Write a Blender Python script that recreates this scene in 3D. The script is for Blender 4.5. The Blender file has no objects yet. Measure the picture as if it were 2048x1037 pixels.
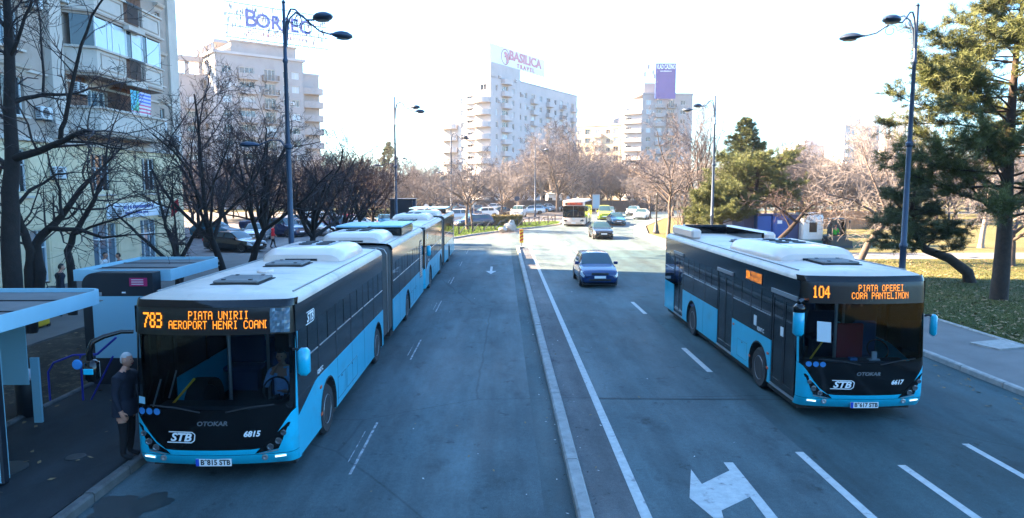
import bpy, bmesh, math, random
from mathutils import Vector, Matrix
sc = bpy.context.scene
col = sc.collection
R = math.radians
PI = math.pi

# ------------------------------------------------------------------ camera
CAM_Z, FOC = 4.7, 1390.0
PITCH = math.atan((518.5 - 371.0) / FOC)
YAW = math.atan(19.0 / FOC * math.cos(PITCH))
cam_d = bpy.data.cameras.new('camera')
cam = bpy.data.objects.new('camera', cam_d); col.objects.link(cam)
cam.location = (0, 0, CAM_Z)
cam.rotation_euler = (PI / 2 - PITCH, 0, -YAW)
cam_d.sensor_width = 36.0
cam_d.lens = 36.0 * FOC / 2048.0
cam_d.clip_start = 0.1
cam_d.clip_end = 4000
sc.camera = cam

# ------------------------------------------------------------------ sky, sun, exposure
SUN_EL = R(30)
SUN_DIR = Vector((-1.0, 0.27, 0)).normalized()          # horizontal direction towards the sun
world = bpy.data.worlds.new('World'); sc.world = world; world.use_nodes = True
wn = world.node_tree.nodes; wl = world.node_tree.links
sky = wn.new('ShaderNodeTexSky'); sky.sky_type = 'NISHITA'
sky.sun_disc = False
sky.sun_elevation = SUN_EL
sky.sun_rotation = math.atan2(SUN_DIR.x, SUN_DIR.y)
sky.altitude = 80
sky.air_density = 1.0
sky.dust_density = 1.6
sky.ozone_density = 5.0
tint = wn.new('ShaderNodeMix'); tint.data_type = 'RGBA'; tint.blend_type = 'MULTIPLY'; tint.inputs['Factor'].default_value = 1
tint.inputs[7].default_value = (.84, 1.15, 1.22, 1)       # even, cool cast over the whole winter sky
wl.new(sky.outputs[0], tint.inputs[6]); wl.new(tint.outputs[2], wn['Background'].inputs[0])
wn['Background'].inputs[1].default_value = 0.050
sun_d = bpy.data.lights.new('sun', 'SUN'); sun_d.energy = 5.0; sun_d.angle = R(0.55); sun_d.color = (1.0, 0.70, 0.43)
sun = bpy.data.objects.new('sun', sun_d); col.objects.link(sun)
sv = Vector((SUN_DIR.x * math.cos(SUN_EL), SUN_DIR.y * math.cos(SUN_EL), math.sin(SUN_EL)))
sun.rotation_euler = (-sv).to_track_quat('-Z', 'Y').to_euler()
sun.location = (-60, 30, 80)
sc.view_settings.view_transform = 'Standard'
sc.view_settings.look = 'None'
sc.view_settings.gamma = 1.0
sc.view_settings.use_curve_mapping = False
sc.view_settings.exposure = 4.0
sc.cycles.max_bounces = 6
sc.cycles.transparent_max_bounces = 12
sc.cycles.volume_bounces = 1
sc.cycles.use_denoising = True
sc.cycles.sample_clamp_indirect = 6.0

# ------------------------------------------------------------------ helpers
cp_, sp_, cy_, sy_ = math.cos(PITCH), math.sin(PITCH), math.cos(YAW), math.sin(YAW)
def ray(px, py):
    u = (px - 1024) / FOC; v = (py - 518.5) / FOC
    f = cp_ - v * sp_
    return (u * cy_ + f * sy_, -u * sy_ + f * cy_, -(sp_ + v * cp_))
def at(px, py, z=0.0):                                   # ground survey: photo point -> place on level z
    r = ray(px, py); t = (z - CAM_Z) / r[2]
    return Vector((r[0] * t, r[1] * t, z))
def aty(px, py, Y):
    r = ray(px, py); t = Y / r[1]
    return Vector((r[0] * t, Y, CAM_Z + r[2] * t))

class MB:
    """collects geometry for one mesh object"""
    def __init__(s): s.v = []; s.f = []; s.m = []
    def add(s, vs, fs, mi=0):
        o = len(s.v); s.v += [tuple(p) for p in vs]
        s.f += [tuple(i + o for i in f) for f in fs]; s.m += [mi] * len(fs)
        return s
    def box(s, x0, x1, y0, y1, z0, z1, mi=0, bev=0.0):
        if bev > 0:
            b = min(bev, (x1-x0)*.45, (y1-y0)*.45, (z1-z0)*.45)
            # chamfered box: three rings
            def ring(z, i): return [(x0+i, y0+b if i == 0 else y0+b, z) for _ in ()]
            pts = []
            for z, k in ((z0, b), (z0+b, 0), (z1-b, 0), (z1, b)):
                c = b
                pts += [(x0+c, y0+k, z), (x1-c, y0+k, z), (x1-k, y0+c, z), (x1-k, y1-c, z), (x1-c, y1-k, z), (x0+c, y1-k, z), (x0+k, y1-c, z), (x0+k, y0+c, z)]
            fs = [tuple(range(7, -1, -1)), tuple(range(24, 32))]
            for r in range(3):
                for i in range(8):
                    j = (i+1) % 8
                    fs.append((r*8+i, r*8+j, r*8+8+j, r*8+8+i))
            return s.add(pts, fs, mi)
        vs = [(x0,y0,z0),(x1,y0,z0),(x1,y1,z0),(x0,y1,z0),(x0,y0,z1),(x1,y0,z1),(x1,y1,z1),(x0,y1,z1)]
        return s.add(vs, [(3,2,1,0),(4,5,6,7),(0,1,5,4),(1,2,6,5),(2,3,7,6),(3,0,4,7)], mi)
    def tube(s, pts, rads, n=8, mi=0, cap=True):
        pts = [Vector(p) for p in pts]
        if not hasattr(rads, '__len__'): rads = [rads] * len(pts)
        rings = []; prev = None
        for i, p in enumerate(pts):
            d = (pts[min(i+1, len(pts)-1)] - pts[max(i-1, 0)])
            if d.length < 1e-9: d = Vector((0,0,1))
            d.normalize()
            if prev is None:
                a = Vector((1,0,0)) if abs(d.x) < .8 else Vector((0,1,0))
                a = (a - d * a.dot(d)).normalized()
            else:
                a = prev - d * prev.dot(d)
                a = a.normalized() if a.length > 1e-6 else Vector((0,1,0))
            prev = a; b = d.cross(a)
            rings.append([p + (a * math.cos(2*PI*k/n) + b * math.sin(2*PI*k/n)) * rads[i] for k in range(n)])
        vs = [q for r in rings for q in r]; fs = []
        for i in range(len(rings)-1):
            for k in range(n):
                l = (k+1) % n
                fs.append((i*n+k, i*n+l, i*n+n+l, i*n+n+k))
        if cap:
            fs.append(tuple(range(n-1, -1, -1))); o = (len(rings)-1)*n
            fs.append(tuple(range(o, o+n)))
        return s.add(vs, fs, mi)
    def lathe(s, c, prof, n=16, axis='z', mi=0):
        vs = []
        for (r, h) in prof:
            for k in range(n):
                a = 2*PI*k/n
                if axis == 'z': vs.append((c[0]+r*math.cos(a), c[1]+r*math.sin(a), c[2]+h))
                elif axis == 'x': vs.append((c[0]+h, c[1]+r*math.cos(a), c[2]+r*math.sin(a)))
                else: vs.append((c[0]+r*math.sin(a), c[1]+h, c[2]+r*math.cos(a)))
        fs = []
        for i in range(len(prof)-1):
            for k in range(n):
                l = (k+1) % n
                fs.append((i*n+k, i*n+l, i*n+n+l, i*n+n+k))
        fs.append(tuple(range(n-1, -1, -1))); o = (len(prof)-1)*n; fs.append(tuple(range(o, o+n)))
        return s.add(vs, fs, mi)
    def prism(s, poly, fn0, fn1, mi=0):
        """poly of 2d points; fn0/fn1 map a 2d point to the two end caps"""
        n = len(poly)
        vs = [fn0(p) for p in poly] + [fn1(p) for p in poly]
        fs = [tuple(range(n-1, -1, -1)), tuple(range(n, 2*n))]
        fs += [(i, (i+1) % n, n+(i+1) % n, n+i) for i in range(n)]
        return s.add(vs, fs, mi)
    def grid(s, rows, mi=0, flip=False):
        n = len(rows[0]); vs = [p for r in rows for p in r]; fs = []
        for i in range(len(rows)-1):
            for k in range(n-1):
                f = (i*n+k, i*n+k+1, i*n+n+k+1, i*n+n+k)
                fs.append(f[::-1] if flip else f)
        return s.add(vs, fs, mi)
    def mesh(s, name, mats, smooth=False, recalc=False, angle=None):
        me = bpy.data.meshes.new(name)
        me.from_pydata(s.v, [], s.f)
        for m in (mats if isinstance(mats, (list, tuple)) else [mats]): me.materials.append(M[m] if isinstance(m, str) else m)
        if any(s.m): me.polygons.foreach_set('material_index', s.m)
        if recalc:
            bm = bmesh.new(); bm.from_mesh(me); bmesh.ops.recalc_face_normals(bm, faces=bm.faces); bm.to_mesh(me); bm.free()
        if smooth:
            me.polygons.foreach_set('use_smooth', [True] * len(me.polygons))
            if angle is not None: me.set_sharp_from_angle(angle=R(angle))
        me.update()
        return me
    def build(s, name, mats, parent=None, smooth=False, recalc=True, angle=40):
        return obj(name, s.mesh(name, mats, smooth, recalc, angle), parent)

def obj(name, me, parent=None):
    o = bpy.data.objects.new(name, me); col.objects.link(o)
    if parent is not None: o.parent = parent
    return o
def tag(o, label=None, cat=None, group=None, kind=None):
    if label: o['label'] = label
    if cat: o['category'] = cat
    if group: o['group'] = group
    if kind: o['kind'] = kind
    return o
def thing(name, label, cat, loc=(0,0,0), rz=0.0, group=None):
    o = bpy.data.objects.new(name, None); col.objects.link(o)
    o.empty_display_size = .2
    o.location = loc; o.rotation_euler = (0, 0, rz)
    return tag(o, label, cat, group)
def struct(name, mb, mat, **k): return tag(mb.build(name, mat, **k), kind='structure')
def copy_tree(o, parent=None):
    c = o.copy(); col.objects.link(c)
    if parent is not None: c.parent = parent
    for ch in o.children: copy_tree(ch, c)
    return c
def place(proto, used, loc, rz=0, scale=None, label=None, cat=None, group=None):
    """first call uses the prototype itself, later ones copies of it"""
    o = proto if not used else copy_tree(proto)
    used.append(1)
    o.location = loc; o.rotation_euler = (0, 0, rz)
    if scale: o.scale = scale if hasattr(scale, '__len__') else (scale,)*3
    return tag(o, label, cat, group)
_text_cache = {}
def text_geo(body, size, bold=0.0, shear=0.0, align='CENTER', depth=0.0, sx=1.0, space=1.0):
    cu = bpy.data.curves.new('txt', 'FONT'); cu.body = body; cu.size = size; cu.offset = bold; cu.shear = shear
    cu.align_x = align; cu.align_y = 'CENTER'; cu.extrude = depth; cu.space_character = space; cu.resolution_u = 3
    o = bpy.data.objects.new('txt', cu); col.objects.link(o)
    me = bpy.data.meshes.new_from_object(o)
    vs = [(v.co.x * sx, v.co.y, v.co.z) for v in me.vertices]; fs = [tuple(p.vertices) for p in me.polygons]
    bpy.data.objects.remove(o); bpy.data.curves.remove(cu); bpy.data.meshes.remove(me)
    return vs, fs
def text_obj(name, body, size, fn, mat, parent, **k):
    """fn maps (u, v, w) of the lettering to 3d"""
    vs, fs = text_geo(body, size, **k)
    mb = MB(); mb.add([fn(*p) for p in vs], fs)
    return mb.build(name, mat, parent, recalc=False)

# ------------------------------------------------------------------ materials
M = {}
def mat(name, color=(.5,.5,.5), rough=.6, metal=0.0, spec=.5, noise=None, bump=None, coat=0.0, emit=None, wear=None):
    """noise=(scale, amount, detail): value variation; bump=(scale, strength); wear=(scale, colour, lo, hi): stains of their own shape"""
    m = bpy.data.materials.new(name); m.use_nodes = True
    nt = m.node_tree; N = nt.nodes; L = nt.links; b = N['Principled BSDF']
    b.inputs['Base Color'].default_value = (*color, 1); b.inputs['Roughness'].default_value = rough
    b.inputs['Metallic'].default_value = metal; b.inputs['Specular IOR Level'].default_value = spec
    b.inputs['Coat Weight'].default_value = coat; b.inputs['Coat Roughness'].default_value = .05
    if emit:
        b.inputs['Emission Color'].default_value = (*emit[0], 1); b.inputs['Emission Strength'].default_value = emit[1]
    tc = N.new('ShaderNodeTexCoord'); last = None
    if noise:
        n = N.new('ShaderNodeTexNoise'); n.inputs['Scale'].default_value = noise[0]
        n.inputs['Detail'].default_value = noise[2] if len(noise) > 2 else 5; n.inputs['Roughness'].default_value = .6
        L.new(tc.outputs['Object'], n.inputs['Vector'])
        mx = N.new('ShaderNodeMix'); mx.data_type = 'RGBA'; mx.blend_type = 'MULTIPLY'; mx.inputs['Factor'].default_value = 1
        rp = N.new('ShaderNodeValToRGB'); lo = 1 - noise[1]; hi = 1 + noise[1] * .6
        rp.color_ramp.elements[0].position = .3; rp.color_ramp.elements[0].color = (lo, lo, lo, 1)
        rp.color_ramp.elements[1].position = .7; rp.color_ramp.elements[1].color = (hi, hi, hi, 1)
        L.new(n.outputs['Fac'], rp.inputs[0]); mx.inputs[6].default_value = (*color, 1); L.new(rp.outputs[0], mx.inputs[7])
        last = mx.outputs[2]
        L.new(n.outputs['Fac'], rp.inputs[0])
    if wear:
        n2 = N.new('ShaderNodeTexNoise'); n2.inputs['Scale'].default_value = wear[0]; n2.inputs['Detail'].default_value = 8; n2.inputs['Roughness'].default_value = .65
        L.new(tc.outputs['Object'], n2.inputs['Vector'])
        mr = N.new('ShaderNodeMapRange'); mr.inputs[1].default_value = wear[2]; mr.inputs[2].default_value = wear[3]
        L.new(n2.outputs['Fac'], mr.inputs[0])
        mx2 = N.new('ShaderNodeMix'); mx2.data_type = 'RGBA'
        L.new(mr.outputs[0], mx2.inputs['Factor'])
        if last: L.new(last, mx2.inputs[6])
        else: mx2.inputs[6].default_value = (*color, 1)
        mx2.inputs[7].default_value = (*wear[1], 1); last = mx2.outputs[2]
    if last: L.new(last, b.inputs['Base Color'])
    if bump:
        n3 = N.new('ShaderNodeTexNoise'); n3.inputs['Scale'].default_value = bump[0]; n3.inputs['Detail'].default_value = 6
        L.new(tc.outputs['Object'], n3.inputs['Vector'])
        bp = N.new('ShaderNodeBump'); bp.inputs['Strength'].default_value = bump[1]; bp.inputs['Distance'].default_value = .02
        L.new(n3.outputs['Fac'], bp.inputs['Height']); L.new(bp.outputs[0], b.inputs['Normal'])
    M[name] = m
    return m
def glass(name, tint, refl=(1,1,1), f0=1.5, rough=.02):
    m = bpy.data.materials.new(name); m.use_nodes = True
    nt = m.node_tree; N = nt.nodes; L = nt.links; N.remove(N['Principled BSDF'])
    t = N.new('ShaderNodeBsdfTransparent'); t.inputs[0].default_value = (*tint, 1)
    g = N.new('ShaderNodeBsdfGlossy'); g.inputs['Roughness'].default_value = rough; g.inputs['Color'].default_value = (*refl, 1)
    fr = N.new('ShaderNodeFresnel'); fr.inputs[0].default_value = f0
    mx = N.new('ShaderNodeMixShader'); L.new(fr.outputs[0], mx.inputs[0]); L.new(t.outputs[0], mx.inputs[1]); L.new(g.outputs[0], mx.inputs[2])
    L.new(mx.outputs[0], N['Material Output'].inputs[0]); M[name] = m
    return m

def asphalt(name, base, vary, seed=0.0):
    """base asphalt with tyre-track streaks along Y, dark oil patches, pale dust and fine cracks"""
    m = bpy.data.materials.new(name); m.use_nodes = True
    nt = m.node_tree; N = nt.nodes; L = nt.links; b = N['Principled BSDF']; b.inputs['Roughness'].default_value = .78
    b.inputs['Specular IOR Level'].default_value = .35
    tc = N.new('ShaderNodeTexCoord')
    def noise(scale, sx=1, sy=1, detail=5, off=0.0, rough=.6):
        mp = N.new('ShaderNodeMapping'); mp.inputs['Scale'].default_value = (sx, sy, 1); mp.inputs['Location'].default_value = (off+seed, off*1.7, 0)
        L.new(tc.outputs['Object'], mp.inputs['Vector'])
        n = N.new('ShaderNodeTexNoise'); n.inputs['Scale'].default_value = scale; n.inputs['Detail'].default_value = detail; n.inputs['Roughness'].default_value = rough
        L.new(mp.outputs[0], n.inputs['Vector']); return n.outputs['Fac']
    def rng(src, a, c, lo, hi):
        r = N.new('ShaderNodeMapRange'); r.inputs[1].default_value = a; r.inputs[2].default_value = c; r.inputs[3].default_value = lo; r.inputs[4].default_value = hi
        L.new(src, r.inputs[0]); return r.outputs[0]
    def mul(a, c):
        q = N.new('ShaderNodeMath'); q.operation = 'MULTIPLY'; L.new(a, q.inputs[0]); L.new(c, q.inputs[1]); return q.outputs[0]
    v = rng(noise(.16, detail=5), .3, .7, 1 - vary*1.3, 1 + vary*1.2)
    v = mul(v, rng(noise(.75, 1, .035, 5, 3), .36, .66, .68, 1.18))             # tyre-polished and oily bands along the lanes
    v = mul(v, rng(noise(1.6, 1, .30, 6, 13, .7), .40, .62, .80, 1.12))         # worn, mottled surface
    v = mul(v, rng(noise(55, detail=4, off=9), .25, .75, .58, 1.42))             # stone grain
    v = mul(v, rng(noise(11, detail=5, off=17, rough=.75), .3, .7, .80, 1.20))
    v = mul(v, rng(noise(.55, 1.4, .8, 6, 21, .7), .58, .70, 1.0, .55))          # dark patches
    v = mul(v, rng(noise(2.1, 1, .8, 5, 33, .75), .60, .68, 1.0, .42))            # small dark stains
    v = mul(v, rng(noise(9, 1, 1, 4, 51, .8), .70, .78, 1.0, 1.5))              # pale specks
    vo = N.new('ShaderNodeTexVoronoi'); vo.feature = 'DISTANCE_TO_EDGE'; vo.inputs['Scale'].default_value = .13
    dn = N.new('ShaderNodeMix'); dn.data_type = 'VECTOR'; dn.inputs['Factor'].default_value = .12
    nn = N.new('ShaderNodeTexNoise'); nn.inputs['Scale'].default_value = 1.3; nn.inputs['Detail'].default_value = 6
    L.new(tc.outputs['Object'], nn.inputs['Vector']); L.new(tc.outputs['Object'], dn.inputs[4]); L.new(nn.outputs['Color'], dn.inputs[5])
    L.new(dn.outputs[1], vo.inputs['Vector'])
    crack = mul(rng(vo.outputs['Distance'], .0, .004, 0, 1), rng(vo.outputs['Distance'], .0, .004, 1, 1))
    v = mul(v, rng(crack, 0, 1, .6, 1.0))
    mx = N.new('ShaderNodeMix'); mx.data_type = 'RGBA'; mx.blend_type = 'MULTIPLY'; mx.inputs['Factor'].default_value = 1
    mx.inputs[6].default_value = (*base, 1)
    L.new(v, mx.inputs[7]); L.new(mx.outputs[2], b.inputs['Base Color'])
    L.new(rng(noise(.4, 1, .3, 4, 70), .35, .7, .62, .88), b.inputs['Roughness'])
    bp = N.new('ShaderNodeBump'); bp.inputs['Strength'].default_value = .35; bp.inputs['Distance'].default_value = .01
    L.new(noise(90, detail=2, off=5), bp.inputs['Height']); L.new(bp.outputs[0], b.inputs['Normal'])
    M[name] = m

def two_tone(name, c1, c2, scale, lo=.4, hi=.6, rough=.95, c3=None, s3=3.0):
    m = bpy.data.materials.new(name); m.use_nodes = True
    nt = m.node_tree; N = nt.nodes; L = nt.links; b = N['Principled BSDF']; b.inputs['Roughness'].default_value = rough; b.inputs['Specular IOR Level'].default_value = .2
    tc = N.new('ShaderNodeTexCoord')
    n = N.new('ShaderNodeTexNoise'); n.inputs['Scale'].default_value = scale; n.inputs['Detail'].default_value = 8; n.inputs['Roughness'].default_value = .65
    L.new(tc.outputs['Object'], n.inputs['Vector'])
    rp = N.new('ShaderNodeValToRGB'); rp.color_ramp.elements[0].position = lo; rp.color_ramp.elements[1].position = hi
    rp.color_ramp.elements[0].color = (*c1, 1); rp.color_ramp.elements[1].color = (*c2, 1)
    L.new(n.outputs['Fac'], rp.inputs[0]); last = rp.outputs[0]
    n2 = N.new('ShaderNodeTexNoise'); n2.inputs['Scale'].default_value = s3; n2.inputs['Detail'].default_value = 10; n2.inputs['Roughness'].default_value = .8
    L.new(tc.outputs['Object'], n2.inputs['Vector'])
    if c3:
        mr = N.new('ShaderNodeMapRange'); mr.inputs[1].default_value = .52; mr.inputs[2].default_value = .64; L.new(n2.outputs['Fac'], mr.inputs[0])
        mx = N.new('ShaderNodeMix'); mx.data_type = 'RGBA'; L.new(mr.outputs[0], mx.inputs['Factor']); L.new(last, mx.inputs[6]); mx.inputs[7].default_value = (*c3, 1); last = mx.outputs[2]
    L.new(last, b.inputs['Base Color'])
    bp = N.new('ShaderNodeBump'); bp.inputs['Strength'].default_value = .6; bp.inputs['Distance'].default_value = .03
    L.new(n2.outputs['Fac'], bp.inputs['Height']); L.new(bp.outputs[0], b.inputs['Normal'])
    M[name] = m

asphalt('asphalt', (.058, .092, .102), .18)
asphalt('asphalt_dark', (.028, .060, .068), .2, 230)  # dark gutter asphalt; also holds the dimmer tone painted on the right lanes
asphalt('asphalt_strip', (.080, .085, .088), .14, 40)
asphalt('asphalt_lot', (.105, .103, .105), .2, 90)
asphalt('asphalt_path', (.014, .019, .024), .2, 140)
mat('paving', (.10, .095, .09), .85, noise=(.8, .25), wear=(1.7, (.07,.065,.065), .58, .72), bump=(40, .3))
mat('paving_slab', (.115, .115, .115), .85, noise=(1.1, .2), bump=(30, .2))
mat('kerb_dark', (.10, .10, .10), .85, noise=(4, .3), wear=(2.5, (.05,.05,.05), .5, .7), bump=(50, .3))
mat('kerb_stone', (.27, .27, .26), .85, noise=(4, .25), wear=(2.5, (.12,.12,.12), .55, .75), bump=(50, .3))
mat('paint_line', (.40, .41, .40), .8, noise=(7, .2), wear=(5, (.16,.16,.17), .58, .70))
mat('paint_faded', (.40, .41, .41), .85, noise=(7, .2), wear=(4, (.10,.10,.11), .45, .58))
two_tone('lawn', (.038,.048,.010), (.075,.066,.016), .35, .38, .62, c3=(.11,.075,.030), s3=2.2)
two_tone('lawn_dry', (.066,.066,.022), (.10,.086,.036), .3, .35, .65, c3=(.046,.056,.016), s3=1.5)
two_tone('earth', (.020,.016,.013), (.040,.031,.024), .7, c3=(.12,.095,.06), s3=4)
mat('grass_blade', (.065,.085,.018), .8, noise=(2, .4))
mat('grass_lush', (.075,.16,.012), .8, noise=(2, .4))
mat('leaf_dry', (.20,.135,.065), .8, noise=(3, .4))
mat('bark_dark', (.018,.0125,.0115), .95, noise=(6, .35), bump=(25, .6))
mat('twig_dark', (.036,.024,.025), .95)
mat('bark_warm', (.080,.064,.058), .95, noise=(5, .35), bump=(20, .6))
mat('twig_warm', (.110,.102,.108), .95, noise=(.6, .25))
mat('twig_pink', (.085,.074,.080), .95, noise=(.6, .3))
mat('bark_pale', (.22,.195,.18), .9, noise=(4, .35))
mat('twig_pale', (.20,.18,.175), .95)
mat('bark_pine', (.035,.023,.018), .95, noise=(6, .4), bump=(18, .8))
mat('needles', (.072,.092,.020), .75, noise=(1.2, .45))
mat('needles_dark', (.06,.08,.03), .8, noise=(1.2, .45))
mat('hedge_leaf', (.16,.13,.045), .9, noise=(6, .4))
mat('cyan_paint', (.003,.43,.62), .28, coat=.6, noise=(1.5, .08), wear=(1.7, (.02,.27,.38), .54, .80))
mat('bus_black', (.003,.0033,.004), .10, spec=.4, coat=.1)
mat('bus_roof', (.60,.50,.42), .42, noise=(1.2, .10), wear=(1.6, (.36,.30,.26), .52, .78))
mat('bus_white', (.72,.56,.48), .35, coat=.3, noise=(2, .06))
mat('rubber', (.022,.022,.024), .85, noise=(8, .2))
mat('bellows', (.075,.072,.070), .9, noise=(3, .2))
mat('metal_dark', (.035,.038,.042), .45, metal=.3)
mat('metal_grey', (.32,.33,.34), .4, metal=.7)
mat('metal_silver', (.62,.62,.62), .3, metal=.9)
mat('notice', (.55,.60,.62), .6)
mat('litter', (.5,.5,.48), .8)
mat('interior', (.030,.031,.034), .8)
mat('interior_grey', (.16,.17,.18), .7)
mat('seat_red', (.32,.018,.022), .8)
mat('seat_blue', (.03,.06,.16), .8)
mat('yellow', (.75,.42,.02), .5)
mat('white_paint', (.78,.78,.76), .5, noise=(3, .08))
mat('plate_blue', (.01,.06,.45), .4)
mat('letter_dark', (.01,.01,.012), .5)
mat('letter_white', (.80,.80,.80), .4)
mat('letter_grey', (.22,.23,.25), .35, metal=.5)
mat('sticker_blue', (.03,.19,.46), .4)
mat('orange_light', (.7,.10,.02), .3)
mat('red', (.55,.012,.020), .5)
mat('magenta', (.42,.010,.10), .5)
mat('led', (.05,.02,.0), .5, emit=((1.0,.31,.020), .13))
mat('led_red', (.05,.01,.0), .5, emit=((1.0,.12,.03), .12))
mat('lamp_lit', (.9,.95,1), .3, emit=((.75,.92,1.0), .13))
mat('led_board', (.010,.008,.007), .35)
mat('lens', (.55,.60,.65), .08, coat=1)
mat('bus_lens', (.10,.11,.12), .06, metal=.4, coat=1)
mat('sign_lattice', (.10,.13,.17), .5)
mat('skin', (.56,.27,.18), .6)
mat('hair_white', (.52,.51,.50), .8, noise=(20,.2))
mat('hair_dark', (.02,.016,.014), .7)
mat('cloth_navy', (.013,.016,.030), .9, noise=(9,.3), bump=(14,.5))
mat('cloth_black', (.010,.010,.013), .9, noise=(9,.3))
mat('cloth_blue', (.30,.52,.85), .85, noise=(9,.2), bump=(12,.4))
mat('cloth_brown', (.16,.045,.022), .9)
mat('cloth_red', (.62,.012,.025), .85)
mat('cloth_green', (.03,.50,.05), .85)
mat('cloth_white', (.7,.7,.7), .85)
mat('post_blue', (.030,.050,.085), .45, metal=.4, noise=(3,.2))
mat('lamp_glass', (.35,.37,.36), .2)
mat('shelter_white', (.28,.50,.60), .4, noise=(1.5,.08))
mat('shelter_panel', (.24,.46,.56), .25, coat=.4)
mat('shelter_roof', (.16,.155,.15), .7, noise=(1.2,.3))
mat('blue_tube', (.02,.03,.30), .4)
mat('stucco', (.39,.30,.245), .9, noise=(.5,.18), wear=(.8,(.17,.11,.08),.6,.8), bump=(30,.25))
mat('stucco_light', (.53,.45,.385), .9, noise=(.6,.15), bump=(30,.2))
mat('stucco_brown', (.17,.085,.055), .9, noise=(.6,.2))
mat('yellow_wall', (.72,.57,.36), .9, noise=(.7,.15), wear=(.9,(.42,.34,.2),.62,.8))
mat('joint', (.30,.29,.18), .9)
mat('pvc', (.66,.68,.68), .4)
mat('window_dark', (.018,.022,.028), .08, spec=.6)
mat('window_blue', (.10,.15,.19), .08, spec=.6)
mat('window_pale', (.50,.57,.60), .12, spec=.6)
mat('curtain', (.45,.47,.48), .8)
mat('iron', (.02,.02,.022), .5)
mat('ac_white', (.55,.56,.56), .5)
mat('ac_grille', (.05,.05,.055), .6)
mat('far_wall', (.30,.285,.285), .9, noise=(.25,.12), wear=(.3,(.22,.21,.205),.55,.75))
mat('far_wall_white', (.41,.385,.385), .9, noise=(.25,.10), wear=(.35,(.33,.31,.30),.58,.8))
mat('far_wall_cream', (.36,.30,.22), .9, noise=(.3,.12))
mat('far_grey', (.25,.25,.26), .8)
mat('far_window', (.03,.033,.04), .12, spec=.6)
mat('far_window_pale', (.36,.42,.46), .15)
mat('backdrop_dark', (.06,.055,.055), .9, noise=(.4,.2))  # kept dark so the added block behind the viewer reflects dimly
mat('sign_white', (.74,.76,.78), .5)
mat('letter_blue', (.015,.07,.30), .5)
mat('letter_red', (.52,.17,.21), .5)
mat('letter_maroon', (.30,.06,.09), .5)
mat('sign_purple', (.085,.050,.23), .5, noise=(.25,.15))
mat('kiosk_blue', (.008,.075,.32), .5, noise=(2,.1))
mat('kiosk_navy', (.025,.045,.14), .5)
mat('teal', (.03,.19,.18), .5)
mat('wood_fence', (.36,.17,.085), .9, noise=(2,.2))
mat('boulder', (.42,.39,.34), .9, noise=(4,.3), bump=(8,.6))
mat('dark_box', (.012,.016,.024), .4, noise=(1,.2))
mat('loader_body', (.02,.025,.028), .5)
mat('car_glass', (.020,.050,.060), .05, spec=.9)
mat('puddle', (.022,.030,.032), .45, noise=(3,.2))
glass('bus_glass', (.46,.54,.58), f0=1.3)
glass('bus_side_glass', (.26,.40,.43), f0=1.5)
glass('clear_glass', (.75,.82,.85), f0=1.4)
for nm, c, r in (('blue', (.005,.030,.12), .2), ('black', (.010,.011,.013), .2), ('white', (.72,.72,.70), .3), ('silver', (.42,.44,.46), .25),
                 ('grey', (.14,.15,.16), .25), ('navy', (.018,.028,.075), .22), ('lime', (.42,.50,.03), .3), ('teal', (.02,.11,.17), .25), ('sky', (.06,.24,.38), .25), ('red', (.35,.01,.015), .25)):
    mat('car_' + nm, c, r, coat=.8, metal=.25 if nm in ('silver', 'grey', 'sky') else 0)
# ================================================================== THE SETTING
def sheet(name, pts, z, m, thick=0.0):
    mb = MB()
    if thick: mb.prism(pts, lambda p: (p[0], p[1], z - thick), lambda p: (p[0], p[1], z))
    else: mb.add([(p[0], p[1], z) for p in pts], [tuple(range(len(pts)))])
    return struct(name, mb, m)
PZ = .14                                                  # top of the pavements
sheet('ground', [(-700, -400), (700, -400), (700, 1500), (-700, 1500)], -.03, 'earth')
sheet('road', [(-6.1, -160), (11.65, -160), (11.65, 40), (12.2, 54), (12.6, 66), (14.8, 78), (21, 96), (40, 122), (75, 145), (75, 158), (32, 136), (12, 112), (6.5, 84), (0, 66), (-6.1, 58)], 0.0, 'asphalt')
sheet('parking_lot', [(-60, 47), (-6.1, 47), (-6.1, 58), (0, 66), (6.5, 84), (12, 112), (20, 124), (-60, 124)], -.004, 'asphalt_lot')
sheet('lane_shade', [(5.34, -160), (11.64, -160), (11.64, 40), (12.0, 50), (5.34, 50)], .0035, 'asphalt_dark')  # thin sheet whose darker colour paints shade over the right lanes
sheet('median_strip', [(1.27, -160), (1.95, -160), (1.95, 52), (1.27, 52)], .004, 'asphalt_strip')
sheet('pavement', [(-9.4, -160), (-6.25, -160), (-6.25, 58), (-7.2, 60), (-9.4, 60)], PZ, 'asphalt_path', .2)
sheet('pavement', [(-20.4, -160), (-13.6, -160), (-13.6, 47), (-20.4, 47)], PZ, 'paving', .2)
sheet('earth_bed', [(-13.55, -160), (-9.55, -160), (-9.55, 60), (-13.55, 60)], PZ - .03, 'earth', .2)
sheet('pavement', [(11.8, -160), (14.75, -160), (14.75, 38), (14.1, 50), (13.9, 66), (16.1, 78), (22.3, 96), (41, 121), (40.2, 122.2), (21, 96.4), (14.9, 78.4), (12.75, 66), (12.35, 54), (11.8, 40)], PZ, 'paving_slab', .2)
sheet('lawn', [(14.9, -160), (120, -160), (120, 42.5), (15.2, 42.5), (14.9, 38)], PZ + .02, 'lawn', .2)
sheet('path', [(14.6, 42.5), (120, 42.5), (120, 46.5), (14.3, 46.5)], PZ + .012, 'paving_slab', .2)
sheet('lawn', [(14.3, 46.5), (120, 46.5), (120, 110), (34, 110), (22.4, 95.6), (16.3, 78), (14.1, 66), (14.15, 50)], PZ + .02, 'lawn_dry', .2)
sheet('path', [(36, 110), (160, 110), (160, 116), (40, 116)], PZ + .012, 'paving_slab', .2)
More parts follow.
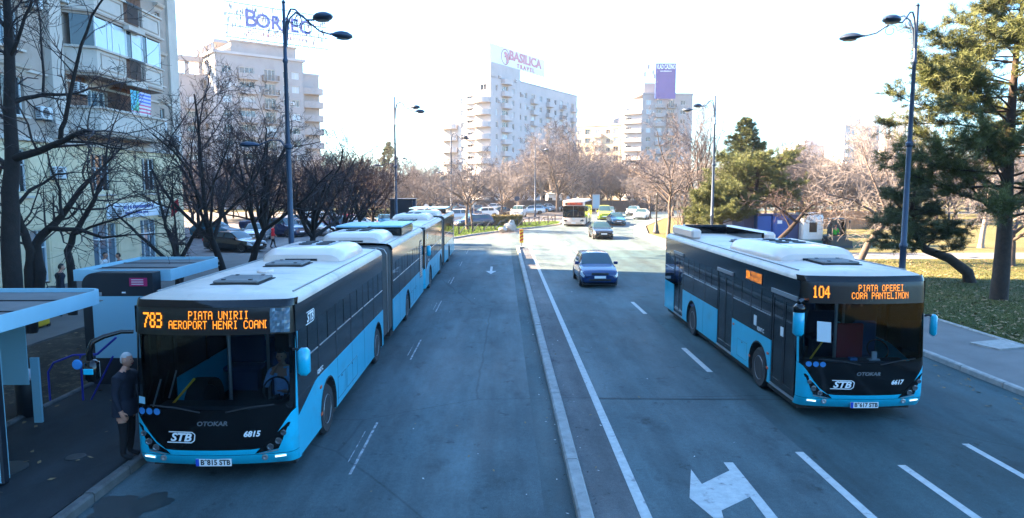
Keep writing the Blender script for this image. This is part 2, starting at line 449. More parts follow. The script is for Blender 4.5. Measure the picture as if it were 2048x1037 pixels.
sheet('lawn', [(40, 116), (200, 116), (200, 300), (80, 300), (80, 150)], PZ + .02, 'lawn_dry', .2)
sheet('lawn', [(-120, 124.5), (28, 124.5), (60, 160), (60, 230), (-120, 230)], .05, 'lawn_dry', .2)

def kerb_run(name, pts, step, w, h, m='kerb_stone', side=1, chamfer=.03, label=None):
    """individual kerb stones laid along a polyline; returns the setting piece that owns them"""
    root = bpy.data.objects.new(name, None); col.objects.link(root); tag(root, label, kind='structure')
    cache = {}
    rnd = random.Random(len(pts) + int(step * 10))
    for a, b in zip(pts[:-1], pts[1:]):
        a = Vector((a[0], a[1], 0)); b = Vector((b[0], b[1], 0)); d = b - a; n = max(1, round(d.length / step)); L = d.length / n
        key = round(L, 3)
        if key not in cache:
            mb = MB(); g = .016; c = chamfer
            prof = [(0, -.1), (w, -.1), (w, h - c), (w - c, h), (c, h), (0, h - c)]
            mb.prism(prof, lambda p: (p[0], g, p[1]), lambda p: (p[0], L - g, p[1]))
            cache[key] = mb.mesh('kerb_stone', m, recalc=True)
        for i in range(n):
            o = obj('kerb_stone', cache[key], root); p = a + d * (i / n)
            o.location = (p.x + rnd.uniform(-.004, .004), p.y, rnd.uniform(-.006, .006)); o.rotation_euler = (0, 0, math.atan2(d.y, d.x) - PI / 2 + rnd.uniform(-.002, .002))
    return root
kerb_run('median_kerb', [(1.05, 3.7), (1.05, 52.45)], 3.75, .22, .15, chamfer=.03)
kerb_run('pavement_kerb', [(-6.25, 4), (-6.25, 58)], 1.0, .17, PZ + .012, 'kerb_dark')
kerb_run('bed_kerb', [(-9.55, 4), (-9.55, 40)], 1.0, .14, PZ + .05, 'kerb_dark')
kerb_run('park_kerb', [(11.64, 8), (11.64, 40), (12.19, 54), (12.59, 66), (14.78, 78), (20.98, 96)], 1.5, .17, PZ + .012)
kerb_run('lawn_kerb', [(14.76, 8), (14.76, 38)], 1.5, .12, PZ + .05)

# painted markings
def marking(name, pts, z=.0045, m='paint_line'):
    return sheet(name, [(p[0], p[1]) for p in pts], z, m)
def dash(x, y0, y1, w, m='paint_line', z=.0045): return marking('lane_dash', [(x-w/2, y0), (x+w/2, y0), (x+w/2, y1), (x-w/2, y1)], z, m)
marking('edge_line', [(1.96, -20), (2.12, -20), (2.12, 40.3), (1.96, 40.3)], .009)
marking('edge_line', [(1.96, 40.3), (2.12, 40.3), (2.15, 52), (3.3, 66), (3.12, 66), (1.97, 52)], .009)
for y in (3.2, 10.95, 18.4, 25.6, 32.9, 40.3, 47.8):
    dash(-2.50, y, y + 2.5, .045, 'paint_faded'); dash(-2.64, y + .5, y + 2.0, .018, 'paint_faded')
for y in (9.2, 17.1, 25.1, 32.8, 40.5, 48, 55.5): dash(5.24, y if y > 10 else 4.0, y + 2.6, .145, z=.0075)
for y in (3, ): dash(6.72, y, 11.2, .14, z=.0075); dash(8.44, y, 12.15, .13, z=.0075)
for y in (56, 62, 68): dash(8.4, y, y + 2.2, .13, z=.0075)
ar = [at(*q) for q in ((1382,939.5),(1403.7,969),(1459,942),(1447,925.7),(1465.6,925.7),(1555.6,1037))]
ar += [Vector((3.88, 7.6, 0)), Vector((3.66, 7.6, 0))] + [at(1532,1037), at(1500,994.7), at(1443,1022), at(1447,1037), at(1427,1037), at(1379,996.7)]
marking('turn_arrow', ar, .0055)
c = at(982, 540)
marking('lane_arrow', [(c.x-.05, c.y+1.5), (c.x+.08, c.y+1.5), (c.x+.08, c.y-.6), (c.x+.32, c.y-.6), (c.x+.02, c.y-1.9), (c.x-.28, c.y-.6), (c.x-.05, c.y-.6)], .0055)
# wet patch by the left kerb, oil marks, drain cover
def blotch(name, cx, cy, rx, ry, m, z, seed, kind='structure'):
    r = random.Random(seed); pts = []; ph = [r.uniform(0,6.3) for _ in range(6)]
    for k in range(64):
        a = 2*PI*k/64; q = 1 + .30*math.sin(2*a+ph[0]) + .16*math.sin(3*a+ph[1]) + .12*math.sin(7*a+ph[2]) + .07*math.sin(13*a+ph[3]) + .04*math.sin(23*a+ph[4])
        pts.append((cx + rx*q*math.cos(a), cy + ry*q*math.sin(a)))
    return sheet(name, pts, z, m)
blotch('puddle', -5.5, 9.85, .40, .55, 'puddle', .0042, 8)
sheet('road_joint', [(1.96, 14.93), (4.2, 14.86), (6.4, 14.80), (8.6, 14.62), (8.6, 14.645), (6.4, 14.83), (4.2, 14.895), (1.96, 14.96)], .0082, 'rubber')
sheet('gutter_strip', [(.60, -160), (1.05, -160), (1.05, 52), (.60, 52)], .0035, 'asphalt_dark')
mbd = MB(); mbd.lathe((0, 0, 0), [(.34, -.01), (.34, .012), (.30, .016), (.0, .016)], 24)
for k, (x, y) in enumerate([(-8.05, 10.9), (-7.2, 11.4)]):
    d_ = mbd.build('drain_cover', 'metal_dark'); d_.location = (x, y, PZ); d_.scale = (1 if k == 0 else .45,)*2 + (1,)
    tag(d_, ['round dark metal drain cover on the pavement near the shelter', 'small round drain cover on the pavement near the kerb'][k], 'drain cover')
mbd = MB(); mbd.prism([(-.6,-.45),(.6,-.45),(.6,.45),(-.6,.45)], lambda p: (p[0],p[1],-.02), lambda p: (p[0],p[1],.03))
p = at(2000, 692, PZ); d_ = mbd.build('concrete_slab', 'kerb_stone'); d_.location = (p.x, p.y, PZ + .02); d_.rotation_euler = (0, 0, .3); tag(d_, 'flat pale concrete slab lying in the leaf strewn grass', 'slab')

# ------------------------------------------------------------------ facades with real openings
def holed(mb, fn, u0, u1, v0, v1, holes, depth, mi=0, mi_rev=0):
    us = sorted({u0, u1} | {h[0] for h in holes} | {h[1] for h in holes}); vs = sorted({v0, v1} | {h[2] for h in holes} | {h[3] for h in holes})
    us = [u for u in us if u0 <= u <= u1]; vs = [v for v in vs if v0 <= v <= v1]
    for a, b in zip(us[:-1], us[1:]):
        run = None
        for c, d in zip(vs[:-1], vs[1:]):
            mu, mv = (a+b)/2, (c+d)/2
            hit = any(h[0] < mu < h[1] and h[2] < mv < h[3] for h in holes)
            if hit:
                if run: mb.add([fn(a, run[0], 0), fn(b, run[0], 0), fn(b, run[1], 0), fn(a, run[1], 0)], [(0,1,2,3)], mi)
                run = None
            else: run = (run[0], d) if run else (c, d)
        if run: mb.add([fn(a, run[0], 0), fn(b, run[0], 0), fn(b, run[1], 0), fn(a, run[1], 0)], [(0,1,2,3)], mi)
    for (a, b, c, d) in holes:
        f = [fn(a,c,0), fn(b,c,0), fn(b,d,0), fn(a,d,0), fn(a,c,depth), fn(b,c,depth), fn(b,d,depth), fn(a,d,depth)]
        mb.add(f, [(0,1,5,4),(1,2,6,5),(2,3,7,6),(3,0,4,7)], mi_rev)
def face_fn(p0, p1):
    p0 = Vector((p0[0], p0[1], 0)); p1 = Vector((p1[0], p1[1], 0)); d = (p1 - p0); L = d.length; d.normalize()
    n = Vector((d.y, -d.x, 0))                            # outward when p0 -> p1 runs left to right as seen from outside
    return (lambda u, v, dep: tuple(p0 + d*u - n*dep + Vector((0,0,v)))), L, math.atan2(d.y, d.x), p0, d, n
_wc = {}
def window_mesh(w, h, glassm='far_window', frame='pvc', bars=1, cross=False):
    k = ('win', round(w,2), round(h,2), glassm, frame, bars, cross)
    if k not in _wc:
        mb = MB(); t = .06; 
        mb.box(0, w, .06, .08, 0, h, 1)
        for (a,b,c,d) in [(0,t,0,h),(w-t,w,0,h),(t,w-t,0,t),(t,w-t,h-t,h)] + [(w*(i+1)/(bars+1)-t/2, w*(i+1)/(bars+1)+t/2, t, h-t) for i in range(bars)]: mb.box(a,b,0,.055,c,d,0)
        if cross: mb.box(t, w-t, .01, .05, h*.66-t/2, h*.66+t/2, 0)
        _wc[k] = mb.mesh('window', [frame, glassm], recalc=True)
    return _wc[k]
def put_window(parent, fn, ang, u, v, w, h, dep=.12, name='window', **k):
    o = obj(name, window_mesh(w, h, **k), parent); o.location = fn(u, v, dep); o.rotation_euler = (0, 0, ang)
    return o
def balcony_mesh(w, d, h, m, slab_m, bow=0.0, rail=False):
    k = ('balc', round(w,2), d, h, m, slab_m, bow, rail)
    if k not in _wc:
        mb = MB(); n = 8 if bow else 1
        out = [(w*i/n, -d - bow*math.sin(PI*i/n)) for i in range(n+1)]
        pts = [(0, 0)] + out + [(w, 0)]
        mb.prism(pts, lambda p: (p[0], p[1], -.16), lambda p: (p[0], p[1], 0), 1)
        for a, b in zip(pts[:-1], pts[1:]):
            va = Vector((a[0], a[1], 0)); vb = Vector((b[0], b[1], 0)); dd = (vb-va).normalized(); nn = Vector((-dd.y, dd.x, 0))*.1
            if rail:
                q = int((vb-va).length / .13) + 1
                for i in range(q + 1):
                    c = va + (vb-va)*(i/q); mb.box(c.x-.012, c.x+.012, c.y-.012, c.y+.012, 0.001, h, 0)
                mb.tube([va + Vector((0,0,h)), vb + Vector((0,0,h))], .025, 4, 0)
            else:
                mb.add([va+Vector((0,0,.002)), vb+Vector((0,0,.002)), vb+nn+Vector((0,0,.002)), va+nn+Vector((0,0,.002)), va+Vector((0,0,h)), vb+Vector((0,0,h)), vb+nn+Vector((0,0,h)), va+nn+Vector((0,0,h))],
                       [(3,2,1,0),(4,5,6,7),(0,1,5,4),(1,2,6,5),(2,3,7,6),(3,0,4,7)], 0)
        _wc[k] = mb.mesh('balcony', [m, slab_m], recalc=True)
    return _wc[k]
def put_balcony(parent, fn, ang, u, v, w, d=1.1, h=1.0, m='far_wall_white', slab='far_wall', bow=0.0, rail=False):
    o = obj('balcony', balcony_mesh(w, d, h, m, slab, bow, rail), parent); o.location = fn(u, v, -.003); o.rotation_euler = (0, 0, ang)
    return o
def ac_mesh():
    if 'ac' not in _wc:
        mb = MB(); mb.box(0, .8, -.34, -.04, 0, .55, 0, .03); mb.lathe((.3, -.345, .28), [(.22, 0), (.22, -.012), (.0, -.012)], 14, 'y', 1)
        for i in range(3): mb.box(.1, .5, -.372, -.36, .12+.14*i, .14+.14*i, 0)
        mb.box(.05, .1, -.3, 0, -.06, -.005, 1); mb.box(.7, .75, -.3, 0, -.06, -.005, 1)
        for i in range(5): mb.box(-.006, 0, -.28, -.1, .08+.09*i, .13+.09*i, 1)
        _wc['ac'] = mb.mesh('air_conditioner', ['ac_white', 'ac_grille'], recalc=True)
    return _wc['ac']
def put_ac(parent, fn, ang, u, v, s=1.0):
    o = obj('air_conditioner', ac_mesh(), parent); o.location = fn(u, v, -.005); o.rotation_euler = (0, 0, ang); o.scale = (s,)*3

def facade(b, p0, p1, z0, z1, wallm, cols, floor_h=2.8, first=.9, seed=1, skip=None, name='wall', gl=('far_window','far_window','far_window_pale','curtain','window_dark','window_blue'), acp=.12):
    """cols: list of (kind, u, w); kinds w window, f french window with balcony, r with railed balcony, o open loggia, b bowed balcony"""
    fn, L, ang, *_ = face_fn(p0, p1); rnd = random.Random(seed); holes = []; jobs = []
    nf = int((z1 - z0 - 1.0) / floor_h)
    for f in range(nf):
        zf = z0 + first + f * floor_h
        for (k, u, w) in cols:
            if skip and skip(f, k): continue
            if k == 'w': h = (u, u+w, zf, zf+1.35)
            elif k == 'o': h = (u, u+w, zf+.15, zf+1.75)
            else: h = (u, u+w, zf-.75, zf+1.4)
            if h[3] > z1 - .3: continue
            holes.append(h); jobs.append((k, h, zf))
    mb = MB(); holed(mb, fn, 0, L, z0, z1, holes, .3)
    mb.build(name, wallm, b, recalc=False)
    for (k, h, zf) in jobs:
        put_window(b, fn, ang, h[0], h[2], h[1]-h[0], h[3]-h[2], .13 if k != 'o' else .28, glassm=rnd.choice(gl), bars=1 if (h[1]-h[0]) < 1.7 else 2)
        if k in 'frb':
            put_balcony(b, fn, ang, h[0]-.5, zf-.85, h[1]-h[0]+1.0, 1.0, 1.0, 'iron' if k == 'r' else ('far_wall_white' if 'white' in wallm else 'far_wall'), wallm if isinstance(wallm, str) else 'far_wall', .5 if k == 'b' else 0, k == 'r')
        if rnd.random() < acp: put_ac(b, fn, ang, h[1]+.1, h[2]+.3)
    return fn, L, ang
def roof_slab(b, pts, z, t, m, name='roof', over=0.0):
    cx = sum(p[0] for p in pts)/len(pts); cy = sum(p[1] for p in pts)/len(pts)
    q = [(cx+(p[0]-cx)*(1+over), cy+(p[1]-cy)*(1+over)) for p in pts]
    mb = MB(); mb.prism(q, lambda p: (p[0],p[1],z), lambda p: (p[0],p[1],z+t)); return mb.build(name, m, b)
def blank(b, p0, p1, z0, z1, m, name='wall'):
    mb = MB(); mb.add([(p0[0],p0[1],z0),(p1[0],p1[1],z0),(p1[0],p1[1],z1),(p0[0],p0[1],z1)], [(0,1,2,3)]); return mb.build(name, m, b, recalc=False)
def V2(p, d, t): return (p[0]+d[0]*t, p[1]+d[1]*t)

# ------------------------------------------------------------------ left apartment block (near)
XF = -20.5; YC = 45.0; HB = 29.0
lb = thing('apartment_block', 'tall beige apartment block with pale yellow ground floors beside the bare trees', 'building', (0,0,0))
YB = -135.0  # unseen length behind the viewer, added to keep the ground there shaded
fnL, LL, angL, *_ = face_fn((XF, YB), (XF, YC))            # u = Y - YB
U = lambda y: y - YB
holes = []; wins = []
# yellow ground storeys
for (y, w) in ((22.2,1.3),(25.6,1.3),(29.3,1.25),(35.2,1.75),(40.1,1.6)):
    holes.append((U(y), U(y)+w, 4.25, 6.25)); wins.append((y, 4.25, w, 2.0, 'window_dark', 2, True))
for (y, w) in ((22.0,2.0),(26.5,1.2),(30.0,1.6),(35.0,2.3),(39.6,1.9)):
    holes.append((U(y), U(y)+w, .35, 2.75)); wins.append((y, .35, w, 2.4, 'window_blue', 2, True))
mb = MB(); holed(mb, fnL, 0, LL, 0, 6.6, [h for h in holes], .3)
mb.add([(XF-24, YC, 0), (XF, YC, 0), (XF, YC, 6.6), (XF-24, YC, 6.6)], [(3,2,1,0)])
mb.build('base_wall', 'yellow_wall', lb, recalc=False)
for i in range(1, 12):                                    # rusticated joints of the base as thin raised courses
    z = i * .56
    if z > 6.4: break
    segs = []; y = YB
    hs = sorted([(h[0]+YB, h[1]+YB) for h in holes if h[2]-.02 < z < h[3]+.02])
    for a, bb in hs: segs.append((y, a-.12)); y = bb+.12
    segs.append((y, YC))
    for a, bb in segs: mb = MB(); mb.box(XF+.002, XF+.022, a, bb, z+.02, z+.52); mb.build('stone_course', 'yellow_wall', lb)
holes2 = []; 
for f in range(8):
    zf = 7.3 + f*2.8
    for (y, w) in ((22.3,1.3),(26.0,1.25),(29.2,1.45)):
        holes2.append((U(y), U(y)+w, zf+.35, zf+2.0)); wins.append((y, zf+.35, w, 1.65, ('window_dark','window_blue')[f % 2], 1, False))
    holes2.append((U(42.6), U(42.6)+.55, zf+.55, zf+2.0)); wins.append((42.6, zf+.55, .55, 1.45, 'window_dark', 0, False))
    # loggia windows behind the bay
    holes2.append((U(35.3), U(35.3)+1.7, zf+.35, zf+2.15)); wins.append((35.3, zf+.35, 1.7, 1.8, 'window_blue', 2, False))
mb = MB(); holed(mb, fnL, 0, LL, 6.6, HB, holes2, .28); mb.build('wall', 'stucco', lb, recalc=False)
blank(lb, (XF, YC), (XF-24, YC), 6.6, HB, 'stucco'); blank(lb, (XF-24, YC), (XF-24, YB), 0, HB, 'stucco'); blank(lb, (XF-24, YB), (XF, YB), 0, HB, 'stucco')
roof_slab(lb, [(XF+.5,YB-.5),(XF+.5,YC+.4),(XF-24.5,YC+.4),(XF-24.5,YB-.5)], HB, .5, 'stucco_light')
for (y, z, w, h, g, bars, cr) in wins:
    o = put_window(lb, fnL, angL, U(y), z, w, h, .14, glassm=g, bars=bars, cross=cr)
    if z > 4:
        s = MB(); s.box(XF+.003, XF+.16, y-.12, y+w+.12, z-.1, z-.01); s.build('sill', 'stucco_light', lb)
    if z > 7 and w > .5:
        s = MB(); s.prism([(0,0),(.06,.12),(.22,.2),(.3,.34),(0,.34)], lambda p: (XF+.003+p[0], y-.2, z+h+.15+p[1]), lambda p: (XF+.003+p[0], y+w+.2, z+h+.15+p[1])); s.build('window_hood', 'stucco_light', lb)
# string courses
for z, t, d in ((6.6,.22,.14),(9.55,.10,.07)):
    s = MB(); s.box(XF+.023, XF+.023+d, YB, YC, z, z+t); s.build('string_course', 'stucco_light', lb)
s = MB(); s.box(XF+.003, XF+.30, 32.2, 33.1, 6.83, HB-.01); s.build('pilaster', 'stucco_light', lb)
s = MB(); s.box(XF+.003, XF+.14, 43.9, YC-.002, 6.83, HB-.01); s.build('pilaster', 'stucco_light', lb)
# polygonal bay with parapets
BX = -19.3
bay = [(XF+.004, 33.5), (BX, 34.2), (BX, 40.6), (XF+.004, 41.2)]
inner = [(XF+.004, 33.75), (BX-.18, 34.38), (BX-.18, 40.42), (XF+.004, 40.95)]
for f in range(8):
    z0 = 7.1 + f*2.8; z1 = z0 + 1.25
    s = MB(); pts = bay + inner[::-1]
    s.prism(pts, lambda p: (p[0],p[1],z0+.12), lambda p: (p[0],p[1],z1)); s.build('parapet', 'stucco_light', lb)
    s = MB(); s.prism(bay, lambda p: (p[0],p[1],z0), lambda p: (p[0],p[1],z0+.118)); s.build('slab', 'stucco', lb)
    big = [(XF+.004, 33.4), (BX+.1, 34.1), (BX+.1, 40.7), (XF+.004, 41.3)]
    s = MB(); s.prism(big + inner[::-1], lambda p: (p[0],p[1],z1+.002), lambda p: (p[0],p[1],z1+.11)); s.build('coping', 'stucco_light', lb)
    s = MB(); s.prism(big + inner[::-1], lambda p: (p[0]-.03,p[1],z0+.121), lambda p: (p[0]-.03,p[1],z0+.22)); s.build('coping', 'stucco', lb)
    if f:
        for (a, c) in ((34.5, 36.6), (38.4, 40.4)):         # framed panels on the parapet
            s = MB()
            for (y0,y1,za,zb) in ((a,c,z0+.36,z0+.42),(a,c,z1-.2,z1-.14),(a,a+.06,z0+.421,z1-.201),(c-.06,c,z0+.421,z1-.201)): s.box(BX+.002, BX+.03, y0, y1, za, zb)
            s.build('panel_frame', 'stucco', lb)
        s = MB()                                            # projecting railed centre
        for i in range(13): s.box(BX+.2, BX+.225, 36.8+i*.115, 36.825+i*.115, z0+.30, z1)
        s.box(BX+.19, BX+.235, 36.75, 38.25, z1+.001, z1+.05); s.build('railing', 'iron', lb)
        s = MB(); s.box(BX+.003, BX+.3, 36.7, 38.3, z0-.1, z0+.11); s.build('balcony_base', 'stucco_light', lb)
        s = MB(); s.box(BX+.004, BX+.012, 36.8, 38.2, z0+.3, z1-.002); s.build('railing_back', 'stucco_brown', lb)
    if f in (1, 4, 6):                                      # glazed-in storeys
        zt = z0 + 2.8
        ys = [34.25, 35.3, 35.75, 37.0, 37.55, 38.6, 39.1, 40.55]
        for i in range(7):
            g = ('window_pale','window_pale','window_pale','window_dark','window_pale','window_dark','window_pale')[i]
            s = MB(); s.box(BX-.10, BX-.07, ys[i]+.03, ys[i+1]-.03, z1+.15, zt-.05); s.build('pane', g, lb)
        for yy in ys: s = MB(); s.box(BX-.13, BX-.04, yy-.03, yy+.03, z1+.112, zt-.003); s.build('glazing_post', 'pvc', lb)
        s = MB(); s.prism([(XF+.3,33.68),(BX-.1,34.22),(BX-.13,34.26),(XF+.3,33.72)], lambda p: (p[0],p[1],z1+.115), lambda p: (p[0],p[1],zt-.01)); s.build('pane', 'window_dark', lb)
        s = MB(); s.prism([(XF+.3,41.02),(BX-.1,40.58),(BX-.13,40.54),(XF+.3,40.98)], lambda p: (p[0],p[1],z1+.115), lambda p: (p[0],p[1],zt-.01)); s.build('pane', 'window_pale', lb)
    else:
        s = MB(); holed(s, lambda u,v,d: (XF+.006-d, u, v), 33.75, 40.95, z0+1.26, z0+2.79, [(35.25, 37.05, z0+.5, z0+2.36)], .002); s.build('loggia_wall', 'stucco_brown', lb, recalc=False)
for (y, z) in ((31.0, 12.35), (31.2, 7.6), (32.95, 13.1), (34.0, 9.05), (26.5, 10.4), (31.9, 5.0), (36.6, 3.0), (41.6, 2.9), (41.9, 7.9), (39.6, 8.7), (43.6, 7.2), (39.9, 15.1), (30.9, 15.6)):
    put_ac(lb, fnL, angL, U(y), z, 1.0)
s = MB(); s.box(XF+.05, XF+.11, 36.2, 42.0, 2.95, 3.75); sg = s.build('shop_sign', 'sign_white', lb); sg['label'] = 'white shop fascia with blue lettering bands'
for (a, b2, za, zb) in ((36.9, 41.0, 3.42, 3.60), (37.2, 40.2, 3.12, 3.25)):
    s = MB(); y = a; rr = random.Random(int(a*10))
    while y < b2:
        w = rr.uniform(.10, .2); s.box(XF+.112, XF+.118, y, y+w, za+rr.uniform(0,.03), zb); y += w + rr.choice((.03,.03,.12))
    s.build('lettering', 'letter_blue', sg)
s = MB(); s.tube([(XF+.1, 42.6, 3.3), (XF+.9, 42.6, 4.0)], .015, 5); fl = s.build('flag_pole', 'metal_grey', lb)
s = MB(); s.grid([[(XF+.35+.5*i/5 , 42.6+.05*math.sin(i*2.1+j), 3.5+.44*i/5 - .75*j/4) for i in range(6)] for j in range(5)]); s.build('flag', 'red', fl, recalc=False)
# unseen block added behind it to throw shade over the near car park
lw = thing('apartment_block', 'unseen beige shade block added close behind the tall left apartment block', 'building', (0,0,0))
facade(lw, (-33.5, 45.6), (-33.5, 59), 0, 19, 'stucco', [('w', 1.5, 1.3), ('w', 5, 1.3), ('f', 9, 1.6)], seed=4)
facade(lw, (-52, 45.6), (-33.5, 45.6), 0, 19, 'stucco', [('w', 2, 1.3)], seed=5); blank(lw, (-33.5, 59), (-52, 59), 0, 19, 'stucco'); blank(lw, (-52, 59), (-52, 45.6), 0, 19, 'stucco')
roof_slab(lw, [(-33.5,45.6),(-33.5,59),(-52,59),(-52,45.6)], 19, .4, 'stucco_light', over=.02)
lw2 = thing('apartment_block', 'low unseen beige shade block added farther back behind the tall left apartment block', 'building', (0,0,0))  # second unseen block, added to extend the car park shade
facade(lw2, (-37.5, 59.6), (-37.5, 79), 0, 15, 'stucco', [('w', 1.5, 1.3), ('w', 5, 1.3), ('f', 9, 1.6), ('w', 14, 1.4)], seed=6)
blank(lw2, (-52, 59.6), (-37.5, 59.6), 0, 15, 'stucco'); blank(lw2, (-37.5, 79), (-52, 79), 0, 15, 'stucco'); blank(lw2, (-52, 79), (-52, 59.6), 0, 15, 'stucco')
roof_slab(lw2, [(-37.5,59.6),(-37.5,79),(-52,79),(-52,59.6)], 15, .4, 'stucco_light', over=.02)
# printed banner hung on the loggia
def banner_mat():
    m = bpy.data.materials.new('banner_print'); m.use_nodes = True; nt = m.node_tree; N = nt.nodes; L = nt.links; b = N['Principled BSDF']; b.inputs['Roughness'].default_value = .7
    tc = N.new('ShaderNodeTexCoord'); sx = N.new('ShaderNodeSeparateXYZ'); L.new(tc.outputs['Object'], sx.inputs[0])
    def math_(op, a, v):
        q = N.new('ShaderNodeMath'); q.operation = op; L.new(a, q.inputs[0]); q.inputs[1].default_value = v; return q.outputs[0]
    def mix(f, a, c):
        q = N.new('ShaderNodeMix'); q.data_type = 'RGBA'; L.new(f, q.inputs[0])
        for i, s in ((6, a), (7, c)):
            if isinstance(s, tuple): q.inputs[i].default_value = (*s, 1)
            else: L.new(s, q.inputs[i])
        return q.outputs[2]
    st = math_('GREATER_THAN', math_('FRACT', math_('MULTIPLY', sx.outputs['Z'], 5.5), 0), .5)
    top = math_('GREATER_THAN', sx.outputs['Z'], .62)
    a = mix(st, (.62,.12,.20), (.62,.62,.64)); bl = mix(st, (.10,.16,.55), (.5,.52,.66)); r = mix(top, a, bl)
    left = math_('LESS_THAN', sx.outputs['Y'], .85); low = math_('GREATER_THAN', sx.outputs['Z'], .22)
    lf = N.new('ShaderNodeMath'); lf.operation = 'MULTIPLY'; L.new(left, lf.inputs[0]); L.new(low, lf.inputs[1])
    n = N.new('ShaderNodeTexNoise'); n.inputs['Scale'].default_value = 2.2; L.new(tc.outputs['Object'], n.inputs['Vector'])
    mp = mix(math_('GREATER_THAN', n.outputs['Fac'], .5), (.10,.42,.55), (.12,.45,.28))
    L.new(mix(lf.outputs[0], r, mp), b.inputs['Base Color']); M['banner_print'] = m
banner_mat()
s = MB(); s.grid([[(.02*math.sin(i*1.3+j*.6), 2.1*i/8, 1.28*j/5) for i in range(9)] for j in range(6)]); bn = s.build('banner', 'banner_print', recalc=False)
bn.location = (BX+.06, 36.9, 8.35); tag(bn, 'colourful printed banner with map and pink blue stripes hung on a balcony', 'banner')

# ------------------------------------------------------------------ far buildings
# block with the lattice sign on its roof
d1 = Vector((.784,.62)); C1 = (-55.0,137.0); n1 = Vector((-.62,.784))
b1 = thing('apartment_tower', 'pale grey apartment tower carrying a large white lattice roof sign with blue letters', 'building')
E1 = V2(C1, d1, 17.5); B1 = V2(C1, n1, 14); B1e = V2(E1, n1, 14)
facade(b1, C1, E1, 0, 30, 'far_wall', [('w',1.2,1.7),('f',4.6,2.8),('r',9.4,2.2),('w',13.2,1.2),('w',15.0,1.6)], seed=11, first=1.2, acp=.2)
facade(b1, B1, C1, 0, 30, 'far_wall_white', [('w',2,1.5),('f',6,1.8),('w',10.5,1.4)], seed=12, first=1.2)
blank(b1, E1, B1e, 0, 30, 'far_wall'); blank(b1, B1e, B1, 0, 30, 'far_wall')
roof_slab(b1, [C1, E1, B1e, B1], 30.0, .5, 'far_wall_white', 'cornice', .05)
A0 = V2(V2(C1, d1, 3.5), n1, 1.2); A1 = V2(V2(C1, d1, 16.5), n1, 1.2); A2 = V2(A1, n1, 10); A3 = V2(A0, n1, 10)
facade(b1, A0, A1, 30.5, 32.7, 'far_wall', [('w',1.2,2.4),('w',5.5,2.6),('w',10.5,1.5)], seed=13, first=.3, name='attic_wall'); blank(b1, A3, A0, 30.5, 32.7, 'far_wall_white', 'attic_wall'); blank(b1, A1, A2, 30.5, 32.7, 'far_wall', 'attic_wall')
roof_slab(b1, [A0, A1, A2, A3], 32.7, .35, 'far_wall', 'roof', .04)
# open terrace frame on the left shoulder
T0 = V2(C1, n1, 1.0)
for t in (0, 2.4, 4.8, 7.2, 9.6):
    q = V2(T0, n1, t); s = MB(); s.box(q[0]-.25, q[0]+.25, q[1]-.25, q[1]+.25, 30.51, 32.0); s.build('terrace_post', 'far_wall_white', b1)
q0 = V2(T0, n1, -.6); q1 = V2(T0, n1, 10.6); roof_slab(b1, [q0, V2(q0, d1, 2.6), V2(q1, d1, 2.6), q1], 32.01, .6, 'far_wall_white', 'terrace_beam')
# rounded balcony stack on the right
W0 = V2(E1, d1, .02); W1 = V2(W0, d1, 3.8)
W0b = V2(W0, n1, 1.0); W1b = V2(W1, n1, 1.0); W2b = V2(W1b, n1, 9)
fnW, _, angW = facade(b1, W0b, W1b, 0, 27.5, 'far_wall', [('w',.8,2.0)], seed=14, first=1.2); blank(b1, W1b, W2b, 0, 27.5, 'far_wall')
roof_slab(b1, [W0b, W1b, W2b, V2(W0b, n1, 9)], 27.5, .5, 'far_wall', 'roof', .03)
for f in range(9): put_balcony(b1, fnW, angW, .0, .35 + 1.0 + 2.8*f, 4.2, 1.1, 1.15, 'far_wall', 'far_wall', .9)
# lower neighbour with a pergola roof
b1b = thing('apartment_block', 'lower grey apartment block with open roof terrace left of the lattice sign tower', 'building')
C2 = V2(V2(C1, n1, 6), d1, -12.5); E2 = V2(C2, d1, 12.0)
facade(b1b, C2, E2, 0, 26, 'far_wall', [('w',1.2,2.0),('w',5.2,1.4),('f',8.6,1.6)], seed=15, first=1.0); blank(b1b, V2(C2,n1,12), C2, 0, 26, 'far_wall_white'); blank(b1b, E2, V2(E2,n1,12), 0, 26, 'far_wall')
roof_slab(b1b, [C2, E2, V2(E2,n1,12), V2(C2,n1,12)], 26, .4, 'far_wall', 'roof', .02)
for t in (.4, 3.2, 6.0, 8.8, 11.4):
    q = V2(C2, d1, t); s = MB(); s.box(q[0]-.3, q[0]+.3, q[1]+.1, q[1]+.7, 26.41, 28.8); s.build('terrace_post', 'far_wall', b1b)
roof_slab(b1b, [V2(C2,n1,-.2), V2(E2,n1,-.2), V2(E2,n1,1.6), V2(C2,n1,1.6)], 28.81, 1.0, 'far_wall', 'terrace_beam')

# roof sign of the first tower: white lattice with standing letters
def sign_frame(o, t): return o
ws = math.atan2(d1[1], d1[0])
S0 = V2(V2(C1, d1, 2.0), n1, -.3); 
sgn = thing('roof_sign', 'white lattice roof sign with big blue letters on the grey apartment tower', 'sign', (S0[0], S0[1], 33.1), ws)
LS = 21.0; HS = 6.6
for (z) in (0.0, 2.2, 4.4, HS):
    s = MB(); s.box(0, LS, -.05, .05, z, z+.18); s.build('rail', 'sign_lattice', sgn)
for i in range(43):
    x = LS*i/42; s = MB(); s.box(x-.06, x+.06, .06, .11, 0, HS); s.build('slat', 'sign_lattice', sgn)
rr = random.Random(5)
s = MB()
for i in range(90):
    x = rr.uniform(0, LS-.5); z = rr.uniform(.3, HS-.8); s.box(x, x+.26, -.02, .04, z, z+rr.uniform(.4,.9))
tag(s.build('lamp_strip', 'sign_lattice', sgn), kind='stuff')
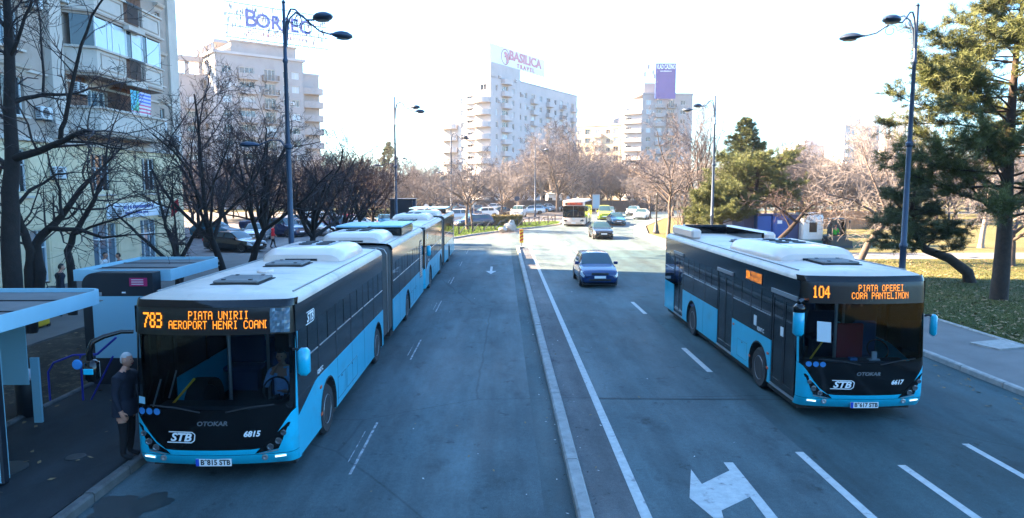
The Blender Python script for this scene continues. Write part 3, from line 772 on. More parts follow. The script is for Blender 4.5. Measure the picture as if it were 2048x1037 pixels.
for i in range(8):
    x = 1+LS*i/8; s = MB(); s.tube([(x, .1, 0), (x, 2.0, -.5)], .06, 4); s.tube([(x, .1, HS*.8), (x, 2.4, -.5)], .06, 4); s.build('strut', 'far_grey', sgn)
mpf = lambda u, v, w: (9.6 + u, -.28 - w, 3.75 + v)
text_obj('letter', 'B', 4.6, lambda u,v,w: (4.9+u, -.3-w, 3.9+v), 'letter_blue', sgn, bold=.10, depth=.08)
text_obj('lettering', 'ORSEC', 3.7, lambda u,v,w: (11.5+u, -.3-w, 3.75+v), 'letter_blue', sgn, bold=.10, depth=.08)
text_obj('slogan', 'Regina apelor minerale', 1.25, lambda u,v,w: (9.8+u, -.3-w, 1.35+v), 'letter_maroon', sgn, bold=.025, depth=.04, shear=.3)

# second tower (corner block, red lettering)
C3 = (-2.7,163.0); d3 = Vector((.519,.855)); n3 = Vector((-.855,.519))
b2 = thing('apartment_tower', 'white corner apartment tower with stepped terraces and a red lettered roof sign', 'building')
F3 = V2(C3, d3, 13.6); G3 = V2(C3, d3, 49)
facade(b2, C3, F3, 0, 32.4, 'far_wall_white', [('w',2.2,1.0),('b',5.2,2.6),('w',9.8,1.0)], seed=21, first=1.4, acp=.3)
F3r = V2(F3, n3, 1.2); G3r = V2(G3, n3, 1.2); blank(b2, F3, V2(F3, n3, 6), 0, 32.4, 'far_wall_white')
facade(b2, F3r, G3r, 0, 30.2, 'far_wall_white', [('w',1.5,1.2),('w',4.5,1.2),('f',8.0,2.0),('w',12.5,1.4),('f',16.5,2.2),('w',21,1.4),('r',24.5,1.6),('w',28.2,1.4),('f',31.6,1.8)], seed=22, first=1.4, acp=.2)
H3 = V2(C3, n3, 4.2)
facade(b2, H3, C3, 0, 29.4, 'far_wall_white', [('w',1.4,1.6)], seed=23, first=1.4)
I3 = V2(V2(C3, n3, 9.6), d3, .6); H3b = V2(H3, d3, .6)
facade(b2, I3, H3b, 0, 28.2, 'far_wall_white', [('w',.8,1.1),('o',2.6,1.9)], seed=24, first=1.4)
J3 = V2(V2(C3, n3, 14.5), d3, 1.4); I3b = V2(I3, d3, .8)
facade(b2, J3, I3b, 0, 22.6, 'far_wall_white', [('w',1.2,1.4)], seed=25, first=1.4)
for (a, c, z) in ((H3, C3, 29.4), (I3, H3b, 28.2), (J3, I3b, 22.6)):
    roof_slab(b2, [a, c, V2(c, d3, 12), V2(a, d3, 12)], z, .4, 'far_wall_white', 'roof'); blank(b2, V2(a, d3, 12), a, 0, z, 'far_wall_white')
roof_slab(b2, [C3, F3, V2(F3,n3,5), V2(C3,n3,5)], 32.4, .5, 'far_wall_white', 'roof'); blank(b2, V2(C3,n3,.02), V2(C3,n3,5), 29.8, 32.4, 'far_wall_white'); 
mbx = MB(); q=[C3, F3, V2(F3,n3,5), V2(C3,n3,5)]; mbx.prism(q, lambda p:(p[0]*1.0+.01,p[1]+.02,29.82), lambda p:(p[0]+.01,p[1]+.02,32.38)); mbx.build('attic_wall', 'far_wall_white', b2)
roof_slab(b2, [F3r, G3r, V2(G3r,n3,12), V2(F3r,n3,12)], 30.2, .4, 'far_wall', 'roof')
blank(b2, G3r, V2(G3r,n3,12), 0, 30.2, 'far_wall_white')
fnb, _, angb, *_ = face_fn(H3, C3)
for f in range(9): put_balcony(b2, fnb, angb, -.3, 1.5+2.8*f, 4.6, 1.0, 1.05, 'far_wall_white', 'far_wall_white', .7)
fnb, _, angb, *_ = face_fn(J3, I3b)
for f in range(7): put_balcony(b2, fnb, angb, -.4, 1.5+2.8*f, 5.0, 1.2, 1.0, 'far_wall_white', 'far_wall_white', .5)
fnb, _, angb, *_ = face_fn(I3, H3b)
for f in range(9): put_balcony(b2, fnb, angb, 2.3, 1.5+2.8*f, 3.0, .5, 1.0, 'far_wall_white', 'far_wall_white')
P3 = V2(V2(C3,n3,4.4),d3,2.0); s = MB(); s.box(P3[0]-2.2, P3[0]+1.2, P3[1], P3[1]+4, 29.8, 32.0); s.box(P3[0]-.4, P3[0]+.4, P3[1]+1, P3[1]+2, 32.001, 35.5); s.build('stair_head', 'far_wall_white', b2)
sg2 = thing('roof_sign', 'long white roof sign with red letters and oval emblem on the white tower', 'sign', (*V2(V2(C3,d3,.8),n3,.8), 33.0), math.atan2(d3[1], d3[0]))
s = MB(); s.box(0, 27, 0, .3, 0, 4.3); s.build('board', 'sign_white', sg2)
for i in range(12):
    s = MB(); s.tube([(2+i*2.1, .25, -.5), (2+i*2.1, .25, .05)], .08, 4); s.tube([(2+i*2.1, .3, 3.2), (2+i*2.1, 2.4, -.4)], .07, 4); s.build('strut', 'far_grey', sg2)
text_obj('lettering', 'BASILICA', 3.1, lambda u,v,w: (17.0+u*1.3, -.06-w, 2.85+v), 'letter_red', sg2, bold=.10, depth=.05)
text_obj('lettering', 'TRAVEL', 1.35, lambda u,v,w: (17.0+u*1.4, -.06-w, .85+v), 'letter_red', sg2, bold=.05, depth=.05, space=1.5)
s = MB(); n = 28; o_ = [(7.0+1.9*math.cos(2*PI*k/n), 2.15+1.85*math.sin(2*PI*k/n)) for k in range(n)]; i_ = [(7.0+1.66*math.cos(2*PI*k/n), 2.15+1.66*math.sin(2*PI*k/n)) for k in range(n)]
s.add([(p[0], -.08, p[1]) for p in o_+i_], [(k,(k+1)%n,n+(k+1)%n,n+k) for k in range(n)]); em = s.build('emblem_ring', 'letter_maroon', sg2, recalc=False)
s = MB(); sw = [(6.2,5.2),(7.2,5.9),(8.2,5.0),(8.6,3.4),(8.1,1.6),(7.2,1.0),(7.6,2.2),(7.2,3.6),(6.4,3.5),(7.0,4.4)]
s.add([(p[0], -.085, (p[1]-3.7)*.6+2.15) for p in sw], [tuple(range(len(sw)))]); s.build('emblem_swoosh', 'letter_red', sg2, recalc=False)

# third block with the purple hoarding
C4 = (42.7,215.0); d4 = Vector((.995,.10)); n4 = Vector((-.10,.995)); l4 = Vector((-.866,.5))
b3 = thing('apartment_tower', 'pale far apartment tower with a purple hoarding standing on its roof', 'building')
E4 = V2(C4, d4, 15.8)
facade(b3, C4, E4, 0, 32.2, 'far_wall', [('w',1.2,1.5),('f',4.4,1.8),('r',8.2,1.8),('w',12,1.6)], seed=31, first=1.2, acp=.2)
K4 = V2(C4, l4, 6.0); facade(b3, K4, C4, 0, 30.5, 'far_wall_white', [('o',.7,1.7),('w',3.6,1.4)], seed=32, first=1.2)
fnb, _, angb, *_ = face_fn(K4, C4)
for f in range(10): put_balcony(b3, fnb, angb, -.2, 1.3+2.8*f, 6.2, 1.1, 1.0, 'far_wall_white', 'far_wall_white')
blank(b3, V2(K4,n4,14), K4, 0, 30.5, 'far_wall_white'); blank(b3, E4, V2(E4,n4,14), 0, 32.2, 'far_wall')
roof_slab(b3, [C4,E4,V2(E4,n4,14),V2(C4,n4,14)], 32.2, .5, 'far_wall', 'roof', .02); roof_slab(b3, [K4,C4,V2(C4,n4,12),V2(K4,n4,12)], 30.5, .4, 'far_wall_white', 'roof')
s = MB(); s.box(43.6, 47.4, 218, 222, 32.7, 36.0); s.build('stair_head', 'far_wall', b3)
for i, (x, h) in enumerate(((43.9,40.2),(45.0,42.5),(46.4,40.8),(47.0,39.6))):
    s = MB(); s.tube([(x,218.5,36.001),(x,218.5,h)], .07, 4); s.box(x-.3,x+.3,218.3,218.49,h-2.2,h-.8); s.build('antenna', 'far_grey', b3)
b3b = thing('apartment_block', 'long cream white apartment block left of the purple hoarding tower', 'building')
K5 = V2(C4, l4, 6.3); L5 = V2(K5, l4, 15.5); K5 = V2(K5, n4, 2.0); L5 = V2(L5, n4, 2.0)
facade(b3b, L5, K5, 0, 23.5, 'far_wall_cream', [('w',.8,1.4),('o',3.4,1.9),('f',7.0,1.8),('w',10.6,1.3),('o',13.0,1.7)], seed=33, first=1.2)
blank(b3b, V2(L5,n4,12), L5, 0, 23.5, 'far_wall_white'); roof_slab(b3b, [L5,K5,V2(K5,n4,12),V2(L5,n4,12)], 23.5, .4, 'far_wall_white', 'roof', .03)
M5 = V2(L5, (-l4).to_tuple(), 3.0) if False else V2(L5, (.866,-.5), 3.0); M6 = V2(M5, (.866,-.5), 9.5); M5 = V2(M5, n4, 1.6); M6 = V2(M6, n4, 1.6)
facade(b3b, M5, M6, 23.9, 27.4, 'far_wall_white', [('w',1.0,1.6),('w',5.0,2.4)], seed=34, first=.8, name='attic_wall'); roof_slab(b3b, [M5,M6,V2(M6,n4,8),V2(M5,n4,8)], 27.4, .3, 'far_wall_white', 'roof', .05)
blank(b3b, V2(M5,n4,8), M5, 23.9, 27.4, 'far_wall_white', 'attic_wall')
sg3 = thing('roof_sign', 'tall purple hoarding with white lettering on the far tower roof', 'sign', (aty(1311,197,213.6).x, 213.6, aty(1311,197,213.6).z), .0)
sw_ = aty(1350,197,213.6).x - aty(1311,197,213.6).x; sh_ = aty(1311,128,213.6).z - aty(1311,197,213.6).z
s = MB(); s.box(0, sw_, 0, .35, 0, sh_); s.build('board', 'sign_purple', sg3)
for (a,b,c,d) in ((-.12,0,-.1,sh_+.1),(sw_,sw_+.12,-.1,sh_+.1),(0,sw_,-.1,0),(0,sw_,sh_,sh_+.1)):
    s = MB(); s.box(a,b,-.04,.38,c,d); s.build('border', 'letter_blue', sg3)
text_obj('lettering', 'VLAD CAZINO', 1.85, lambda u,v,w: (sw_/2+u*.47, -.06-w, sh_-.95+v), 'letter_white', sg3, bold=.04, depth=.03)
text_obj('web_address', 'www.vladcazino.ro', .62, lambda u,v,w: (sw_/2+u*.72, -.06-w, sh_-2.15+v), 'letter_white', sg3, bold=.012, depth=.03)
for x in (.8, sw_-.8):
    s = MB(); s.tube([(x, .3, sh_*.7), (x, 3.0, -.2)], .09, 4); s.tube([(x,.4,-.6),(x,.4,.1)], .09, 4); s.build('strut', 'far_grey', sg3)
s = MB(); s.tube([(.6,-.1,sh_*.75),(.2,-1.0,sh_*.78)], .04, 4); s.tube([(.6,-.1,sh_*.45),(.2,-1.0,sh_*.48)], .04, 4); s.build('spotlight_arm', 'far_grey', sg3)
# hazy blocks over the park
for (px0, px1, pyt, Y, sd, lab) in ((1690,1775,252,235,41,'long hazy white block rising behind the park trees'), (1775,1850,282,250,42,'far pale block between street lamp and pine'), (1590,1692,292,260,43,'low pale far block behind the bare park trees')):
    bb = thing('apartment_block', lab, 'building'); a = aty(px0, pyt, Y); c = aty(px1, pyt, Y); H_ = a.z; w_ = c.x - a.x
    q0, q1 = (a.x, Y), (c.x, Y+5)
    facade(bb, q0, q1, 0, H_, 'far_wall_white', [('w' if i % 2 else 'f', 1.0+i*w_/5, w_/9) for i in range(5)], seed=sd, first=1.2, acp=0)
    blank(bb, (q0[0], Y+14), q0, 0, H_, 'far_wall_white'); blank(bb, q1, (q1[0], Y+19), 0, H_, 'far_wall_white'); roof_slab(bb, [q0, q1, (q1[0], Y+19), (q0[0], Y+14)], H_, .4, 'far_wall_white', 'roof', .02)
    s = MB(); s.box(q0[0]+w_*.3, q0[0]+w_*.55, Y+5, Y+10, H_+.41, H_+2.6); s.build('stair_head', 'far_wall_white', bb)

# unseen block added behind the viewer to darken what the windscreens reflect
be = thing('apartment_block', 'dark unseen block added behind the viewer to darken windscreen reflections', 'building')
facade(be, (60, -95), (-60, -95), 0, 26, 'backdrop_dark', [('w' if i % 3 else 'f', 3+i*4.8, 1.6) for i in range(24)], seed=61, acp=0)
roof_slab(be, [(60,-95),(-60,-95),(-60,-110),(60,-110)], 26, .5, 'backdrop_dark', 'roof')
# ================================================================== BUSES
GLY = {'A':'0E11111F111111','C':'0E11101010110E','D':'1C121111111 21C'.replace(' ',''),'E':'1F10101E10101F','H':'1111111F111111','I':'0E04040404040E','L':'1010101010101F','M':'111B1515111111','N':'11191513111111','O':'0E11111111110E','P':'1E11111E101010',
 'R':'1E11111E141211','T':'1F040404040404','U':'1111111111110E','0':'0E11111111110E','1':'040C040404040E','3':'1E01010E01011E','4':'02060A121F0202','7':'1F010204040808','8':'0E11110E11110E','[':'18101010101018',' ':'00000000000000'}
def led_text(parent, body, x0, zc, cw, ch, fn, m='led', thick=1, name='led_text'):
    mb = MB(); x = x0
    for c in body:
        g = GLY[c]; rows = [int(g[2*i:2*i+2], 16) for i in range(7)]
        for r, bits in enumerate(rows):
            for k in range(5):
                if bits & (16 >> k):
                    for t in range(thick):
                        u = x + (k*1.0 + t*.5) * cw; v = zc + (3 - r) * ch
                        w, h = cw*.47, ch*.47
                        mb.add([fn(u-w, v-h), fn(u+w, v-h), fn(u+w, v+h), fn(u-w, v+h)], [(0,1,2,3)])
        x += 6 * cw
    return mb.build(name, m, parent, recalc=False)

HW = 1.27
def yf(x, z):
    ax = abs(x)
    if ax <= 1.08: y = .12 * (ax / 1.08) ** 2
    else: y = .12 + .24 * (1 - math.cos(math.asin(min(1, (ax - 1.08) / .19))))
    if z > 1.15: y += .13 * (z - 1.15) / 1.7
    elif z < .55: y += .10 * ((.55 - z) / .25) ** 2
    if z > 2.72: y += .5 * (z - 2.72) ** 2 * 4
    return y
COLS = [-1.27, -1.268, -1.25, -1.21, -1.16, -1.10, -1.02, -.9, -.75, -.6, -.4, -.2, 0, .2, .4, .6, .75, .9, 1.02, 1.10, 1.16, 1.21, 1.25, 1.268, 1.27]
def patch(name, lo, hi, m, parent, off=0.0, xr=(-1.27, 1.27), rows=8, thick=0.0):
    """front skin piece between the curves lo(x) and hi(x)"""
    xs = [x for x in COLS if xr[0] < x < xr[1]]; xs = [xr[0]] + xs + [xr[1]]
    g = []
    for r in range(rows + 1):
        row = []
        for x in xs:
            z = lo(x) + (hi(x) - lo(x)) * r / rows
            row.append((x, yf(x, z) - off, z))
        g.append(row)
    mb = MB(); mb.grid(g); return mb.build(name, m, parent, smooth=True, recalc=False, angle=50)
def lerp_pts(pts):
    def f(x):
        if x <= pts[0][0]: return pts[0][1]
        for (a, za), (b, zb) in zip(pts[:-1], pts[1:]):
            if x <= b: return za + (zb - za) * (x - a) / (b - a)
        return pts[-1][1]
    return f
def side_poly(parent, s, pts, m, name, x_out=HW, th=.03):
    mb = MB(); mb.prism(pts, lambda p: (s*x_out, p[0], p[1]), lambda p: (s*(x_out-th), p[0], p[1])); return mb.build(name, m, parent)
def arch(c, r, z0, n=12):
    """points of a wheel arch from rear to front along the sill"""
    a0 = math.asin(min(1, max(-1, (z0-.5)/r)))
    return [(c + r*math.cos(a), .5 + r*math.sin(a)) for a in [a0 + (PI-2*a0)*k/n for k in range(n+1)]]
def wheel(parent, x, y, s, r=.47, rimm='metal_grey'):
    w = MB(); w.lathe((x, y, .47), [(r*.62, -.14*s), (r*.9, -.15*s), (r, -.09*s), (r, .09*s), (r*.9, .15*s), (r*.62, .14*s)], 28, 'x'); t = w.build('wheel', 'rubber', parent, smooth=True, angle=30)
    q = MB(); q.lathe((x, y, .47), [(r*.62, .12*s), (r*.58, .145*s), (r*.52, .10*s), (r*.3, .06*s), (r*.26, .12*s), (.0, .12*s)], 24, 'x'); q.build('rim', rimm, t, smooth=True, angle=30)
    q = MB()
    for k in range(10):
        a = 2*PI*k/10; q.lathe((x + .07*s, y + r*.42*math.cos(a), .47 + r*.42*math.sin(a)), [(.02, 0), (.02, .035*s), (0, .035*s)], 6, 'x')
    q.build('wheel_nuts', 'metal_silver', t)

def roof_patch(bus, y0, y1, front=False, m='bus_roof'):
    sec = [(-1.27,2.80),(-1.262,2.85),(-1.235,2.895),(-1.19,2.93),(-1.12,2.95),(-1.02,2.962),(-.6,2.985),(0,2.995),(.6,2.985),(1.02,2.962),(1.12,2.95),(1.19,2.93),(1.235,2.895),(1.262,2.85),(1.27,2.80)]
    rows = []
    if front:
        rows.append([(x*.985, yf(x, 2.86) + .05, min(z, 2.90)) for x, z in sec]); rows.append([(x, yf(x, 2.86) + .16, z - .012) for x, z in sec]); rows.append([(x, max(.75, yf(x,2.86)+.2), z) for x, z in sec])
    else: rows.append([(x, y0, z) for x, z in sec])
    rows.append([(x, y1, z) for x, z in sec])
    mb = MB(); mb.grid(rows); return mb.build('roof', m, bus, smooth=True, recalc=False, angle=60)
def hatch(bus, x, y, w, l, z=2.985, m='metal_grey'):
    mb = MB(); mb.box(x-w/2, x+w/2, y, y+l, z+.02, z+.075, 0, .03); h = mb.build('roof_hatch', 'shelter_roof', bus)
    mb = MB(); mb.box(x-w/2-.03, x+w/2+.03, y-.03, y+l+.03, z-.03, z+.018); mb.build('hatch_rim', 'rubber', h)
    mb = MB()
    for (a, b) in ((-.3,.12),(.3,.12),(-.3,.88),(.3,.88)): mb.box(x+a*w-.03, x+a*w+.03, y+b*l-.03, y+b*l+.03, z+.076, z+.088)
    mb.build('hatch_bolts', 'rubber', h)
def ac_pod(bus, y0, y1, w=.95, h=.30, z=2.965):
    mb = MB(); n = 3; prof = [(-w,0),(-w,.08),(-w+.05,.17),(-w+.16,h-.04),(-w+.3,h),(w-.3,h),(w-.16,h-.04),(w-.05,.17),(w,.08),(w,0)]
    ys = [(y0, .0, .80), (y0+.03, .55, .9), (y0+.22, .92, .98), (y0+.45, 1, 1), (y1-.45, 1, 1), (y1-.2, .9, .98), (y1-.03, .5, .93), (y1, 0, .9)]
    mb.grid([[(x*sx, y, z + zz*sz) for x, zz in prof] for (y, sz, sx) in ys]); pod = mb.build('roof_unit', 'bus_white', bus, smooth=True, recalc=False, angle=35)
    mb = MB(); mb.box(-.36, .36, y0-.012, y0+.12, z+.012, z+.075); mb.build('intake', 'rubber', pod)
    L = y1 - y0
    mb = MB(); mb.box(-.42, .42, y0+L*.38, y1-L*.22, z+h+.001, z+h+.012); mb.build('fan_deck', 'metal_grey', pod)
    for k in range(3):
        for s in (-1, 1):
            mb = MB(); mb.lathe((s*.21, y0+L*(.44+.125*k), z+h+.0125), [(.16, 0), (.16, .02), (.03, .03), (0, .03)], 14); mb.build('fan', 'rubber', pod)
    for xx in (-.45, .45):
        mb = MB(); mb.box(xx-.006, xx+.006, y0+.4, y1-.4, z+h+.0005, z+h+.006); mb.build('seam', 'metal_grey', pod)
    return pod
def battery_pod(bus, y0, y1, x0, x1, h=.36, z=2.965):
    mb = MB(); mb.box(x0, x1, y0+.04, y1, z, z+h-.07, 0, .04); p = mb.build('roof_unit', 'bus_black', bus)
    mb = MB(); mb.box(x0-.02, x1+.02, y0, y1+.04, z+h-.068, z+h, 0, .03); mb.build('cover', 'shelter_white', p)
def mirror_pair(bus, kind, wr=.19):
    def housing(x, y, z, w, h, m, capm=None):
        mb = MB(); mb.box(x-w/2, x+w/2, y-.10, y+.08, z-h/2, z+h/2, 0, .05); o = mb.build('mirror', m, bus, smooth=True, angle=50)
        if capm:
            mb = MB(); mb.box(x-w/2-.004, x+w/2+.004, y-.105, y+.085, z+h/2-.16, z+h/2+.012, 0, .05); mb.build('mirror_cap', capm, o, smooth=True, angle=50)
        mb = MB(); mb.box(x-w/2+.03, x+w/2-.03, y+.081, y+.088, z-h/2+.05, z+h/2-.05); mb.build('mirror_glass', 'lens', o)
        return o
    o = housing(1.335+wr/2, .22, 1.92, wr, .44, 'cyan_paint'); mb = MB(); mb.tube([(1.24, .28, 2.1), (1.30, .24, 2.12), (1.40, .24, 2.08)], .022, 8); mb.build('mirror_arm', 'rubber', o)
    if kind == 'hanging':
        o = housing(-1.66, -.20, 1.90, .19, .34, 'bus_black')
        mb = MB(); mb.tube([(-1.2, .16, 2.42), (-1.34, .06, 2.44), (-1.52, -.1, 2.40), (-1.63, -.2, 2.34), (-1.68, -.22, 2.2), (-1.68, -.21, 2.02)], [.03,.032,.036,.042,.048,.05], 10); mb.build('mirror_arm', 'bus_black', o, smooth=True, angle=60)
        mb = MB(); mb.box(-1.735, -1.585, -.318, -.302, 1.86, 1.95, 0, .01); mb.build('mirror_cap', 'cyan_paint', o)
        mb = MB(); mb.lathe((-1.86, -.24, 2.0), [(.0, -.02), (.07, -.015), (.08, .0), (.07, .015), (0, .015)], 16, 'y'); d = mb.build('round_mirror', 'sticker_blue', o, smooth=True, angle=40)
        mb = MB(); mb.tube([(-1.86, -.22, 2.02), (-1.78, -.2, 2.12), (-1.68, -.22, 2.16)], .018, 6); mb.build('mirror_stalk', 'rubber', o)
    else:
        o = housing(-1.42, .0, 2.02, .20, .52, 'cyan_paint', None)
        mb = MB(); mb.box(-1.53, -1.31, -.11, .085, 2.18, 2.40, 0, .06); mb.build('mirror_cap', 'bus_black', o, smooth=True, angle=50)
        mb = MB(); mb.tube([(-1.2, .16, 2.44), (-1.33, .06, 2.46), (-1.44, -.02, 2.42)], .045, 8); mb.build('mirror_arm', 'bus_black', o)

def build_bus(label, loc, L, secs, axles, doors, line, text2, side_led=None, num='', plate='', mirror='hanging', group=None, paint='cyan_paint', name='city_bus', plain=False, belt=1.28):
    bus = thing(name, label, 'bus', loc, 0, group)
    zc = lerp_pts([(-1.27,1.16),(-1.2,1.10),(-.95,.72),(-.80,.58),(-.72,.545),(.72,.545),(.80,.58),(.95,.72),(1.2,1.10),(1.27,1.16)]) if not plain else (lambda x: 1.02)
    k_ = lambda z: (lambda x: z)
    patch('front_panel', k_(.27), zc, paint, bus, 0, rows=10)
    patch('front_mask', zc, k_(1.2) if not plain else k_(1.06), 'bus_black', bus, .0, rows=4)
    wb = lerp_pts([(-1.27,1.30),(-1.0,1.24),(-.5,1.19),(.5,1.19),(1.0,1.24),(1.27,1.30)])
    patch('windscreen_sill', k_(1.2) if not plain else k_(1.06), wb, 'bus_black', bus, 0, rows=2)
    ws = patch('windscreen', wb, k_(2.37), 'bus_glass', bus, .004, xr=(-1.19, 1.19))
    for s in (-1, 1):
        a, b = (s*1.19, s*1.27); patch('pillar', wb, k_(2.37), 'bus_black', bus, 0, xr=(min(a,b), max(a,b)), rows=6)
        if not plain: patch('edge_trim', k_(1.16), k_(2.78), paint, bus, .006, xr=(min(s*1.258, s*1.27), max(s*1.258, s*1.27)), rows=6)
    bd = patch('display_board', k_(2.37), k_(2.80), 'led_board' if not plain else paint, bus, .0)
    if plain: patch('display_window', k_(2.42), k_(2.76), 'led_board', bus, .01, xr=(-1.0, 1.0))
    patch('roof_brow', k_(2.80), k_(2.91), 'bus_black' if not plain else paint, bus, .012, rows=3)
    F = lambda u, v: (u, yf(u, v) - .012, v)
    if line:
        led_text(bd, line, -1.06, 2.60, .0185, .034, F, thick=2, name='route_number')
        for t, x, z in text2: led_text(bd, t, x, z, .0130, .0185, F, name='destination_text')
    if plain: led_text(bd, '104', -.75, 2.60, .02, .03, F, m='led_red', thick=2, name='route_number'); led_text(bd, 'PIATA UNIRII', -.3, 2.60, .018, .026, F, m='led_red', thick=2, name='destination_text')
    # head lamps: angular clusters set in the lower corners
    for s in (-1, 1):
        q = [(.66,.475),(1.02,.545),(1.20,.95),(1.17,.96),(.78,.60)] if not plain else [(.7,.6),(1.1,.6),(1.2,.8),(1.0,.84),(.75,.72)]
        mb = MB(); mb.add([(s*x, yf(x, z)-.012, z) for x, z in q], [tuple(range(5)) if s > 0 else tuple(range(4,-1,-1))]); hl = mb.build('headlight', 'bus_black', bus, recalc=False)
        for (x, z, r) in ((.90,.58,.055),(1.02,.67,.055),(1.10,.80,.045)) if not plain else ((.85,.68,.06),(1.03,.71,.06)):
            mb = MB(); mb.lathe((s*x, yf(x, z)-.016, z), [(r, .0), (r, -.012), (r*.75, -.016), (r*.6, -.006), (0, -.006)], 14, 'y'); mb.build('lamp', 'bus_lens', hl, smooth=True, angle=40)
        mb = MB(); mb.add([(s*x, yf(x, z)-.014, z) for x, z in ((.72,.478),(1.02,.535),(1.02,.515),(.76,.465))], [(0,1,2,3)]); mb.build('lamp_trim', 'metal_silver', hl, recalc=False)
        mb = MB(); mb.lathe((s*.80, yf(.8, .40)-.004, .40), [(.045,0),(.05,-.015),(.03,-.02),(0,-.01)], 12, 'y'); mb.build('fog_lamp', 'metal_grey', bus)
        mb = MB(); mb.add([(s*x, yf(x, z)-.014, z) for x, z in ((.95,.385),(1.12,.40),(1.12,.43),(.95,.415))], [(0,1,2,3)]); mb.build('running_light', 'lamp_lit', bus, recalc=False)
    patch('panel_seam', k_(.455), k_(.462), 'bus_black', bus, .002, rows=1)
    if plate:
        mb = MB(); mb.box(-.28, .28, yf(0,.33)-.035, yf(0,.33)-.02, .275, .395); pl = mb.build('number_plate', 'letter_white', bus)
        mb = MB(); mb.box(-.279, -.225, yf(0,.33)-.039, yf(0,.33)-.036, .277, .393); mb.build('plate_band', 'plate_blue', pl)
        text_obj('plate_text', plate, .115, lambda u,v,w: (.03+u, yf(0,.33)-.0375, .333+v), 'letter_dark', pl, bold=.004, sx=.93)
        text_obj('maker_name', 'OTOKAR', .10, lambda u,v,w: (.02+u, yf(.02+u, .98+v)-.008, .98+v), 'letter_grey', bus, bold=.003, shear=.2, sx=1.15)
        text_obj('fleet_number', num, .125, lambda u,v,w: (.62+u, yf(.62+u, .80+v)-.008, .80+v), 'letter_white', bus, bold=.005, shear=.25)
        stb_logo(bus, lambda u, v: (-.48+u, yf(-.48+u, .76+v)-.008, .76+v), .17)
        for k in range(3):
            x = -1.12 + .13*k; mb = MB(); n = 18; mb.add([(x+.055*math.cos(2*PI*i/n), yf(x+.055*math.cos(2*PI*i/n), 1.16)-.008, 1.16+.055*math.sin(2*PI*i/n)) for i in range(n)], [tuple(range(n))]); mb.build('round_sticker', 'sticker_blue', bus, recalc=False)
    # wipers
    for (x0, x1) in ((-.15, -.95), (.25, .98)) if not plain else ((.1, -.8),):
        mb = MB(); mb.tube([(x0, yf(x0,1.2)-.03, 1.17), ((x0+x1)/2, yf(.5,1.24)-.045, 1.25), (x1, yf(x1,1.27)-.04, 1.27)], .012, 5); mb.build('wiper', 'rubber', bus)
    # ---- sides
    band_lo, band_hi = belt, 2.36
    for s in (-1, 1):
        dd = doors if s < 0 else []
        for si, (a, b) in enumerate(secs):
            a_ = .36 if si == 0 else a
            cuts = sorted((d for d in dd if a_ - .3 <= d[0] and d[1] <= b), key=lambda d: d[0])
            runs = []; y = a_
            for d in cuts:
                if d[0] - y > .06: runs.append((y, d[0]))
                y = d[1]
            if b - y > .06: runs.append((y, b))
            for (p, q) in runs:
                top = [(q, belt)]
                if si == 0 and p < .5 and not plain: top += [(1.55, belt), (1.4, belt-.02), (p, .98)]
                else: top += [(p, belt)]
                bot = [(p, .30)]
                for c in sorted(axles):
                    if p < c - .3 and c + .3 < q: bot += arch(c, .58, .30)[::-1]
                bot.append((q, .30))
                side_poly(bus, s, top + bot, paint, 'side_panel')
                for c in axles:
                    if p < c - .3 and c + .3 < q:
                        mb = MB(); ap = arch(c, .60, .30, 14); mb.grid([[(s*(HW+.004), y_, z_) for y_, z_ in ap], [(s*(HW+.012), c+(y_-c)*.955, .5+(z_-.5)*.955) for y_, z_ in ap], [(s*(HW-.35), c+(y_-c)*.955, .5+(z_-.5)*.955) for y_, z_ in ap]]); mb.build('wheel_arch', 'rubber', bus, recalc=False)
                # panel seams
                yy = p + 1.35
                while yy < q - .4:
                    if all(abs(yy - c) > .75 for c in axles):
                        mb = MB(); mb.box(min(s*HW, s*(HW+.002)), max(s*HW, s*(HW+.002)), yy-.005, yy+.005, .34, belt-.03); mb.build('panel_seam', 'bus_black', bus)
                    yy += 1.35
                if not plain:
                    for c in axles:
                        if p < c - .3 and c + .3 < q:
                            for (f0, f1) in ((c+.75, c+1.45), (c+1.55, c+2.6)):
                                if f1 < q - .1:
                                    mb = MB(); x0, x1 = sorted((s*HW, s*(HW+.0022)))
                                    for (a1,b1,c1,d1_) in ((f0,f0+.008,.42,.86),(f1-.008,f1,.42,.86),(f0+.008,f1-.008,.42,.428),(f0+.008,f1-.008,.852,.86)): mb.box(x0, x1, a1, b1, c1, d1_)
                                    mb.box(x0, x1, (f0+f1)/2-.04, (f0+f1)/2+.04, .80, .83)
                                    mb.build('service_flap', 'bus_black', bus)
            if si == 0 and not plain and s > 0: side_poly(bus, s, [(1.55, belt+.001), (a_, belt+.001), (a_, .985), (1.38, belt-.018)], 'bus_black', 'cab_panel', HW-.001)
            # glass band
            wl = a_ if not cuts or cuts[0][0] > 1 else cuts[0][1]
            edges = [wl] ; y = wl
            spans = []; last = wl
            for d in cuts:
                if d[0] > last + .2: spans.append((last, d[0]))
                last = max(last, d[1])
            spans.append((last, b))
            side_poly(bus, s, [(b, 2.37), (a_, 2.37), (a_, 2.80), (b, 2.80)], 'bus_black', 'cantrail')
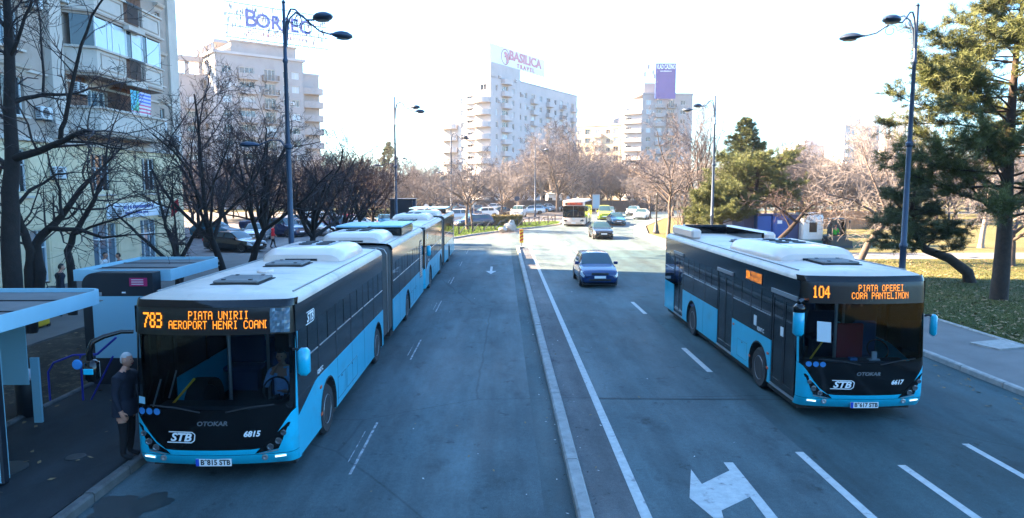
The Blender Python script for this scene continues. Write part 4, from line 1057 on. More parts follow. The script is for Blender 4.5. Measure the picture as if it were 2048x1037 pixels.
            for (p, q) in spans:
                if q - p < .15: continue
                n = max(1, round((q - p - .1) / 1.28)); w = (q - p) / n
                for i in range(n + 1):
                    yy = p + w*i; half = .05
                    e0, e1 = max(p, yy-half), min(q, yy+half)
                    side_poly(bus, s, [(e1, belt+.002), (e0, belt+.002), (e0, 2.368), (e1, 2.368)], 'bus_black', 'pillar')
                for i in range(n):
                    g0, g1 = p + w*i + .05, p + w*(i+1) - .05
                    mb = MB(); mb.box(min(s*(HW-.012), s*(HW-.004)), max(s*(HW-.012), s*(HW-.004)), g0, g1, belt+.002, 2.368); pane = mb.build('window', 'bus_side_glass', bus)
                    if w > .7:
                        mb = MB(); mb.box(min(s*(HW-.003), s*(HW+.006)), max(s*(HW-.003), s*(HW+.006)), g0+.02, g1-.02, 1.815, 1.832); mb.build('window_rail', 'metal_silver', pane)
                        mb = MB(); mid = (g0+g1)/2; mb.box(min(s*(HW-.003), s*(HW+.004)), max(s*(HW-.003), s*(HW+.004)), mid-.018, mid+.018, 1.833, 2.34); mb.build('window_bar', 'bus_black', pane)
            # doors
            for d in cuts:
                y0, y1 = d[0]+.03, d[1]-.03; mid = (y0+y1)/2
                for (u0, u1) in ((y0, mid-.006), (mid+.006, y1)):
                    dr = MB(); xs = sorted((s*(HW-.035), s*(HW-.008)))
                    for (c0,c1,z0,z1) in ((u0,u0+.06,.36,2.34),(u1-.06,u1,.36,2.34),(u0+.06,u1-.06,.36,.5),(u0+.06,u1-.06,2.26,2.34)): dr.box(xs[0], xs[1], c0, c1, z0, z1)
                    do = dr.build('door', 'bus_black', bus)
                    g = MB(); xg = sorted((s*(HW-.026), s*(HW-.018))); g.box(xg[0], xg[1], u0+.06, u1-.06, .5, 2.26); g.build('pane', 'bus_side_glass', do)
                    h = MB(); xh = sorted((s*(HW-.10), s*(HW-.075))); h.tube([(s*(HW-.09), u0+.12, 1.05), (s*(HW-.09), u1-.12, 1.45)], .016, 6); h.build('grab_rail', 'metal_grey', do)
                t = MB(); xs = sorted((s*(HW-.1), s*(HW+.004))); t.box(xs[0], xs[1], d[0], d[1], .30, .352); t.build('threshold', 'metal_silver', bus)
                t = MB(); xs = sorted((s*(HW-.0), s*(HW+.03))); t.box(xs[0], xs[1], d[0]-.02, d[1]+.02, 2.37, 2.46); t.build('door_header', 'metal_grey', bus)
    for c in axles:
        for s in (-1, 1): wheel(bus, s*1.10, c, s)
    # interior shell
    for (a, b) in secs:
        a0 = .45 if a < .5 else a
        mb = MB(); mb.box(-1.2, 1.2, a0, b-.02, .33, .42); mb.build('floor', 'interior', bus)
        mb = MB(); mb.box(-1.22, 1.22, a0+.3, b-.02, 2.66, 2.70); mb.build('ceiling', 'interior_grey', bus)
        y = a0 + 3.1
        while y < b - .9:
            for x in (-.85, .85):
                if x < 0 and any(d[0]-.6 < y < d[1]+.2 for d in doors): continue
                mb = MB(); mb.box(x-.38, x+.38, y, y+.42, .85, .95, 0, .03); mb.box(x-.38, x+.38, y+.36, y+.46, .951, 1.55, 0, .04); mb.box(x-.3, x+.3, y+.1, y+.35, .425, .849); mb.build('seat', 'seat_blue', bus)
            mb = MB(); mb.tube([(.42, y+.4, .43), (.42, y+.4, 2.65)], .018, 6); mb.build('grab_pole', 'metal_grey', bus)
            y += 1.15
    mb = MB(); mb.box(-1.1, 1.1, .40, .85, .45, 1.12, 0, .06); mb.build('dashboard', 'interior', bus)
    mb = MB(); mb.tube([(-.12, 1.15, .43), (-.12, 1.15, 2.65)], .035, 8); mb.build('grab_pole', 'metal_silver', bus)
    mb = MB(); mb.tube([(.34, 1.75, .43), (.34, 1.75, 2.2)], .03, 8); mb.build('grab_pole', 'metal_grey', bus)
    mb = MB(); mb.box(.40, 1.2, 1.95, 1.99, .43, 2.1); mb.build('cab_partition', 'interior', bus)
    mb = MB(); mb.tube([(-.95, .62, 1.02), (-.55, .75, 1.5)], .02, 6); mb.build('grab_pole', 'yellow', bus)
    sw = MB(); n = 20; sw.tube([(.72+.22*math.cos(2*PI*k/n), .98+.10*math.sin(2*PI*k/n), 1.24+.19*math.sin(2*PI*k/n)) for k in range(n+1)], .016, 6); sw.build('steering_wheel', 'rubber', bus)
    mb = MB(); mb.box(.46, .98, 1.5, 1.62, .95, 1.75, 0, .05); mb.box(.46, .98, 1.05, 1.49, .85, .97, 0, .04); mb.build('driver_seat', 'seat_blue', bus)
    # under-body, rear
    mb = MB()
    for (a, b) in secs: mb.box(-1.16, 1.16, max(a, .5), b-.05, .13, .329)
    mb.build('chassis', 'rubber', bus)
    mb = MB(); mb.box(-1.26, 1.26, L-.04, L, .35, 1.2); mb.build('rear_panel', paint, bus)
    mb = MB(); mb.box(-1.26, 1.26, L-.04, L-.001, 1.201, 2.80); mb.add([(x, L-.002, z) for x, z in ((-1.262,2.801),(-1.19,2.93),(-.6,2.98),(.6,2.98),(1.19,2.93),(1.262,2.801))], [(0,1,2,3,4,5)]); mb.build('rear_window', 'bus_black', bus)
    # roofs
    for i, (a, b) in enumerate(secs): roof_patch(bus, a, b, i == 0, 'bus_roof' if not plain else 'bus_white')
    for i, (a, b) in enumerate(secs):
        y = a + 2.5
        while y < b - .6:
            mb = MB(); mb.grid([[(x, y-.012, z+.004) for x, z in ((-1.1,2.952),(-.6,2.985),(0,2.995),(.6,2.985),(1.1,2.952))], [(x, y+.012, z+.004) for x, z in ((-1.1,2.952),(-.6,2.985),(0,2.995),(.6,2.985),(1.1,2.952))]]); mb.build('roof_seam', 'metal_grey', bus, recalc=False); y += 2.5
    for s in (-1, 1):                                       # gutters
        for i, (a, b) in enumerate(secs):
            mb = MB(); mb.box(min(s*1.10, s*1.125), max(s*1.10, s*1.125), a if i else .8, b-.01, 2.95, 2.975); mb.build('gutter', 'metal_grey', bus)
    return bus
def stb_logo(parent, fn, h):
    m = MB(); w = h*1.35
    out = [(-w, h*.5), (w*.8, h*.5), (w, h*.3), (w*.92, -h*.35), (w*.7, -h*.5), (-w, -h*.5)]; t = .016
    bars = [((-w*.85, h*.5), (w*.8, h*.5)), ((w*.8, h*.5), (w, h*.28)), ((w, h*.28), (w*.93, -h*.3)), ((w*.93, -h*.3), (w*.72, -h*.5)), ((w*.72, -h*.5), (-w, -h*.5))]
    for a, b in bars:
        d = Vector((b[0]-a[0], b[1]-a[1])).normalized(); n = Vector((-d.y, d.x))*t/2
        m.add([fn(a[0]-n.x, a[1]-n.y), fn(b[0]-n.x, b[1]-n.y), fn(b[0]+n.x, b[1]+n.y), fn(a[0]+n.x, a[1]+n.y)], [(0,1,2,3)])
    o = m.build('emblem', 'letter_white', parent, recalc=False)
    text_obj('emblem_text', 'STB', h*1.05, lambda u,v,w_: fn(u-.01, v-.005), 'letter_white', o, bold=.006, shear=.3, sx=1.15)
def bellow(bus, y0, y1):
    sec = [(-1.24,.45),(-1.24,2.72),(-1.16,2.86),(-1.0,2.90),(1.0,2.90),(1.16,2.86),(1.24,2.72),(1.24,.45)]; rows = []; n = 26
    for k in range(n+1):
        q = 1.0 if k % 2 == 0 else .965
        rows.append([(x*q, y0+(y1-y0)*k/n, z if z < 1 else z*(.985 if k % 2 else 1)) for x, z in sec])
    mb = MB(); mb.grid(rows); mb.build('bellows', 'bellows', bus, recalc=False)
    for yy in (y0+.02, (y0+y1)/2, y1-.02):
        mb = MB(); a = [(x*1.012, z*1.004) for x, z in sec]
        mb.grid([[(x, yy-.04, z) for x, z in a], [(x, yy+.04, z) for x, z in a]]); mb.build('bellows_hoop', 'metal_grey', bus, recalc=False)
def side_marks(bus, s, y_logo):
    if s > 0:
        stb_logo(bus, lambda u, v: (HW+.004, y_logo + u, 2.46+v), .2)
        text_obj('model_name', 'KENT C', .11, lambda u,v,w: (HW+.004, 1.75+u, belt_+.09+v), 'letter_white', bus, bold=.004)
    else:
        text_obj('model_name', 'KENT C', .12, lambda u,v,w: (-HW-.004, 2.35-u, belt_+.1+v), 'letter_white', bus, bold=.004)
belt_ = 1.28
AX = (-4.58, 10.62)
bus1 = build_bus('front articulated blue and black city bus on the left with lit orange display', (AX[0], AX[1], 0), 18.2, [(.36, 8.4), (10.2, 18.2)], [2.3, 7.55, 13.4], [(.42, 1.6), (4.3, 5.6), (11.2, 12.4), (15.2, 16.4)], '783',
    [('PIATA UNIRII', -.31, 2.685), ('AEROPORT HENRI COAN[', -.63, 2.535)], num='6815', plate='B*815 STB', name='articulated_bus', group='articulated buses queued at the stop')
bellow(bus1, 8.4, 10.2)
mirror_pair(bus1, 'hanging'); side_marks(bus1, 1, 1.2)
hatch(bus1, -.05, 1.35, .78, .85); hatch(bus1, -.05, 4.0, .78, .75)
mb = MB(); mb.lathe((-.1, 3.05, 2.985), [(.16, 0), (.16, .04), (.12, .06), (0, .06)], 16); mb.build('roof_vent', 'bus_white', bus1)
ac_pod(bus1, 5.15, 7.7); ac_pod(bus1, 10.35, 12.7)
battery_pod(bus1, 13.1, 15.6, -1.1, -.05); battery_pod(bus1, 13.3, 16.4, .05, 1.1)
mb = MB(); mb.box(HW-.001, HW+.006, 17.0, 17.7, 1.0, 2.5); vg = mb.build('vent_panel', 'metal_dark', bus1)
for i in range(16):
    mb = MB(); mb.box(HW+.007, HW+.014, 17.04, 17.66, 1.06+i*.088, 1.10+i*.088); mb.build('louvre', 'bus_white', vg)
bus2 = copy_tree(bus1); bus2.location = (AX[0], 29.35, 0); tag(bus2, 'second articulated blue bus standing directly behind the front left bus')
# crumpled film stuck beside the display of the front bus
rr = random.Random(4); mb = MB(); mb.grid([[(.93+.28*i/8, yf(.93+.28*i/8, 2.40+.38*j/8)-.015-rr.uniform(0,.03), 2.40+.38*j/8) for i in range(9)] for j in range(9)]); mb.build('film_patch', 'window_blue', bus1, recalc=False)
mb = MB(); mb.add([(x, yf(x, z)-.012, z) for x, z in ((-1.17,1.28),(-1.06,1.27),(-1.06,1.38),(-1.17,1.39))], [(0,1,2,3)]); mb.build('window_sticker', 'shelter_panel', bus1, recalc=False)

bus3 = build_bus('blue and black city bus on the right with three dark doors and orange display', (7.22, 13.35, 0), 11.8, [(.36, 11.8)], [2.45, 8.15], [(.42, 1.72), (4.35, 5.6), (9.3, 10.5)], '104',
    [('PIATA OPEREI', -.20, 2.685), ('CORA PANTELIMON', -.33, 2.535)], num='6617', plate='B*617 STB')
mirror_pair(bus3, 'upright', .11); side_marks(bus3, -1, 0)
bdl = MB(); bdl.box(-HW-.012, -HW-.003, 2.35, 3.45, 2.42, 2.68); sl = bdl.build('side_display', 'led_board', bus3)
GF = lambda u, v: (-HW-.016, 3.38-u, v)
led_text(sl, '104', 0.0, 2.555, .016, .028, GF, thick=2, name='route_number'); led_text(sl, 'PIATA OPEREI', .36, 2.61, .0095, .014, GF, name='destination_text'); led_text(sl, 'CORA PANTELIMON', .32, 2.49, .0078, .014, GF, name='destination_text')
hatch(bus3, .1, 1.45, .8, .8); hatch(bus3, .1, 7.2, .7, .6)
ac_pod(bus3, 2.35, 5.9)
mb = MB(); mb.box(-1.1, -.78, 9.0, 11.6, 2.965, 3.28, 0, .06); mb.build('roof_fairing', 'bus_white', bus3)
mb = MB(); mb.box(.78, 1.1, 7.6, 11.6, 2.965, 3.28, 0, .08); mb.build('roof_fairing', 'bus_white', bus3)
mb = MB(); mb.box(-.77, .77, 11.2, 11.6, 2.965, 3.30, 0, .06); mb.build('roof_fairing', 'bus_black', bus3)
mb = MB(); mb.box(.70, .778, 7.75, 11.1, 2.99, 3.25); mb.build('fairing_glass', 'bus_black', bus3)
for y0, y1, z0, z1 in ((9.6, 9.85, 1.32, 1.6),):
    pass
for (y, z, w, h, m_) in ((2.62, 1.42, .17, .24, 'notice'), (1.05, 1.5, .16, .2, 'notice')):
    mb = MB(); mb.box(-HW-.004, -HW+.0, y, y+w, z, z+h); mb.build('window_sticker', m_, bus3)
for (y, z) in ((1.86, .95), (1.86, .62), (4.2, 1.15), (3.0, .62)):
    mb = MB(); mb.box(-HW-.012, -HW-.001, y-.05, y+.05, z-.025, z+.025); mb.build('side_marker', 'orange_light', bus3)
mb = MB(); mb.add([(x, yf(x, z)-.012, z) for x, z in ((-.98,1.62),(-.72,1.60),(-.72,2.0),(-.98,2.02))], [(0,1,2,3)]); mb.build('window_notice', 'notice', bus3, recalc=False)
mb = MB(); mb.box(.30, .52, .5, .62, 1.125, 1.15); mb.box(.37, .47, .54, .58, 1.151, 1.30); mb.build('dash_box', 'notice', bus3)
mb = MB(); mb.box(-.1, .05, .5, .6, 1.125, 1.18); mb.build('dash_box', 'sticker_blue', bus3)
mb = MB(); mb.box(.02, .62, 1.38, 1.45, .95, 1.72, 0, .03); mb.build('partition_panel', 'seat_red', bus3)
for (y, z) in ((1.75, 1.05), (1.75, .55)):
    mb = MB(); mb.box(HW+.001, HW+.014, y-.05, y+.05, z-.025, z+.025); mb.build('side_marker', 'orange_light', bus1)

wbp = at(1147, 454)
bus4 = build_bus('distant white city bus with red display turning in the sunlit road', (wbp.x, wbp.y, 0), 12.0, [(.36, 12.0)], [2.6, 8.5], [(.42, 1.6), (5.0, 6.2)], '', [], paint='bus_white', plain=True, belt=1.05)
bus4.rotation_euler = (0, 0, R(-11))
mb = MB(); mb.lathe((0, yf(0,.85)-.01, .85), [(.13,0),(.13,-.02),(.10,-.025),(0,-.02)], 16, 'y'); mb.build('badge', 'metal_silver', bus4)
mb = MB(); mb.box(-.26, .26, yf(0,.42)-.03, yf(0,.42)-.015, .36, .47); mb.build('number_plate', 'letter_white', bus4)
for s in (-1, 1):
    mb = MB(); mb.box(s*1.42-.11, s*1.42+.11, -.05, .12, 1.7, 2.2, 0, .04); o = mb.build('mirror', 'bus_black', bus4); mb = MB(); mb.tube([(s*1.2,.2,2.3),(s*1.38,.1,2.25),(s*1.42,.05,2.1)], .03, 6); mb.build('mirror_arm', 'bus_black', o)
# ================================================================== CARS
STY = {  # L, W, H, cowl y, windscreen top y, roof end y, rear glass foot y, rear foot z, hood z, deck z, axles
 'hatch': (4.15,1.76,1.48, 1.02,1.78,3.30,3.98,.98, .93,.98, (.82,3.38)),
 'sedan': (4.50,1.76,1.45, 1.22,2.00,3.05,3.80,1.02, .90,1.02, (.88,3.50)),
 'wagon': (4.60,1.80,1.50, 1.18,1.95,3.95,4.45,1.02, .93,1.02, (.90,3.60)),
 'suv':   (4.45,1.84,1.72, 1.12,1.80,3.80,4.32,1.15, 1.06,1.15, (.86,3.52)),
 'van':   (4.90,1.90,1.95, .80,1.62,4.62,4.86,1.20, 1.10,1.20, (.90,3.95))}
_cars = {}
def car_meshes(style):
    if style in _cars: return _cars[style]
    L, W, H, yc, yw, yr, yg, zg, zh, zd, ax = STY[style]; w = W/2; out = {}
    # one smooth loft for body and cabin; glass is laid on the same surface
    wt = w*.70; bx = style in ('van',)
    def sm(a, b, t):
        t = max(0., min(1., (t-a)/(b-a))); return t*t*(3-2*t)
    def base(y):
        k = lerp_pts([(0,.72),(.04,.86),(.14,.945),(.35,.985),(.8,1.0),(L-.7,1.0),(L-.3,.97),(L-.1,.92),(L,.80)])(y)
        zt = lerp_pts([(0,zh-.36),(.04,zh-.28),(.16,zh-.17),(.5,zh-.08),(yc,zh),(yc+.6,zh+.02),((yc+yg)/2,zd-.02),(yg,zd),(L-.2,zd-.015),(L-.05,zd-.07),(L,zd-.20)])(y)
        zb = lerp_pts([(0,.34),(.05,.25),(.3,.19),(L-.3,.20),(L-.05,.30),(L,.38)])(y)
        return w*k, zt, zb
    def roof(y):
        if y <= yc or y >= yg: return 0.0
        if y < yw: t = (y-yc)/(yw-yc); return .985*t**.92
        if y > yr: t = (yg-y)/(yg-yr); return .985*t**.85
        return .985 + .015*math.sin(PI*(y-yw)/(yr-yw))
    def S(y):
        hw, zt, zb = base(y); q = roof(y); zm = zb + (zt-zb)*.55
        pts = [(0,zb),(hw*.84,zb),(hw*.95,zb+.06),(hw*.995,zb+.20),(hw*1.005,zm),(hw*.985,zt-.09),(hw*.935,zt-.012)]
        if q <= 0: pts += [(hw*.86,zt+.006),(hw*.66,zt+.022),(hw*.36,zt+.032),(0,zt+.036)]
        else:
            zr = zt + (H-zt)*q; ex = hw*.89 + (wt-hw*.89)*q; e0 = hw*.89
            pts += [(e0+(ex-e0)*.55+.014*q, zt+.01+(zr-zt-.05*q)*.55), (ex, zr-.045*q), (ex*.62, zr-.008), (0, zr)]
        return pts
    ys = sorted(set([0,.015,.04,.09,.16,.28,.5,.75,yc-.02,yc,L-.35,L-.2,L-.1,L-.04,L-.012,L] + [yc+(yw-yc)*i/5 for i in range(6)] + [yw+(yr-yw)*i/5 for i in range(6)] + [yr+(yg-yr)*i/5 for i in range(6)])); ys = [y for y in ys if 0 <= y <= L]
    rows = []
    for y in ys:
        h_ = S(y); rows.append([(x, y-L/2, z) for x, z in h_] + [(-x, y-L/2, z) for x, z in h_[-2:0:-1]]); rows[-1].append(rows[-1][0])
    mb = MB(); mb.grid(rows, flip=True); n = len(rows[0])-1
    mb.add(rows[0][:-1], [tuple(range(n))]); mb.add(rows[-1][:-1], [tuple(range(n-1,-1,-1))])
    out['body'] = mb
    def at_(y, f, off=.006):
        h_ = S(y); k = min(int(f), len(h_)-2); t = f-k; x = h_[k][0]+(h_[k+1][0]-h_[k][0])*t; z = h_[k][1]+(h_[k+1][1]-h_[k][1])*t
        return (x, y-L/2, z)
    # across the cabin: f 6 belt, 8 roof edge, 10 centre line
    def cross(y0, y1, fa, n=5, dz=.010, dy=0.0):
        g = []
        for i in range(n+1):
            y = y0+(y1-y0)*i/n; row = [at_(y, f) for f in fa]; row = [(x, yy+dy, z+dz) for x, yy, z in row]; g.append(row + [(-x, yy, z) for x, yy, z in row[-2::-1]])
        m_ = MB(); m_.grid(g); return m_
    out['windscreen'] = cross(yc+.10*(yw-yc), yw-.02, [8.02,8.5,9,9.5,10], 5, .008, -.008)
    out['rear_window'] = cross(yr+.04, yg-.12*(yg-yr), [8.1,8.6,9,9.5,10], 5, .008, .008)
    spans = [(yw-.30,(yw+yr)/2-.06),((yw+yr)/2+.02,yr+.02)] + ([(yr+.08,yr+.45*(yg-yr))] if style in ('wagon','suv') else [])
    if style == 'van': spans = [(yw-.2,yw+.85),(yw+.95,yw+2.0)]
    for sgn_ in (1, -1):
        for (a, b) in spans:
            g = [[(sgn_*(at_(y, f)[0]+.007), y-L/2, at_(y, f)[2]) for f in (6.25,6.6,7.0,7.4,7.8)] for y in [a+(b-a)*i/4 for i in range(5)]]
            m_ = MB(); m_.grid(g); out.setdefault('side_window', []).append(m_)
    r = .31 if style != 'suv' else .36; whs = []
    for s in (-1, 1):
        for y in ax:
            tb = MB(); x = s*(w-.10); tb.lathe((x, y-L/2, r), [(r*.62,-.09*s),(r*.94,-.10*s),(r,-.05*s),(r,.06*s),(r*.94,.105*s),(r*.62,.10*s)], 18, 'x')
            rb = MB(); rb.lathe((x, y-L/2, r), [(r*.64,.08*s),(r*.62,.104*s),(r*.5,.085*s),(r*.15,.095*s),(0,.095*s)], 14, 'x')
            ab = MB(); pts = [(y-L/2 + (r+.07)*math.cos(q), r + (r+.07)*math.sin(q)) for q in [R(-12) + R(204)*k/14 for k in range(15)]]; ab.add([(s*(w+.003), p, z) for p, z in pts], [tuple(range(15))]); ab.add([(s*(w-.22), p, z) for p, z in pts], [tuple(range(15))])
            whs.append((tb, rb, ab))
    out['wheels'] = whs; out['dims'] = (L, W, H, zh, w, yc)
    # details
    zl = zh-.27
    for s in (-1, 1):
        g_ = []
        for f in (4.25, 4.55, 4.85, 5.15, 5.6):
            row = []
            for y in (.03,.06,.10,.17,.27,.38):
                p_ = at_(y, f); row.append((s*(p_[0]+.006), p_[1]-.008, p_[2]+.004))
            g_.append(row)
        mb = MB(); mb.grid(g_); out.setdefault('headlight', []).append(mb)
        mb = MB(); mb.box(s*w*.78-.11, s*w*.78+.11, L/2-.07, L/2-.02, zd-.30, zd-.12, 0, .02); out.setdefault('tail_light', []).append(mb)
        mb = MB(); mx = s*(w*.90+.13); mb.box(mx-.10, mx+.10, yc-L/2+.28, yc-L/2+.40, zh+.03, zh+.17, 0, .03); out.setdefault('mirror', []).append(mb)
    mb = MB(); mb.box(-w*.44, w*.44, -L/2-.012, -L/2+.08, zl-.05, zl+.045, 0, .01); mb.box(-w*.58, w*.58, -L/2-.014, -L/2+.1, .33, .43, 0, .015); out['grille'] = mb
    mb = MB(); mb.box(-.26, .26, -L/2-.032, -L/2-.016, .455, .565); out['number_plate'] = mb
    mb = MB(); mb.box(-w*.9, w*.9, -L/2+.12, L/2-.12, .14, .19); out['underbody'] = mb
    _cars[style] = out
    return out
_cm = {}
def car(label, style, paint, loc, rz, group=None, detail=True, plate=None):
    g = car_meshes(style); c = thing('parked_car' if group and 'park' in group else 'car', label, 'car', loc, rz, group)
    def part(n, mb, m, parent=None, smooth=False, idx=0, angle=40):
        k = (style, n, m, idx)
        if k not in _cm: _cm[k] = mb.mesh(n, m, smooth, True, angle)
        return obj(n, _cm[k], parent or c)
    part('body', g['body'], paint, smooth=True, angle=38)
    part('windscreen', g['windscreen'], 'car_glass', smooth=True); part('rear_window', g['rear_window'], 'car_glass', smooth=True)
    for i, mb in enumerate(g['side_window']): part('side_window', mb, 'car_glass', idx=i, smooth=True)
    for i, (tb, rb, ab) in enumerate(g['wheels']):
        w = part('wheel', tb, 'rubber', smooth=True, idx=i, angle=30); part('rim', rb, 'metal_silver', w, smooth=True, idx=i, angle=30); part('wheel_arch', ab, 'letter_dark', idx=i)
    for i in (0, 1):
        part('headlight', g['headlight'][i], 'lens', idx=i); part('tail_light', g['tail_light'][i], 'red', idx=i); part('mirror', g['mirror'][i], paint, idx=i)
    part('grille', g['grille'], 'letter_dark'); p = part('number_plate', g['number_plate'], 'letter_white'); part('underbody', g['underbody'], 'letter_dark')
    return c
def gp(px, py): v = at(px, py); return v
# moving cars on the carriageway (front wheels' ground line in the photograph)
def drive(label, style, paint, px, py, rz=0.0):
    p = gp(px, py); L = STY[style][0]
    return car(label, style, paint, (p.x - math.sin(rz)*L/2, p.y + L/2*math.cos(rz), 0), rz, 'cars driving towards the camera')
drive('bright blue hatchback driving in the shaded right carriageway', 'hatch', 'car_blue', 1200, 577)
drive('black sedan ahead of the white bus at the edge of the sunlight', 'sedan', 'car_black', 1208, 480)
drive('dark grey green sedan right of the lime car', 'sedan', 'car_teal', 1238, 452)
drive('small lime green car beside the white bus', 'van', 'car_lime', 1209, 441, R(-8))
drive('dark grey estate behind the lime car', 'wagon', 'car_grey', 1217, 434, R(-12))
drive('white sedan on the right of the far carriageway', 'sedan', 'car_white', 1278, 440, R(-20))
drive('silver hatchback just behind the white sedan', 'hatch', 'car_silver', 1262, 432, R(-20))
drive('dark teal off-roader far up the road', 'suv', 'car_teal', 1238, 423, R(-18))
drive('pale grey off-roader farthest up the road', 'suv', 'car_silver', 1253, 420, R(-22))
# parked cars: style, colour, centre px, ground py, heading, label
PK = [('sedan','black',452,507,68,'black saloon parked nearest behind the dark trees'),
 ('wagon','silver',494,486,8,'pale silver car parked nose-on behind the black saloon'),
 ('suv','navy',556,476,60,'dark navy off-roader parked left of the tall lamp post'),
 ('hatch','blue',585,468,60,'blue hatchback just beyond the dark off-roader'),
 ('wagon','silver',612,473,75,'silver estate car right of the tall lamp post'),
 ('van','white',642,462,80,'white van between the dark tree trunks'),
 ('suv','navy',672,467,95,'large dark off-roader behind the forked tree'),
 ('sedan','white',718,462,100,'white saloon behind the second lamp post trees'),
 ('hatch','sky',762,457,190,'light blue hatchback parked near the dark box kiosk'),
 ('hatch','teal',420,478,80,'teal hatchback parked close to the yellow building corner'),
 ('sedan','navy',520,462,90,'navy saloon in the back row of the shaded car park'),
 ('sedan','silver',590,455,90,'silver saloon in the back row behind the blue hatchback'),
 ('hatch','grey',660,452,90,'grey hatchback in the back row beside the white van'),
 ('wagon','navy',945,457,-62,'dark blue estate parked beside the grass island'),
 ('suv','silver',908,447,-70,'silver grey off-roader beyond the dark blue estate'),
 ('sedan','black',1000,433,-85,'black saloon parked side-on behind the clipped hedge'),
 ('suv','white',1038,436,-12,'white off-roader with dark bumper beside the round sign'),
 ('sedan','sky',1082,425,70,'pale blue saloon first in the row by the far lamp post'),
 ('sedan','silver',1102,424,72,'silver saloon second in the row by the far lamp post'),
 ('hatch','silver',1120,423,75,'silver hatchback third in the row beside the white bus'),
 ('suv','grey',1134,419,75,'grey off-roader partly hidden by the white bus'),
 ('hatch','white',968,436,-75,'white hatchback behind the thin island trees'),
 ('sedan','grey',952,426,-80,'grey saloon in the middle row of the sunny car park'),
 ('wagon','white',985,424,-85,'white estate in the middle row of the sunny car park'),
 ('van','blue',893,418,10,'blue van at the back of the sunny car park'),
 ('sedan','teal',908,424,-78,'teal saloon below the blue van'),
 ('hatch','silver',922,416,-80,'silver hatchback in the back row left of the trees'),
 ('suv','white',1000,414,-85,'white off-roader in the back row of the sunny car park'),
 ('sedan','grey',1022,416,-85,'grey saloon in the back row near the round sign'),
 ('sedan','white',1062,412,75,'white saloon in the back row near the white kiosk'),
 ('hatch','black',870,428,-80,'black hatchback parked behind the dark box kiosk'),
 ('sedan','silver',845,433,-85,'silver saloon beside the dark box kiosk'),
 ('sedan','navy',930,437,-70,'navy saloon between the silver off-roader and the thin trees'),
 ('hatch','sky',948,417,-82,'light blue hatchback in the back row of the sunny car park'),
 ('wagon','silver',1062,430,-78,'silver estate car right of the round sign post'),
 ('sedan','sky',1044,421,-85,'light blue saloon behind the white off-roader'),
 ('wagon','grey',915,432,-75,'dark grey estate behind the silver off-roader'),
 ('suv','teal',975,415,-85,'teal off-roader in the back row of the sunny car park'),
 ('hatch','white',880,438,-80,'white hatchback close behind the second bus'),
 ('hatch','red',700,455,95,'red hatchback in the back row of the shaded car park')]
for (st, pc, px, py, h, lab) in PK:
    p = gp(px, py); L, W = STY[st][0], STY[st][1]; rz = R(h); hw = abs(math.sin(rz))*L*.5*0 + W*.5*abs(math.sin(rz)) + L*.5*abs(math.cos(rz))
    car(lab, st, 'car_' + pc, (p.x, p.y + hw, 0), rz, 'cars in the car park')

